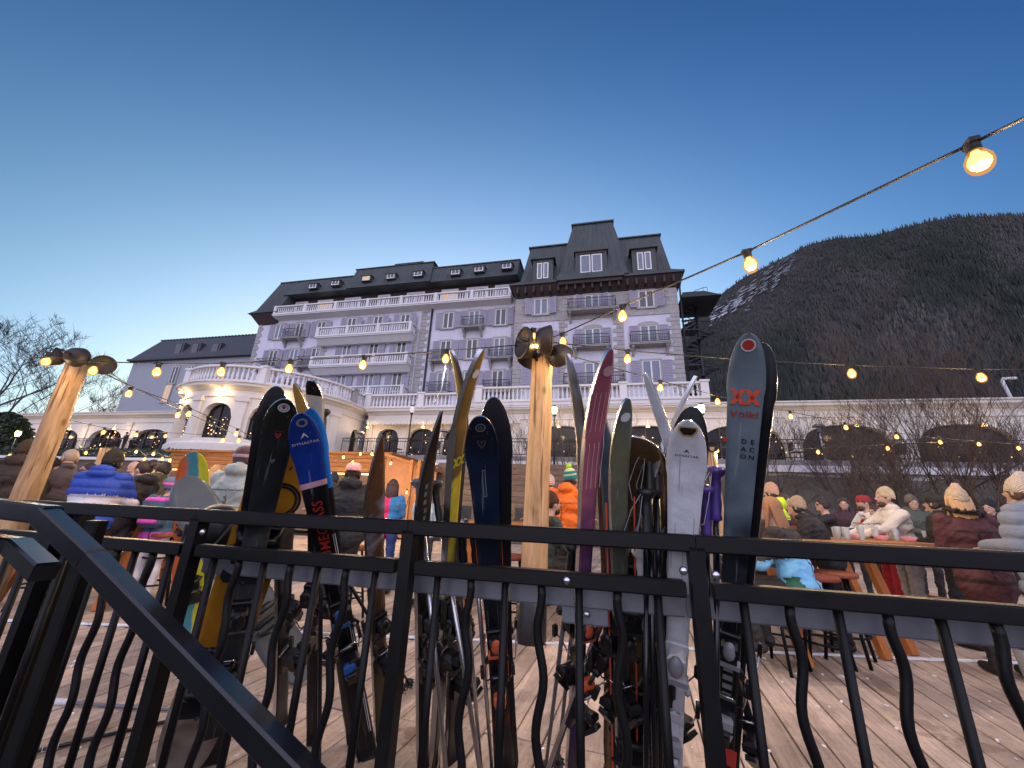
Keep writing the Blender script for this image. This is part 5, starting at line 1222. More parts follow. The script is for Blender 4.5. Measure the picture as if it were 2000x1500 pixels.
# ---- 14 tallest grey ski
mt = sm('grey_ski_top', [(0, S('#101114')), (.52, S('#15171a')), (.60, S('#33393f')), (.70, S('#5d6a72')), (1, S('#75838b'))], 1.78, streak=True)
o, ln = make_ski('tallest ski with a grey face, orange red crossed logo and black letters DEACON', (1463, 650), (1428, 1210), 1.66, .122, .080, .10, mt, dkbase, off=.045, tip=.05, bz=.40, bind=('plastic', 'greyp'), pointed=.5, wpx=76)
y = .0105
tri_ring(o, 0, ln-.030, .0165, y, white_p, inner=.8); tri_ring(o, 0, ln-.030, .0128, y, red_p)
s = .0185; cz = ln-.165
def xx_logo(o, cx, cz, s, y, col):
    w = .27*s; P_ = []
    for sg in (1, -1):
        for side in (-1, 1):
            x0, x1 = side*1.55*s, side*.22*s
            P_.append([(cx+x0-w*1.3, cz+sg*1.1*s), (cx+x0+w*1.3, cz+sg*1.1*s), (cx+x1+w*1.1, cz-sg*1.1*s), (cx+x1-w*1.1, cz-sg*1.1*s)])
        P_.append([(cx-.3*s, cz-sg*1.1*s), (cx+.3*s, cz-sg*1.1*s), (cx+.42*s, cz-sg*.72*s), (cx-.42*s, cz-sg*.72*s)])
    return flat_shape(o, P_, y, col)
def xx_logo_old(o, cx, cz, s, y, col):
    P_ = []
    for sg in (-1, 1):
        P_.append([(cx+sg*(-1.55*s), cz+1.1*s), (cx+sg*(-.95*s), cz+1.1*s), (cx+sg*(.15*s), cz-.35*s), (cx+sg*(.4*s), cz-1.1*s), (cx+sg*(.0*s), cz-1.1*s)])
        P_.append([(cx+sg*(-1.6*s), cz-1.1*s), (cx+sg*(-1.0*s), cz-1.1*s), (cx+sg*(.12*s), cz+.4*s), (cx+sg*(.42*s), cz+1.15*s), (cx+sg*(.0*s), cz+1.15*s)])
    flat_shape(o, P_, y, col)
xx_logo(o, 0, cz, s, y, orange_p)
lettering(o, 'Völkl', .026, (0, y, ln-.212), orange_p, sx=1.15)
for i, (a, b) in enumerate((('D', 'E'), ('A', 'C'), ('O', 'N'))):
    for k, chh in enumerate((a, b)): lettering(o, chh, .0175, (-.004-.019*k, y, ln-.285-.0205*i), black_p)
flat_shape(o, [[(-.045, ln-.289), (-.034, ln-.289), (-.034, ln-.278), (-.045, ln-.278)]], y, red_p)
for k in range(9): flat_shape(o, [[(-.012, ln*.30+.028*k), (.012, ln*.30+.028*k), (.012, ln*.30+.028*k+.016), (-.012, ln*.30+.028*k+.016)]], .0105, grey_p, 'print_mark')
flat_shape(o, [[(-.035, ln*.235), (.035, ln*.235), (.035, ln*.27), (-.035, ln*.27)]], .0102, red_p)
make_ski('dark second ski of the tallest pair, showing behind its right edge', (1488, 668), (1446, 1210), 1.66, .12, .078, .10, mt, dkbase, roll=PI-.12, off=.075, bz=.4, shift=(0, .012, 0), wpx=80)
# ---- 13 white ski
mt = sm('white_ski_top', [(0, S('#c9ccd2')), (.5, S('#cfd2d8')), (1, S('#d4d6dc'))], 1.6, streak=True, bump=.1)
o, ln = make_ski('white ski with a small black arrow mark and scratches, grey white binding', (1345, 810), (1320, 1300), 1.5, .125, .074, .105, mt, dkbase, off=.05, tip=.05, bind=('plasticw', 'greyp'), bz=.40, bsc=1.1, wpx=80)
flat_shape(o, [[(-.022, ln-.018), (.022, ln-.018), (.024, ln-.03), (.012, ln-.048), (-.012, ln-.048), (-.024, ln-.03)]], .022, gold_p); flat_shape(o, [[(-.018, ln-.022), (.018, ln-.022), (.019, ln-.031), (.01, ln-.043), (-.01, ln-.043), (-.019, ln-.031)]], .0235, black_p)
chevron(o, 0, ln-.094, .015, .0112, black_p); lettering(o, 'DYNASTAR', .0085, (0, .0112, ln-.108), black_p, sx=1.25)
rs = random.Random(3)
for k in range(9): x = rs.uniform(-.04, .04); z = ln-rs.uniform(.1, .5); l_ = rs.uniform(.02, .12); flat_shape(o, [[(x, z), (x+.0012, z), (x+.002, z-l_), (x+.0006, z-l_)]], .0102, grey_p, 'scratch')
make_ski('dark edged second ski hidden directly behind the white ski', (1352, 803), (1300, 1300), 1.5, .125, .074, .105, mt, dkbase, roll=PI, off=.075, bz=.4, wpx=80)
# ---- 8 navy pair
mt = sm('navy_ski_top', [(0, S('#0b0d12')), (.16, S('#0b0d12')), (.20, S('#5a1a14')), (.26, S('#0c0e13')), (.55, S('#0f1a27')), (.8, S('#142338')), (1, S('#0d1119'))], 1.72, streak=True, rough=.22)
o, ln = make_ski('front navy ski with a round badge and dark shield logo, orange binding', (936, 800), (985, 1490), 1.6, .132, .082, .115, mt, dkbase, off=.05, tip=.05, bind=('plastic', 'orangep'), bz=.40, wpx=72)
tri_ring(o, 0, ln-.038, .014, .013, grey_p, inner=.8); tri_ring(o, 0, ln-.038, .008, .013, greyd_p); shield(o, 0, ln-.092, .026, .0112, greyd_p); lettering(o, 'ROSSIGNOL', .009, (0, .0112, ln-.066), greyd_p)
flat_shape(o, [[(-.005, ln-.185), (.005, ln-.185), (.005, ln-.28), (-.005, ln-.28)]], .0108, grey_p); flat_shape(o, [[(-.0032, ln-.187), (.0032, ln-.187), (.0032, ln-.278), (-.0032, ln-.278)]], .0116, mat('navy_print', (.012, .02, .035), .3))
for sx in (-1, 1): flat_shape(o, [[(sx*.036, ln*.34), (sx*.039, ln*.34), (sx*.042, ln*.74), (sx*.0405, ln*.74)]], .0104, orange_p, 'pinstripe')
make_ski('black second ski behind and right of the navy ski', (966, 788), (992, 1480), 1.62, .132, .082, .115, mt, dkbase, roll=PI+.05, off=.085, bz=.4, bind=('plastic', 'orangep'), wpx=72)
# ---- 3 blue pair
mt = sm('blue_black_ski_top', [(0, S('#0d0e12')), (.70, S('#0f1014')), (.762, S('#b98f95')), (.774, S('#123080')), (1, S('#163c88'))], 1.70, rough=.25)
o, ln = make_ski('front blue ski with white arrow mark, the word DYNASTAR and red letters below', (584, 797), (714, 1462), 1.58, .128, .078, .11, mt, dkbase, off=.055, tip=.06, bind=('plastic', 'bluep'), bz=.42, wpx=62)
tri_ring(o, .0, ln-.035, .016, .017, grey_p, inner=.6); chevron(o, 0, ln-.084, .024, .0115, white_p); lettering(o, 'DYNASTAR', .0135, (0, .0112, ln-.112), white_p, sx=1.1)
lettering(o, 'OMEGLASS', .046, (0, .0112, ln-.45), red_p, 'climb', sh=.15, sx=1.0)
flat_shape(o, [[(.030, .15), (.033, .15), (.036, ln*.7), (.0335, ln*.7)], [(.024, .15), (.0255, .15), (.029, ln*.7), (.0275, ln*.7)]], .0104, white_p, 'pinstripe')
mt2 = sm('light_blue_ski_top', [(0, blk), (.6, S('#15161a')), (.75, S('#1e74c9')), (1, S('#2a86dd'))], 1.7)
make_ski('light blue second ski peeking out right of the blue ski', (601, 791), (718, 1462), 1.58, .125, .078, .11, mt2, mt2, roll=.1, off=.085, tip=.05, bz=.42, shift=(0, .0, 0), bind=('plastic', 'plastic'), wpx=50)
# ---- 1 dark grey pair
mt = sm('charcoal_ski_top', [(0, S('#1b1d1f')), (.45, S('#3c4043')), (.60, S('#43474a')), (.68, S('#26282b')), (.78, S('#1d2024')), (1, S('#26281f'))], 1.66, streak=True, rough=.35)
o, ln = make_ski('front charcoal ski with a round white badge and small red emblem', (560, 770), (455, 1260), 1.6, .128, .088, .115, mt, dkbase, off=.06, tip=.055, bz=.36, bsc=1.1, wpx=66)
tri_ring(o, 0, ln-.034, .018, .017, white_p, inner=.72); tri_ring(o, 0, ln-.034, .011, .0185, white_p, inner=.45); flat_shape(o, [[(-.008, ln-.030), (0, ln-.022), (.008, ln-.030), (.0, ln-.034)]], .0185, red_p); flat_shape(o, [[(-.010, ln-.040), (.010, ln-.040), (.008, ln-.044), (-.008, ln-.044)]], .0185, white_p)
shield(o, 0, ln-.145, .018, .0112, red_p); lettering(o, 'ROSSIGNOL', .006, (0, .0112, ln-.130), red_p); shield(o, 0, ln-.245, .014, .0112, grey_p)
make_ski('black second ski behind and left of the charcoal ski', (540, 762), (445, 1260), 1.6, .128, .088, .115, mt, dkbase, roll=PI, off=.095, bz=.36, bsc=1.1, wpx=60)
# ---- 5 fat bronze brown ski, 6 dark narrow ski
mt = sm('bronze_brown_base', [(0, S('#3a3d2a')), (.5, S('#4c3a2b')), (.66, S('#5a4230')), (.70, S('#8d90a0')), (.74, S('#5a4030')), (1, S('#7a5030'))], 1.72, streak=True, rough=.5)
o, ln = make_ski('wide bronze brown ski with a pointed tip and pale worn patch', (722, 832), (748, 1480), 1.62, .118, .100, .105, mt, mt, roll=.5, off=.06, tip=.07, tipl=.30, pointed=1.1, bz=.42, wpx=42)
mt = sm('smoky_brown_ski', [(0, S('#161616')), (.5, S('#2b2724')), (1, S('#463a33'))], 1.72, streak=True, rough=.4)
o, ln = make_ski('smoky brown ski with a hooked tip and faint white lettering', (820, 788), (826, 1480), 1.6, .105, .078, .095, mt, mt, roll=.75, off=.06, tip=.09, tipl=.34, pointed=1.2, bz=.42, wpx=34)
for k in range(7): flat_shape(o, [[(-.008, ln-.26-.03*k), (.004, ln-.26-.03*k), (.004, ln-.278-.03*k), (-.008, ln-.278-.03*k)]], .0112, grey_p, 'print_mark')
# ---- 7 yellow ski
mt = sm('yellow_reflecting_base', [(0, S('#202022')), (.45, S('#3c3526')), (.70, S('#d0c030')), (.735, S('#6a5a3a')), (.86, S('#8a6c34')), (1, S('#a98a4a'))], 1.86, streak=True, rough=.22)
o, ln = make_ski('tall narrow ski with a shiny yellow brown face and strongly curved tip', (903, 672), (862, 1290), 1.78, .10, .07, .09, mt, dkbase, roll=.9, off=.055, tip=.07, tipl=.24, bz=.42, th=.028, wpx=26)
xx_logo(o, 0, ln-.36, .014, .0145, mat('bright_yellow_print', (.6, .6, .03), .4)); tri_ring(o, 0, ln-.075, .014, .035, white_p)
make_ski('thin pale second ski crossing left of the curved yellow ski tip', (916, 682), (868, 1290), 1.76, .10, .07, .09, mt, dkbase, roll=-1.0, off=.10, tip=.06, tipl=.18, bz=.42, th=.02, tilt=.0, wpx=18)
# ---- 9 pink purple pair
mt = sm('pink_purple_base', [(0, S('#1f1430')), (.30, S('#3c2260')), (.5, S('#3a2050')), (.62, S('#6a3f66')), (.72, S('#a8606a')), (.85, S('#a15a68')), (1, S('#8a4660'))], 1.88, streak=True, rough=.3)
o, ln = make_ski('tall pink and purple ski with fine stripes and a pale oval badge near the tip', (1165, 670), (1118, 1480), 1.78, .115, .088, .10, mt, dkbase, roll=.5, off=.06, tip=.07, tipl=.26, bz=.42, bind=('plastic', 'orangep'), th=.024, wpx=42)
tri_ring(o, .005, ln-.06, .015, .052, pink_p)
for k in range(5): x = -.03+.014*k; flat_shape(o, [[(x, ln-.12), (x+.0022, ln-.12), (x+.004, ln-.42), (x+.0015, ln-.42)]], .0145, pink_p, 'pinstripe')
mt2 = sm('pale_blue_steel_top', [(0, S('#141418')), (.7, S('#1d1b20')), (.85, S('#6f6a66')), (1, S('#a9b8cc'))], 1.86, streak=True, rough=.25)
make_ski('narrow pale tipped second ski of the pink purple pair curving to the left', (1148, 684), (1128, 1480), 1.76, .105, .088, .10, mt2, mt2, roll=-.85, off=.10, tip=.07, tipl=.3, bz=.42, wpx=24)
# ---- 10 grey green pair
mt = sm('grey_green_ski', [(0, S('#2a2c28')), (.45, S('#35382f')), (.7, S('#4d5047')), (.88, S('#6b6a4f')), (1, S('#5c6664'))], 1.6, streak=True, rough=.4)
o, ln = make_ski('grey green ski with a pale oval badge and bright red orange edges', (1203, 769), (1218, 1480), 1.56, .11, .086, .10, mt, mt, roll=.5, off=.065, tip=.06, tipl=.22, bz=.42, wpx=40)
tri_ring(o, 0, ln-.055, .014, .05, white_p); 
for sx in (.046, -.046): flat_shape(o, [[(sx-.004, .1), (sx+.003, .1), (sx*.98+.003, ln*.8), (sx*.98-.002, ln*.8)]], .0108, orange_p, 'pinstripe')
mt2 = sm('steel_blue_ski', [(0, S('#1c1d20')), (.6, S('#2b3036')), (1, S('#7b90a8'))], 1.6, streak=True)
make_ski('blue grey ski with curled tip just left of the grey green ski', (1185, 777), (1212, 1480), 1.54, .11, .086, .10, mt2, mt2, roll=-.5, off=.10, tip=.06, tipl=.22, bz=.42, wpx=34)
# ---- 12 crossing thin skis
mt2 = sm('white_grey_narrow_ski', [(0, S('#1c1d20')), (.4, S('#2b3036')), (.6, S('#b9bcc2')), (1, S('#cfd4dc'))], 1.75, streak=True)
make_ski('white narrow ski leaning right behind the white ski, its tip touching the string', (1266, 722), (1318, 900), 1.66, .09, .07, .08, mt2, mt2, roll=-.3, off=.12, tip=.04, tipl=.2, bz=.35, wpx=22)
make_ski('thin edge-on ski leaning left and crossing the narrow white ski', (1346, 730), (1300, 860), 1.66, .09, .07, .08, mt2, mt2, roll=1.25, off=.14, tip=.02, tipl=.2, bz=.35, wpx=10)
mt2 = sm('amber_ski', [(0, S('#1c1d20')), (.5, S('#2b2a26')), (.7, S('#a87a35')), (1, S('#c89a50'))], 1.8, streak=True)
make_ski('thin amber ski tip leaning left above the light blue ski', (592, 742), (640, 1100), 1.7, .075, .062, .07, mt2, mt2, roll=-.6, off=.14, tip=.045, tipl=.2, bz=.4, wpx=22)
mt2 = sm('black_white_ski', [(0, S('#101114')), (.80, S('#15161a')), (.82, S('#b8b8ac')), (.90, S('#101114')), (.93, S('#cfcfc6')), (.96, S('#101114')), (1, S('#101114'))], 1.82, rough=.4)
o, ln = make_ski('black and white ski end standing taller than the blue skis beside it', (617, 738), (612, 1300), 1.7, .085, .068, .08, mt2, mt2, roll=-.5, off=.15, tip=.03, tipl=.08, bz=.42, wpx=30)
for px, lab in ((548, 'black ski standing upright in shadow left of the blue ski bindings'), (885, 'black ski standing upright in shadow between the narrow yellow and navy skis'), (1290, 'black ski standing upright in shadow left of the white ski')):
    make_ski(lab, (px+8, 1010), (px, 1400), 1.05 if False else 1.2, .09, .07, .085, dkbase, dkbase, roll=.9, off=.16, tip=.03, tipl=.1, bz=.5)

# ---- snowboards
def make_board(label, Tp, Bp, L_, w, top, base, roll=0, off=.12, pos=None, dirv=None, group='snowboards standing by the railing', bind=True, flat=None):
    if pos is None: P, d, ln = solve_lean(Tp, Bp, L_, off); ln = min(ln, L_*1.1)
    else: P, d, ln = pos, dirv, L_
    o = empty('snowboard', (0, 0, 0), 0, label, 'snowboard', group); o.matrix_world = axes(d, roll, P)
    global CUR
    CUR = None
    board_mesh(ln, w).build('board_body', [top, base, edge], o)
    if bind:
        for f in (.32, .66):
            z = ln*f; b = MB(); b.cbox((0, .015, z), (.13, .012, .10), bev=.01)
            b.tube([(-.07, .015, z-.07), (-.085, .07, z-.075), (0, .16, z-.10), (.085, .07, z-.075), (.07, .015, z-.07)], .008, 6); b.prism([(-.075, z-.08), (.075, z-.08), (.06, z-.1), (-.06, z-.1)], .02, .16)
            b.tube([(-.07, .03, z+.03), (-.05, .10, z+.03), (.05, .10, z+.03), (.07, .03, z+.03)], .013, 6); b.tube([(-.07, .03, z-.04), (-.05, .14, z-.03), (.05, .14, z-.03), (.07, .03, z-.04)], .013, 6)
            b.build('binding', M['plastic'], o)
    return o, ln
mt = sm('mustard_board_base', [(0, S('#8c8478')), (.12, S('#6a5a50')), (.20, S('#8a8578')), (.30, S('#a0702a')), (.34, S('#a87420')), (1, S('#bb8626'))], 1.5, streak=True, rough=.4)
o, ln = make_board('mustard yellow snowboard standing behind the charcoal skis, black word BURTON', (588, 806), (385, 1400), 1.50, .215, mt, dkbase, off=.17)
lettering(o, 'BURTON', .040, (-.022, .0075, ln-.22), black_p, sx=1.0, sh=.2)
for r_ in (.075, .062): tri_ring(o, -.03, ln-.36, r_, .0075, black_p, inner=.86)
mt = mat('bronze_metallic_board', (.16, .10, .045), .25, metal=.55, noise=.25, scale=3, coat=.5)
make_board('bronze gold snowboard with rounded top standing between the grey green and white skis', (1238, 842), (1240, 1400), 1.48, .245, mt, mt, off=.20, roll=.0)
# boards carried further back on the left
p0 = atZ(395, 1150); 
mt = bands('rainbow_board', [(0, S('#b0592c')), (.22, S('#b0592c')), (.40, S('#3c7d8c')), (.62, S('#3c7d8c')), (.68, S('#b9b52a')), (1, S('#8d9a2c'))], 0, .35, .3, .05, 5, (.105, -.105), True)
tp = atY(378, 882, 2.9); bp = np.array([tp[0]+.10, 3.2, 0.0])
dv = tp-bp; o, ln = make_board('rainbow coloured snowboard with a big black S shaped logo at the left', None, None, float(np.linalg.norm(dv)), .205, mt, dkbase, pos=tuple(bp), dirv=tuple(dv/np.linalg.norm(dv)))
S_ = MB(); 
flat_shape(o, [[(-.07, ln-.12), (.08, ln-.12), (.08, ln-.165), (-.015, ln-.165), (.075, ln-.26), (.045, ln-.29), (-.085, ln-.165)], [(.075, ln-.30), (.03, ln-.30), (-.07, ln-.205), (-.09, ln-.23), (-.04, ln-.34), (.075, ln-.34)]], .0075, black_p)
mt = bands('grey_board', [(0, S('#4d5458')), (.5, S('#5a6165')), (1, S('#4a5155'))], 2, .45, .2, .05, 5, (0, 1.5))
tp = atY(352, 938, 2.45); bq = atY(470, 1140, 2.6); bp = bq; dv = tp-bp; k_ = 1.45/np.linalg.norm(dv)
bp = tp-dv*k_; 
if bp[2] < 0: bp[2] = .01; dv = tp-bp
dv = tp-bp; o, ln = make_board('slanted grey snowboard with black letters NOW, in front of the rainbow board', None, None, float(np.linalg.norm(dv)), .25, mt, dkbase, pos=tuple(bp), dirv=tuple(dv/np.linalg.norm(dv)), roll=.35, bind=True)
lettering(o, 'NOW', .10, (.02, .0075, ln-.28), black_p, 'climb')

# ---- poles
def make_pole(label, Tp, Bp, L_, gripc, shaft='steel', off=.08, strap=True, P=None, d=None, tipc='plastic', strapc=None, group='ski poles leaning on the railing'):
    if P is None: P, d, ln = solve_lean(Tp, Bp, L_, off); ln = min(ln, L_*1.15)
    else: ln = L_
    o = empty('ski_pole', (0, 0, 0), 0, label, 'ski pole', group); o.matrix_world = axes(d, 0, P)
    b = MB(); b.tube([(0, 0, .0), (0, 0, .05)], [.003, .006], 8); b.tube([(0, 0, .05), (0, 0, ln-.14)], [.0065, .0085], 8); b.build('shaft', M[shaft], o)
    b = MB(); n = 10
    vs = [(0, 0, .07)]; 
    for k in range(n*2): r_ = .034 if k % 2 == 0 else .024; a = PI*k/n; vs.append((r_*math.cos(a), r_*math.sin(a), .065+.006*(k % 2)))
    b.add(vs+[(0, 0, .055)], [(0, 1+k, 1+(k+1) % (2*n)) for k in range(2*n)]+[(2*n+1, 1+(k+1) % (2*n), 1+k) for k in range(2*n)]); b.lathe([(.008, .05), (.012, .06), (.012, .08), (.007, .085)], 8); b.build('basket', M[tipc], o)
    b = MB(); b.lathe([(.009, ln-.15), (.017, ln-.145), (.014, ln-.13), (.0155, ln-.10), (.013, ln-.08), (.016, ln-.05), (.014, ln-.03), (.026, ln-.018), (.03, ln-.008), (.024, ln), (.0001, ln+.004)], 12); b.build('grip', gripc, o)
    if strap:
        b = MB(); w = .009; pts = [(.012, .012, ln-.01), (.04, .02, ln-.06), (.06, .02, ln-.12), (.05, .02, ln-.17), (.03, .02, ln-.16), (.018, .016, ln-.09), (.01, .012, ln-.012)]
        for a, c in zip(pts[:-1], pts[1:]):
            a = Vector(a); c = Vector(c); dd2 = (c-a).normalized(); sd = Vector((0, 1, 0)).cross(dd2)*.0+Vector((0, 1, 0))*w
            b.add([a-sd, a+sd, c+sd, c-sd], [(0, 1, 2, 3)]); 
        for sgn in (-1, 1): b.tube([Vector(p)+Vector((0, sgn*w, 0)) for p in pts], .0012, 4, 1)
        b.build('strap', [M['canvas'], strapc or M['greyp']], o)
    return o
purple = mat('purple_grip', (.07, .04, .22), .35, coat=.3); blackg = mat('black_grip', (.012, .012, .013), .45); greyg = mat('grey_grip', (.10, .11, .12), .5)
make_pole('right one of the two purple grip ski poles, long looped strap', (1398, 912), (1400, 1300), 1.2, purple, 'blackgloss', off=.05, strapc=M['plasticw'])
make_pole('lower left one of the two purple grip ski poles', (1378, 948), (1384, 1300), 1.15, purple, 'blackgloss', off=.06, strapc=M['plasticw'])
make_pole('ski pole with a white and black rounded grip under the top rail', (1252, 1072), (1262, 1400), 1.0, M['plasticw'], 'blackgloss', off=.10, strap=False)
make_pole('ski pole with a black grip hanging beside the hooked ski', (818, 935), (852, 1300), 1.15, greyg, 'steel', off=.08)
make_pole('ski pole with a black grip leaning right of the hooked ski', (848, 940), (905, 1300), 1.15, blackg, 'steel', off=.10)
make_pole('left silver ski pole with a snowflake basket between the navy and the tall narrow skis', (900, 1030), (938, 1480), 1.1, blackg, 'steel', off=.12, strap=False)
make_pole('silver ski pole ending in a snowflake basket close to the navy ski', (925, 1030), (958, 1470), 1.1, blackg, 'steel', off=.13, strap=False)
make_pole('grey ski pole with an orange band slanting left of the purple ski', (1120, 1060), (1068, 1480), 1.15, blackg, 'galv', off=.11, strap=False)
make_pole('second grey ski pole close to the purple ski', (1135, 1070), (1090, 1480), 1.15, blackg, 'galv', off=.13, strap=False)
make_pole('black ski pole with strap standing left of the white ski', (1268, 868), (1275, 1300), 1.2, blackg, 'blackgloss', off=.07)
make_pole('silver ski pole crossing behind the blue ski to the lower right', (600, 1090), (745, 1290), 1.2, blackg, 'steel', off=.2, strap=False)
make_pole('black ski pole crossing behind the blue ski down to the right', (655, 1095), (790, 1320), 1.2, blackg, 'blackgloss', off=.24, strap=False)
make_pole('black ski pole standing upright beside the light blue ski', (630, 800), (625, 1300), 1.25, blackg, 'blackgloss', off=.12)
'''# black bag-like glove and strap cluster hanging on the grips
gb = empty('ski_gloves', tuple(atY(1272, 985, 1.18)), 0, 'black ski gloves and straps bundled on the pole grips left of the white ski', 'gloves'); pgb = gb.location.copy()
b = MB(); c = Vector((0, 0, 0)); b.ell(c, (.05, .045, .065), 0, 12); 
for k in range(4): b.tube([c+Vector((-.035+.022*k, -.02, -.04)), c+Vector((-.04+.025*k, -.03, -.085)), c+Vector((-.03+.022*k, -.01, -.12))], [.014, .013, .009], 8)
b.tube([c+Vector((.04, -.01, 0)), c+Vector((.07, -.02, -.03)), c+Vector((.075, -.02, -.06))], [.014, .012, .009], 8); b.lathe([(.035, .05), (.045, .10), (.04, .15)], 12); b.build('glove', M['plastic'], gb)
b = MB(); b.ell((.0, .02, .14), (.045, .04, .05), 0, 12); b.cbox((.0, .0, .09), (.07, .03, .02), bev=.004); b.build('buckle_strap', M['canvas'], gb)
'''
make_pole('black ski pole grip with a looped strap just right of the bronze gold snowboard', (1283, 872), (1288, 1300), 1.2, blackg, 'blackgloss', off=.085)
make_pole('shorter black ski pole grip below the looped strap beside the bronze gold snowboard', (1262, 955), (1262, 1300), 1.1, blackg, 'blackgloss', off=.06)
# poles lying on the deck at the left
def lying(label, p, q, gripc, shaft, text=None):
    p = Vector(tuple(atZ(*p, .012))); q = Vector(tuple(atZ(*q, .012))); d = (q-p); ln = d.length
    o = make_pole(label, None, None, ln, gripc, shaft, P=tuple(p), d=tuple(d/ln), strap=False, group='ski poles lying on the deck'); 
    if text: lettering(o, text, .026, (0, .0085, ln*.25), white_p, 'climb')
    return o
lying('dark ski pole with white letters LEKI lying on the deck in the lower left corner', (-40, 1492), (420, 1388), blackg, 'blackgloss', 'LEKI')
lying('ski pole with a white grip lying on the deck at the left', (420, 1392), (80, 1368), M['plasticw'], 'galv')
b = MB(); p = Vector(tuple(atY(425, 1035, 1.75)))
hl = empty('ski_helmet', tuple(p), 0, 'black ski helmet hanging behind the rail post left of the mustard snowboard', 'helmet'); b.lathe([(.0001, .10), (.06, .088), (.095, .05), (.108, 0), (.105, -.05), (.095, -.07)], 16, M=Matrix.Rotation(1.25, 4, 'X')); b.build('shell', M['plastic'], hl)
b = MB(); b.ell((0, -.045, 0), (.078, .04, .07), 0, 12); b.build('lining', M['greyp'], hl); b = MB(); b.tube([(-.09, -.06, .02), (-.05, -.11, -.09), (.05, -.11, -.09), (.09, -.06, .02)], .005, 5); b.build('chin_strap', M['rubber'], hl)
# ================================================================ PEOPLE
def col(name, h, rough=.75, **kw): return mat(name, srgb(h), rough, noise=.12, scale=7, bump=.6, bscale=26, **kw)
def knit(name, h):
    m = mat(name, srgb(h), .9, noise=.15, scale=30); t = m.node_tree; n = t.nodes; b = n['Principled BSDF']
    tcn = n.new('ShaderNodeTexCoord'); gr = n.new('ShaderNodeTexGradient'); gr.gradient_type = 'RADIAL'; ad = n.new('ShaderNodeMapping'); sp = n.new('ShaderNodeMath'); sp.operation = 'MULTIPLY'; sp.inputs[1].default_value = 200
    wv = n.new('ShaderNodeTexWave'); wv.inputs['Scale'].default_value = 34; wv.inputs['Distortion'].default_value = 1.5; wv.bands_direction = 'DIAGONAL'; t.links.new(tcn.outputs['Object'], wv.inputs['Vector'])
    bp = n.new('ShaderNodeBump'); bp.inputs['Strength'].default_value = .9; bp.inputs['Distance'].default_value = .01; t.links.new(wv.outputs['Fac'], bp.inputs['Height']); t.links.new(bp.outputs[0], b.inputs['Normal']); return m
skin = mat('skin', (.44, .28, .22), .55, noise=.08, scale=12); lips = mat('lips', (.35, .12, .10), .5); eyem = mat('eye', (.02, .015, .012), .2)
def cap_geo(mb, a, b, ra, rb, m=0, n=10):
    a = Vector(a); b = Vector(b); d = b-a; L_ = d.length
    q = d.to_track_quat('Z', 'Y').to_matrix() if L_ > 1e-6 else Matrix.Identity(3)
    prof = [(max(1e-4, ra*math.cos(t)), ra*math.sin(t)) for t in np.linspace(-PI/2, 0, 4)]+[(max(1e-4, rb*math.cos(t)), L_+rb*math.sin(t)) for t in np.linspace(0, PI/2, 4)]
    M4 = q.to_4x4(); M4.translation = a; mb.lathe(prof, n, m, M4)
def hand_mesh(kind, m):
    mb = MB()   # palm towards -z of the forearm direction; fingers along +y
    mb.ell((0, .04, 0), (.040, .048, .017), 0, 10)
    bend = {'relax': .35, 'grip': 1.15, 'flat': .1}[kind]
    for k, (x, ln) in enumerate(((-.030, .062), (-.010, .072), (.010, .068), (.029, .052))):
        p = Vector((x, .080, 0)); a = 0
        for seg, (f, rr) in enumerate(((.45, .0095), (.32, .0085), (.23, .0075))):
            a += bend*.65; d = Vector((0, math.cos(a), -math.sin(a)))*ln*f*1.1; cap_geo(mb, p, p+d, rr, rr*.9, 0, 7); p = p+d
    p = Vector((-.036, .025, -.004))
    for f, an_ in ((.034, .9), (.028, .45)): d = Vector((-math.sin(an_), math.cos(an_), -.25*bend))*f; cap_geo(mb, p, p+d, .011, .0095, 0, 7); p = p+d
    return mb.mesh('hand', m)
hcache = {}
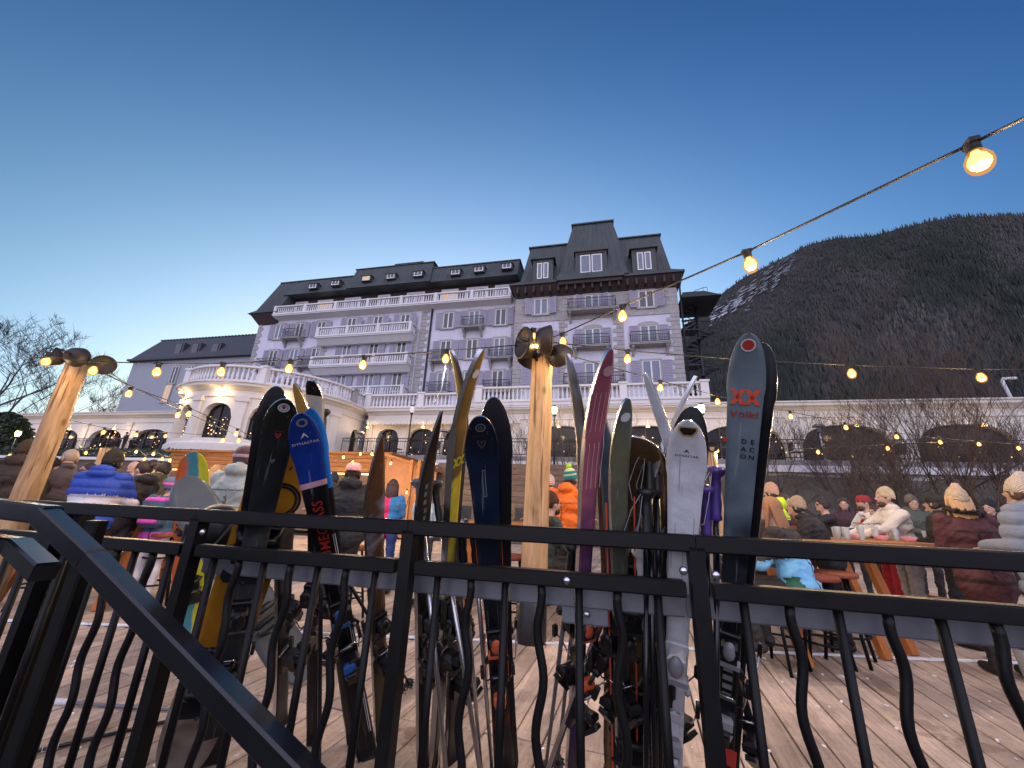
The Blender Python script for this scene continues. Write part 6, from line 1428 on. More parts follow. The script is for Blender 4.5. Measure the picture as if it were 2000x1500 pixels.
def person(label, px, py, Y, face, jacket, trousers='#1d1e22', hat=None, hair=None, pose='stand', arms='front', bulk=1.0, lean=.06, stripes=None, hood=None, furry=None, ztgt=None, group=None, head=(0, 0), boots='#191816', gloves=None, skirt=0, extra=None, sw=0, hand='relax', voxel=None):
    hp = atY(px, py, Y); zH = hp[2]
    zf = 0
    if ztgt: s_ = .84; zf = zH-1.6*s_; zH = 1.6*s_
    if pose == 'stand': s = zH/1.60; seat = 0
    else: s = .83; seat = zH-.70*s
    o = empty('person', (0, 0, 0), face, label, 'person', group)
    pr = []   # primitives: (kind, a, b, ra, rb, mat)
    J, TR, SK, BT, GL, C2, C3 = 0, 1, 2, 3, 4, 5, 6
    b = bulk
    if pose == 'stand':
        pel = Vector((0, 0, .93)); hips = [Vector((x*.095, 0, .90)) for x in (-1, 1)]
        knees = [Vector((-.105, .05+sw, .50)), Vector((.105, .01-sw, .50))]; ank = [Vector((-.11, -.02+sw*.4, .10)), Vector((.115, -.02-sw*1.3, .10))]
    else:
        pel = Vector((0, -.02, .10)); hips = [Vector((x*.10, .02, .09)) for x in (-1, 1)]
        knees = [Vector((-.14, .42, .10)), Vector((.14, .42, .10))]; ank = [Vector((-.13, .34, -.34)), Vector((.13, .36, -.34))]
    up = Vector((0, math.sin(lean), math.cos(lean))); fw = Vector((0, math.cos(lean), -math.sin(lean)))
    wst = pel+up*.12; cst = pel+up*.34; nk = pel+up*.53; hd = pel+up*.67+Vector((0, .02, 0))+Vector((head[0]*.05, head[1]*.05, 0))
    sh = [pel+up*.46+Vector((x*.175, 0, 0)) for x in (-1, 1)]
    def P(a, c, ra, rb, m): pr.append((Vector(a), Vector(c), ra, rb, m, None))
    def E_(c, r, m): pr.append((Vector(c), None, 0, 0, m, Vector(r)))
    # torso as flattened masses
    jl = .02 if pose == 'stand' else .0
    E_(pel+up*(.02-jl), (.175*b, .125*b, .13), J if skirt >= 0 else TR); E_(wst+up*.03, (.165*b, .12*b, .16), J); E_(cst, (.185*b, .13*b, .19), J); E_(pel+up*.43, (.165*b, .105*b, .10), J)
    if skirt > 0: E_(pel-up*.12, (.19*b, .14*b, .18+skirt), J)
    P(nk-up*.03, hd-up*.06, .062, .055, SK if not hood else J)
    for k in (0, 1):
        P(hips[k], knees[k], .092, .066, TR); P(knees[k], ank[k], .066, .050, TR)
        f = Vector((.02*(-1 if k == 0 else 1), .15, -.045)); P(ank[k]-Vector((0, .02, .05)), ank[k]+f+Vector((0, 0, -.01)), .052, .042, BT)
    # arms
    A_ = {'front': ((.20, .06, .22), (.12, .30, .20)), 'down': ((.25, -.02, .17), (.23, .08, -.06)), 'cross': ((.24, .08, .22), (-.03, .24, .24)), 'table': ((.23, .16, .24), (.14, .40, .27)), 'photo': ((.22, .22, .42), (.07, .38, .66)), 'drinkr': ((.22, .16, .24), (.08, .20, .53)), 'pocket': ((.27, -.04, .18), (.17, .10, .02)), 'reachl': ((.20, .22, .32), (.12, .50, .24))}
    kinds = arms if isinstance(arms, tuple) else (arms, arms)
    hands = []
    for k, sg in ((0, -1), (1, 1)):
        e, w = A_[kinds[k]]; el = pel+Vector((sg*e[0]*1.0, 0, 0))+up*e[2]+fw*e[1]; wr = pel+Vector((sg*w[0], 0, 0))+up*w[2]+fw*w[1]
        P(sh[k], el, .068*b, .056*b, J); P(el, wr, .055*b, .042*b, J); hands.append((wr, (wr-el).normalized(), sg, kinds[k]))
    # head
    E_(hd, (.076, .094, .108), SK); E_(hd+Vector((0, .030, -.055)), (.052, .058, .055), SK); E_(hd+Vector((0, .098, -.012)), (.013, .020, .022), SK); E_(hd+Vector((0, .086, -.088)), (.026, .018, .018), SK)
    for sg in (-1, 1): E_(hd+Vector((sg*.078, -.005, -.012)), (.012, .022, .032), SK)
    if hood == 'down': E_(nk+Vector((0, -.085, .02)), (.125, .075, .075), J); E_(nk+Vector((0, -.03, .01)), (.12, .10, .05), J)
    if hood == 'up': E_(hd+Vector((0, -.03, .015)), (.105, .115, .135), J)
    if hood == 'collar': E_(nk+Vector((0, 0, .02)), (.10, .10, .055), J)
    mb = MB()
    for (a, c, ra, rb, m, r) in pr:
        if r is not None: mb.ell(a, r, 0, 12)
        else: cap_geo(mb, a, c, ra, rb)
    me = mb.mesh('tmp', []); t = bpy.data.objects.new('tmp', me); COL.objects.link(t)
    rm = t.modifiers.new('r', 'REMESH'); rm.mode = 'VOXEL'; rm.voxel_size = voxel or (.0125 if Y < 4.7 else .018)
    smo = t.modifiers.new('s', 'SMOOTH'); smo.iterations = 3; smo.factor = .5
    dg = bpy.context.evaluated_depsgraph_get(); me2 = bpy.data.meshes.new_from_object(t.evaluated_get(dg)); bpy.data.objects.remove(t)
    n = len(me2.vertices); co3 = np.empty(n*3); me2.vertices.foreach_get('co', co3); V = co3.reshape(-1, 3)
    # label every vertex by its nearest mass
    best = np.full(n, 1e9); lab = np.zeros(n, int)
    for (a, c, ra, rb, m, r) in pr:
        a_ = np.array(a)
        if r is not None: q = (V-a_)/np.array(r); dd3 = (np.linalg.norm(q, axis=1)-1)*min(r)
        else:
            c_ = np.array(c); d_ = c_-a_; tt = np.clip(((V-a_)@d_)/(d_@d_), 0, 1); dd3 = np.linalg.norm(V-(a_+tt[:, None]*d_), axis=1)-(ra+(rb-ra)*tt)
        k_ = dd3 < best; best[k_] = dd3[k_]; lab[k_] = m
    # cloth relief: folds or quilted ribs
    nv = np.empty(n*3); me2.vertices.foreach_get('normal', nv) if hasattr(me2.vertices[0], 'normal') else None; NV_ = nv.reshape(-1, 3)
    rs = random.Random(int(px*7)); ph = rs.uniform(0, 6)
    fold = (np.sin(V[:, 2]*38+V[:, 0]*17*math.sin(ph)+ph)+np.sin(V[:, 2]*21-V[:, 0]*29+V[:, 1]*19+ph*2)+.6*np.sin(V[:, 0]*55+V[:, 2]*13))*.0036+(1-np.abs(np.sin(V[:, 2]*47+np.sin(V[:, 0]*23+ph)*1.6+V[:, 1]*31)))**3*.007-(1-np.abs(np.sin(V[:, 0]*39-V[:, 2]*17+ph*3+np.sin(V[:, 2]*29)*1.2)))**4*.006
    if stripes and stripes.get('quilt'):
        qd = stripes['quilt']; fold = np.where(lab == J, np.abs(np.sin((V[:, 2]-.0)*PI/qd))**.5*.024-.012, fold)
    msk = (lab == J) | (lab == TR); V0 = V; V = V+NV_*(fold*msk)[:, None]
    pos = Vector((hp[0], hp[1], 0)); Rz = Matrix.Rotation(face, 3, 'Z'); off = Rz @ (Vector((hd.x, hd.y, 0))*s)
    base = Vector((pos.x-off.x, pos.y-off.y, 0))
    o.location = base+Vector((0, 0, zf)); z0 = seat if pose != 'stand' else 0
    me2.vertices.foreach_set('co', (V*s+np.array([0, 0, z0])).ravel())
    mats_ = [col('jacket', jacket), col('trousers', trousers), skin, mat('boots', srgb(boots), .6), col('trim', jacket)]
    if stripes:
        for c in stripes.get('cols', []): mats_.append(col('jacket_panel', c))
    tb_ = mats_[4].node_tree.nodes['Principled BSDF']; dkc = [c*.35 for c in srgb(jacket)]
    for nd in mats_[4].node_tree.nodes:
        if nd.type == 'HUE_SAT': nd.inputs['Color'].default_value = (*dkc, 1)
    me2.materials.clear()
    for m in mats_: me2.materials.append(m)
    np_ = len(me2.polygons); ls = np.empty(np_, int); me2.polygons.foreach_get('loop_start', ls); lv = np.empty(len(me2.loops), int); me2.loops.foreach_get('vertex_index', lv)
    first = lv[ls]; fl_ = lab[first]; fv = V0[first]
    rel_ = (fv-np.array(pel))@np.array(up)
    if not (stripes and stripes.get('quilt')):
        k_ = (fl_ == J) & (((rel_ > -.125) & (rel_ < -.085)) | ((rel_ > .352) & (rel_ < .366) & (np.abs(fv[:, 0]) < .2)) | ((np.abs(fv[:, 0]) < .007) & (rel_ < .35) & (rel_ > -.1))); fl_ = np.where(k_, 4, fl_)
    if stripes:
        rel_ = (fv-np.array(pel))@np.array(up)
        for (lo, hi, idx) in stripes.get('z', []): k_ = (fl_ == J) & (rel_ >= lo) & (rel_ < hi); fl_ = np.where(k_, 4+idx, fl_)
        if 'side' in stripes: k_ = ((fl_ == J) | (fl_ > 4)) & ((fv[:, 0]*stripes['side'][0]) > stripes['side'][2]) & (rel_ < stripes.get('sz', 9)); fl_ = np.where(k_, 4+stripes['side'][1], fl_)
    me2.polygons.foreach_set('material_index', fl_.astype(np.int32)); me2.polygons.foreach_set('use_smooth', np.ones(np_, bool)); me2.name = 'body'
    bo_ = link('body', me2, o)
    S4 = Matrix.Translation((0, 0, z0)) @ Matrix.Scale(s, 4)
    def addp(name, mb2, mt_): q = mb2.build(name, mt_, o); q.matrix_local = S4; return q
    # hands with five fingers
    for (wr, d, sg, kd) in hands:
        hk = 'grip' if kd in ('drinkr', 'photo') else hand; key = (hk, gloves)
        if key not in hcache: hcache[key] = hand_mesh(hk, skin if not gloves else col('glove', gloves))
        q = link('hand', hcache[key], o); yv = d; xv = Vector((1, 0, 0)); xv = (xv-yv*xv.dot(yv)).normalized(); zv = xv.cross(yv)
        m4 = Matrix((xv*(sg*1.0), yv, zv)).transposed().to_4x4(); m4.translation = wr+d*.02; q.matrix_local = S4 @ m4
    # face
    fb = MB()
    for sg in (-1, 1): fb.ell(hd+Vector((sg*.030, .0845, .006)), (.011, .008, .007), 0, 8)
    addp('eyes', fb, eyem)
    fb = MB(); fb.ell(hd+Vector((0, .0895, -.060)), (.022, .006, .006), 0, 8); addp('mouth', fb, lips)
    T = lambda dx, dy, dz: hd+Vector((dx, dy, dz))
    if hat and not hair: hair = (('#2e2018', '#4a3424', '#1f1814')[int(px) % 3], 'short')
    if hair:
        hm_ = mat('hair', srgb(hair[0]), .6, noise=.3, scale=30, stretch=(6, 6, 1)); hb_ = MB()
        hb_.ell(T(0, -.014, .022), (.086, .098, .104), 0, 14)
        if hair[1] == 'long':
            for k in range(22): x = -.078+.0074*k; ln_ = .24+.025*math.sin(k*2.1); yb_ = -.055-.045*math.cos(x*19); cap_geo(hb_, T(x, yb_*.8, .03), T(x*1.05+.006*math.sin(k*3), yb_-.02, -ln_*.55), .020, .019, 0, 7); cap_geo(hb_, T(x*1.05+.006*math.sin(k*3), yb_-.02, -ln_*.55), T(x*1.1+.012*math.sin(k*5), yb_-.015, -ln_), .019, .006, 0, 7)
            for sg in (-1, 1): cap_geo(hb_, T(sg*.078, -.01, .02), T(sg*.085, .02, -.18), .022, .014, 0, 7)
        if hair[1] == 'beard': hb_.ell(T(0, .045, -.078), (.058, .055, .048), 0, 12)
        if hair[1] == 'bun': hb_.ell(T(0, -.10, .06), (.035, .035, .035), 0, 10)
        if hair[1] == 'short':
            for sg in (-1, 1): hb_.ell(T(sg*.074, -.02, -.02), (.014, .05, .05), 0, 8)
        addp('hair', hb_, hm_)
    if hat:
        k = hat[0]; kn = knit if k in ('beanie', 'tall', 'pom') else col; c1 = kn('hat', hat[1]); ms_ = [c1, kn('hat_detail', hat[2] if len(hat) > 2 else hat[1])]; hb_ = MB()
        if k in ('beanie', 'pom', 'tall'):
            ht = .175 if k == 'tall' else .145
            M4 = Matrix.Translation(T(0, -.016, .012)) @ Matrix.Rotation(.22, 4, 'X') @ Matrix.Diagonal((1, 1.13, 1, 1))
            hb_.lathe([(.083, .012), (.085, .03), (.082, .06), (.071, .095), (.05, .122), (.022, ht), (.0001, ht+.004)], 18, 0, M4)
            hb_.lathe([(.084, -.012), (.089, -.007), (.0895, .018), (.088, .038), (.084, .043), (.08, .036)], 18, 1, M4)
            if k == 'pom':
                for i in range(26): rs2 = random.Random(i); v = Vector((rs2.gauss(0, 1), rs2.gauss(0, 1), rs2.gauss(0, 1))).normalized()*.026; hb_.ell(M4 @ Vector((0, 0, ht+.02))+v, (.016, .016, .016), 2, 6)
                ms_.append(col('pompom', hat[3]))
                hb_.lathe([(.084, .062), (.079, .078), (.071, .097)], 18, 1, M4)
        if k == 'cap':
            bk = -1 if len(hat) > 3 and hat[3] == 'back' else 1
            M4 = Matrix.Translation(T(0, -.01, .018)) @ Matrix.Rotation(PI if bk < 0 else 0, 4, 'Z') @ Matrix.Diagonal((1, 1.13, 1, 1))
            hb_.lathe([(.088, .0), (.09, .03), (.083, .065), (.055, .095), (.0001, .106)], 18, 0, M4); hb_.ell(M4 @ Vector((0, 0, .107)), (.01, .01, .006), 1, 6)
            poly = [(.078*math.cos(t), .045+.085*math.sin(t)) for t in np.linspace(0, PI, 10)]; hb_.prism(poly, .004, .012, 1, 'xy', M4)
        if k == 'helmet':
            M4 = Matrix.Translation(T(0, -.012, .0)) @ Matrix.Diagonal((1, 1.12, 1, 1)); hb_.lathe([(.100, -.05), (.112, .0), (.110, .06), (.085, .105), (.045, .125), (.0001, .13)], 18, 0, M4); hb_.lathe([(.1135, .005), (.117, .02), (.1135, .035)], 18, 1, M4)
        q = addp({'beanie': 'beanie', 'tall': 'beanie', 'pom': 'beanie', 'cap': 'cap', 'helmet': 'helmet'}[k], hb_, ms_)
    if furry:
        fb = MB(); rs2 = random.Random(5); fm = col('fur', furry)
        for i in range(150):
            a = rs2.uniform(0, 2*PI); c = nk+Vector((.125*math.cos(a), -.045+.10*math.sin(a), .045+.03*math.sin(a))); v = Vector((rs2.gauss(0, 1), rs2.gauss(0, 1), rs2.gauss(0, 1))).normalized()*.035; cap_geo(fb, c, c+v, .020, .008, 0, 5)
        addp('fur_trim', fb, fm)
    if extra: extra(o, S4, pel, up, fw, hd, nk, hands)
    return o
def glass_in_hand(o, S4, pel, up, fw, hd, nk, hands):
    wr, d, sg, k = hands[1]; b = MB(); b.lathe([(.025, -.05), (.034, .06), (.032, .06), (.0001, -.045)], 12, 0, Matrix.Translation(wr+d*.08+Vector((0, .02, .02)))); g_ = empty('drinking_glass', (0, 0, 0), 0); g_.parent = None
    q = b.build('cup', M['plasticw']); q.matrix_world = Matrix.Translation(o.location) @ Matrix.Rotation(o.rotation_euler[2], 4, 'Z') @ S4; tag(q, 'pale cup held up to the lips of the woman in red', 'cup'); bpy.data.objects.remove(g_)
def phone_in_hand(o, S4, pel, up, fw, hd, nk, hands):
    c = (hands[0][0]+hands[1][0])/2+Vector((0, .05, .07)); b = MB(); b.cbox(c, (.15, .010, .075), bev=.003); q = b.build('smartphone', M['plastic']); q.matrix_world = Matrix.Translation(o.location) @ Matrix.Rotation(o.rotation_euler[2], 4, 'Z') @ S4; tag(q, 'dark smartphone held up in both hands by the person in black', 'smartphone')
    b = MB(); 
    for sg in (-1, 1): b.ell(hd+Vector((sg*.032, .09, .006)), (.026, .008, .019), 0, 10)
    b.tube([hd+Vector((-.075, 0, .01)), hd+Vector((-.05, .085, .01)), hd+Vector((.05, .085, .01)), hd+Vector((.075, 0, .01))], .003, 5); q = b.build('sunglasses', M['plastic'], o); q.matrix_local = S4
def backpack(c1, c2):
    def f(o, S4, pel, up, fw, hd, nk, hands):
        b = MB(); c = pel+up*.28-fw*.20; b.cbox(c, (.27, .14, .40), bev=.05); b.cbox(c-fw*.085-up*.05, (.21, .05, .2), m=1, bev=.02); b.cbox(c+up*.17-fw*.01, (.24, .13, .06), m=1, bev=.02)
        for sg in (-1, 1): b.tube([c+Vector((sg*.09, .07, .17)), nk+Vector((sg*.10, .0, -.02)), pel+up*.36+fw*.14+Vector((sg*.12, 0, 0)), pel+up*.18+Vector((sg*.17, .05, 0))], .014, 5, 1)
        q = b.build('backpack', [col('backpack', c1), col('backpack_trim', c2)]); q.matrix_world = Matrix.Translation(o.location) @ Matrix.Rotation(o.rotation_euler[2], 4, 'Z') @ S4; tag(q, 'teal and purple backpack with pink straps worn on the back at the left', 'backpack')
    return f
AW, LT, RT_, TOW = 0, PI/2, -PI/2, PI
GG = 'guests standing and sitting on the deck'
person('person in a dark brown hooded coat and olive beanie at the left edge', 52, 882, 4.5, .5, '#33271f', hat=('beanie', '#4a3a2a'), hood='down', bulk=1.25, arms='front', group=GG)
person('person in a dark brown coat seen past the left edge, arm forward', -22, 905, 4.4, -.4, '#3a2c24', hat=('beanie', '#2b2320'), hood='down', bulk=1.2, group=GG)
person('person in a black coat and black beanie directly behind the tilted log post', 103, 912, 4.9, -.9, '#211d1c', hat=('beanie', '#1a1715'), bulk=1.25, hood='collar', group=GG)
person('grey haired man in a grey knitted sweater facing left', 136, 894, 5.0, 1.1, '#463e42', hair=('#9a8878', 'short'), hood='collar', bulk=1.05, group=GG)
person('person in a bright blue puffer jacket with a white and a black band, black beanie', 218, 914, 3.75, .25, '#1a3c98', '#22242a', hat=('beanie', '#2a2622'), pose='sit', arms='table', bulk=1.38, lean=.16, hood='down', skirt=.0,
       stripes=dict(quilt=.095, cols=['#000000', '#c9c6cc', '#17181d'], z=[(.20, .29, 2-0), (.13, .20, 3-0)]), group=GG)
person('dark haired woman in a black jacket turned in profile to the left', 276, 928, 4.3, 1.55, '#1d1c1e', '#b9b4b6', hair=('#2a1c16', 'bun'), pose='sit', arms='table', bulk=1.1, hood='down', group=GG)
person('person in an olive green jacket facing away behind the profile woman', 322, 918, 4.9, -.2, '#4a4526', hair=('#2a211a', 'short'), hood='down', bulk=1.15, group=GG)
person('person in a teal and pink jacket with white trousers behind the slanted snowboard', 338, 948, 4.2, .2, '#3f5a70', '#cfc9cc', hat=('helmet', '#55607a', '#d25fb0'), bulk=1.15, extra=backpack('#3f5a72', '#e04fb8'), stripes=dict(cols=['#000000', '#d94fae'], z=[(-.2, .02, 2)]), boots='#8a6a6a', group=GG)
person('blond woman in a light blue jacket with a white line across the back', 424, 922, 5.3, .2, '#2f7fb0', hair=('#b98a5a', 'long'), stripes=dict(cols=['#000000', '#dfe6ea'], z=[(.30, .325, 2)]), group=GG)
person('person in a pale grey white hoodie with a patterned dark helmet cover', 482, 896, 3.35, .1, '#a3a8a0', '#2a2c30', hat=('helmet', '#4a3436', '#b08a8a'), hood='down', bulk=1.25, group=GG)
person('man in a black hooded jacket wearing a pale pink cap backwards', 690, 924, 3.6, .25, '#1b1c1d', '#1a1b1d', hat=('cap', '#d5a79c', '#b86a68', 'back'), hair=('#3a2a20', 'short'), hood='down', bulk=1.35, arms='front', group=GG)
person('long haired woman in a hot pink and blue jacket facing away', 768, 950, 5.2, 0, '#d02468', '#24407a', hair=('#3a2420', 'long'), bulk=1.1, stripes=dict(cols=['#000000', '#2b78b0'], side=(1, 2, .03)), group=GG)
person('person in a pale ice blue jacket half hidden behind the hooked ski', 838, 962, 4.6, -.4, '#a8bccb', '#30363e', hair=('#5a4636', 'long'), group=GG)
person('person in an orange jacket and white pink beanie behind the central log post', 1069, 946, 5.0, 1.0, '#d9691f', hat=('beanie', '#d8c3bc', '#c9a8a0'), hood='down', bulk=1.3, arms='front', group=GG)
person('person in an orange jacket wearing a striped teal beanie with a lime green pompom', 1116, 936, 4.5, -.9, '#dd6a1c', '#30261e', hat=('pom', '#c8d8a8', '#1f7f86', '#9acb2a'), bulk=1.2, hood='down', group=GG)
person('bearded man in a dark green jacket and brown beanie seated beside the central log post', 1079, 994, 4.0, -1.2, '#2f3a33', '#26221e', hat=('beanie', '#4a2a1c'), hair=('#3a241a', 'beard'), pose='sit', bulk=1.15, arms='table', lean=.2, group=GG)
person('man in a dark sweater standing behind the pink cap man near the hut', 640, 945, 7.0, 2.6, '#3a3230', hair=('#2a211a', 'short'), group=GG)
person('seated woman with reddish blond hair in a green and sky blue fleece', 1505, 1008, 3.15, .7, '#2c2422', '#24221f', hair=('#8f6442', 'long'), pose='sit', bulk=1.15, arms='table', lean=.2, stripes=dict(cols=['#000000', '#6fb0d8', '#235a45'], z=[(-.25, .26, 2)], side=(-1, 3, .155), sz=.12), group=GG)
person('person with a fluffy dark hood and pink collar beside the tallest ski', 1478, 1000, 3.7, 1.2, '#241c1b', hat=('beanie', '#3a2a26', '#c0485a'), furry='#3a2a24', pose='sit', bulk=1.2, group=GG)
person('person in a neon yellow and navy jacket with a beige beanie', 1502, 964, 4.4, 1.0, '#b6e01a', '#1b2136', hat=('beanie', '#c9a28a'), hood='down', bulk=1.2, stripes=dict(cols=['#000000', '#1c2748'], z=[(-.3, .34, 2)]), group=GG)
person('person bending forward in a black jacket and beige beanie', 1553, 985, 3.9, .9, '#1b1a1b', '#1b1a1a', hat=('beanie', '#b89f86'), bulk=1.3, hood='collar', arms='table', lean=.35, group=GG)
person('person in black holding up a phone to take a picture', 1606, 986, 5.2, 1.3, '#1d1c1e', hair=('#241a16', 'short'), arms='photo', extra=phone_in_hand, group=GG)
person('man in a red cap and white and black jacket looking down', 1686, 982, 5.2, 1.4, '#d5d0cc', '#20222a', hat=('cap', '#8e1f28', '#8e1f28'), hair=('#4a3426', 'beard'), arms='table', stripes=dict(cols=['#000000', '#1b2233'], z=[(-.3, .30, 2)]), group=GG)
person('woman in red drinking from a cup beside the man in the red cap', 1711, 1000, 4.9, 1.5, '#b01c22', '#a01c22', hair=('#3a2018', 'long'), arms=('front', 'drinkr'), extra=glass_in_hand, group=GG)
person('bearded man in a cream sweater and cream beanie reaching over the table', 1727, 972, 4.35, 1.35, '#c9c2b8', '#8f8a84', hat=('beanie', '#d3bf9f'), hair=('#3a2a20', 'beard'), arms=('reachl', 'reachl'), hood='collar', bulk=1.12, lean=.12, group=GG)
person('person in a black coat and black cap just left of the maroon coat', 1824, 984, 4.0, .4, '#1c1a1b', hat=('cap', '#191718', '#191718'), hood='down', bulk=1.25, group=GG)
person('woman in a maroon coat with dark fur collar and cream beanie, blond hair', 1868, 978, 3.35, -.35, '#4f2a2c', '#1b1719', hat=('tall', '#dcc2a2', '#d5b896'), hair=('#c09a6a', 'long'), furry='#241c1a', bulk=1.22, skirt=.08, group=GG)
person('person in a light grey puffer jacket and cream beanie at the right edge', 1990, 962, 2.85, .15, '#7c8492', '#1a1716', hat=('tall', '#dfd0bd', '#d5c4ae'), hood='collar', bulk=1.5, skirt=.06, stripes=dict(quilt=.11), boots='#1c1614', group=GG)
person('bald man in a rust red top far back between the blue puffer and the hut', 262, 912, 6.6, 2.9, '#8a3a26', hair=None, group=GG)
person('dark haired person far back in a dark coat left of the olive jacket', 296, 910, 6.9, 2.4, '#2b2422', hair=('#241a16', 'short'), group=GG)
person('person far back in dark clothes beside the rainbow snowboard', 312, 925, 7.4, -2.6, '#2a2624', hair=('#5a3a26', 'short'), group=GG)
for lab, px, py, Y, fc, c, ht, hr_ in (
    ('person in a dark plum jacket far back between the phone holder and the red cap', 1648, 984, 6.4, 2.4, '#3a2430', None, ('#2b1f18', 'long')),
    ('person in a grey green coat far back right of the cream sweater man', 1782, 982, 6.0, 2.8, '#4a5048', ('beanie', '#6a6258'), None),
    ('person in a black puffer far right between the maroon coat and the grey puffer', 1932, 992, 5.2, 1.9, '#1c1c20', ('beanie', '#2a2a30'), None),
    ('person in a rust brown jacket far back beside the neon jacket', 1532, 978, 5.8, -2.6, '#6a3a26', None, ('#3a2a1e', 'short')),
    ('person in a tan coat far back left of the orange jackets', 985, 968, 6.6, .4, '#8a7358', None, ('#4a3a2a', 'short')),
    ('person in a navy coat far back beside the man in the backwards cap', 652, 938, 6.2, .2, '#1e2538', ('beanie', '#3a4050'), None),
    ('person in a brown coat far back between the grey sweater and the blue puffer', 172, 916, 6.4, 2.6, '#4a382c', None, ('#2a1e16', 'short')),
    ('person in a charcoal coat far back right of the blond woman', 452, 925, 6.6, .3, '#2a2b2e', ('beanie', '#45403c'), None)):
    person(lab, px, py, Y, fc, c, hat=ht, hair=hr_, hood='down', bulk=1.15, group=GG)
# people up on the left terrace
for lab, px, py, fc, c in (('person in dark clothes standing on the left terrace behind the railing', 248, 846, 2.8, '#231d20'), ('second person in dark clothes on the left terrace, lower and further left', 224, 856, 1.9, '#2c2426'), ('third person in dark clothes turned right on the left terrace', 262, 856, -1.9, '#1c1a1e')):
    u_ = fac(px, py, 21.2)[0]; person(lab, px, py, W(u_, 21.2)[1], fc, c, hair=('#2a1c16', 'short'), ztgt=1, group='people on the left terrace', bulk=1.15)

# ================================================================ TABLES, STOOLS, DRINKS
def high_table(label, px, Y, ang, L_=1.5, wd=.62, top=.86):
    p = atY(px, 1050, Y); o = empty('high_table', (p[0], Y, 0), ang, label, 'table', 'high wooden trestle tables')
    for k in range(4): mb = MB(); mb.cbox((0, 0, 0), (L_, wd/4-.008, .035), bev=.004); q = mb.build('board', M['hutwood'], o); q.location = (0, -wd/2+wd/4*(k+.5), top)
    for x in (-1, 1):
        for y in (-1, 1):
            mb = MB(); a = Vector((x*L_*.36, y*wd*.16, top-.02)); b_ = Vector((x*L_*.36, y*wd*.52, 0)); d = (b_-a); mm_ = d.to_track_quat('Z', 'X').to_matrix(); mb.cbox((a+b_)/2, (.05, .085, d.length), mm_, bev=.004); mb.build('leg', M['bench'], o)
        mb = MB(); mb.cbox((x*L_*.36, 0, .32), (.045, wd*.72, .07), bev=.004); mb.build('brace', M['bench'], o)
    mb = MB(); mb.cbox((0, 0, .32), (L_*.72, .05, .07), bev=.004); mb.build('stretcher', M['bench'], o); return o
tt_ = high_table('high trestle table in front of the cream sweater man, crowded with glasses', 1735, 4.15, .25)
high_table('high trestle table the blue puffer guest sits at', 205, 4.35, -.1)
high_table('high trestle table behind the central log post', 1010, 4.8, .15)
high_table('high trestle table right of the tallest ski', 1540, 3.75, .3, 1.2)
stool0 = None
def stool(px, py, seat, label):
    global stool0
    p = atZ(px, py, seat)
    if stool0 is None:
        o = empty('bar_stool', tuple(p), 0, label, 'stool', 'tall bar stools with black metal legs')
        b = MB(); b.lathe([(.0001, .0), (.15, .0), (.16, -.01), (.16, -.028), (.15, -.036), (.0001, -.036)], 20); b.build('seat', M['seat'], o)
        for k in range(4):
            a = PI/4+k*PI/2; b = MB(); b.tube([(.09*math.cos(a), .09*math.sin(a), -.036), (.19*math.cos(a), .19*math.sin(a), -.64)], .0125, 6); b.build('leg', M['black'], o)
        for z, r_ in ((-.22, .122), (-.45, .158)): b = MB(); b.tube([(r_*math.cos(a), r_*math.sin(a), z) for a in np.linspace(0, 2*PI, 17)], .009, 5); b.build('footring', M['black'], o)
        stool0 = o
    else:
        o = copy_tree(stool0); o['label'] = label
    k = seat/.64; o.location = (p[0], p[1], seat); o.scale = (1, 1, k); o.rotation_euler[2] = px*.37; return o
stool(1590, 1122, .64, 'bar stool under the guest bending forward, legs seen below the toe plate'); stool(1628, 1116, .64, 'bar stool right of the bending guest, leg splayed to the right')
stool(325, 1040, .66, 'bar stool with red brown seat beside the white trousers'); stool(690, 1066, .62, 'bar stool with red brown seat behind the man with the backwards cap')
stool(1002, 1084, .62, 'bar stool with red brown seat left of the central log post'); stool(222, 1036, .66, 'bar stool under the guest in the blue puffer'); stool(1500, 1128, .60, 'bar stool under the seated woman in the sky blue fleece')
stool(120, 1040, .64, 'bar stool near the foot of the tilted log post')
rs = random.Random(12)
gmat = mat('clear_glass', (.75, .78, .8), .08, spec=.6, alpha=1, trans=.6); beer = mat('amber_drink', (.55, .28, .05), .15); napk = mat('red_checked_paper', (.6, .25, .28), .7, noise=.4, scale=40)
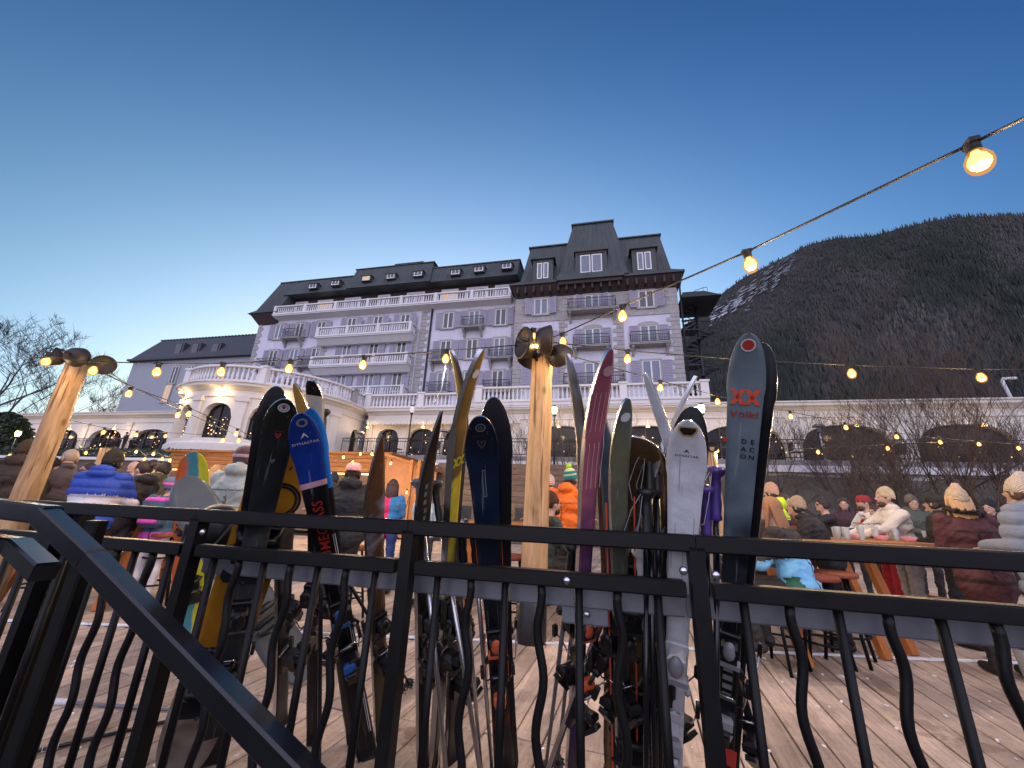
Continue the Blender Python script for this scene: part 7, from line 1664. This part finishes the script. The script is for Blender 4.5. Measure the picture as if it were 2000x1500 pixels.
def tumbler(p, h, r, m, label, cat, name):
    o = empty(name, p, 0, label, cat, 'glasses and cups on the tables'); b = MB(); b.lathe([(r*.8, 0), (r, h), (r*.93, h), (r*.74, .006), (.0001, .006)], 12); b.build('glass', gmat, o)
    if m: b = MB(); b.lathe([(.0001, .008), (r*.74, .008), (r*.88, h*.7), (.0001, h*.7)], 12); b.build('drink', m, o)
    return o
for i in range(13):
    x = rs.uniform(-.65, .6); y = rs.uniform(-.22, .22); q = Matrix.Rotation(.25, 3, 'Z') @ Vector((x, y, 0)); p = (tt_.location.x+q.x, tt_.location.y+q.y, .878)
    if i % 4 == 3: o = empty('paper_basket', p, i, 'crumpled red and white paper food basket on the crowded trestle table', 'food basket', 'paper food baskets'); b = MB(); b.lathe([(.04, 0), (.07, .045), (.065, .045), (.0001, .012)], 9); b.build('paper', napk, o)
    else: tumbler(p, rs.uniform(.10, .14), rs.uniform(.028, .036), beer if i % 3 == 0 else None, 'glass on the crowded trestle table of the cream sweater man', 'glass', 'drinking_glass')
tumbler(tuple(atY(143, 985, 3.9)[:2])+(.878,), .12, .04, beer, 'tall glass on the table left of the blue puffer', 'glass', 'drinking_glass')
jar = tumbler(tuple(atZ(1998, 1250, .26))[:2]+(.0,), .2, .07, mat('pale_red_label', (.5, .1, .1), .5), 'large jar with a red band on the deck at the right edge', 'jar', 'jar')
for pre, wd_ in (('drinking_glass', 'glass'), ('paper_basket', 'red and white paper food basket')):
    for k, c in enumerate(sorted([q for q in SC.objects if q.name.startswith(pre) and q.parent is None and 'crowded' in q.get('label', '')], key=lambda q: q.location.x/q.location.y)): c['label'] = ORD[k]+' '+wd_+' from the left on the crowded trestle table'
# ================================================================ real size: the whole place in metres
KS = 1.25
for ob in list(SC.objects):
    if ob.parent is None:
        if ob.type == 'CAMERA': ob.location *= KS
        elif ob.type == 'LIGHT': ob.location *= KS
        else: ob.location *= KS; ob.scale *= KS
for l in bpy.data.lights:
    if l.type == 'POINT': l.energy *= KS*KS; l.shadow_soft_size *= KS
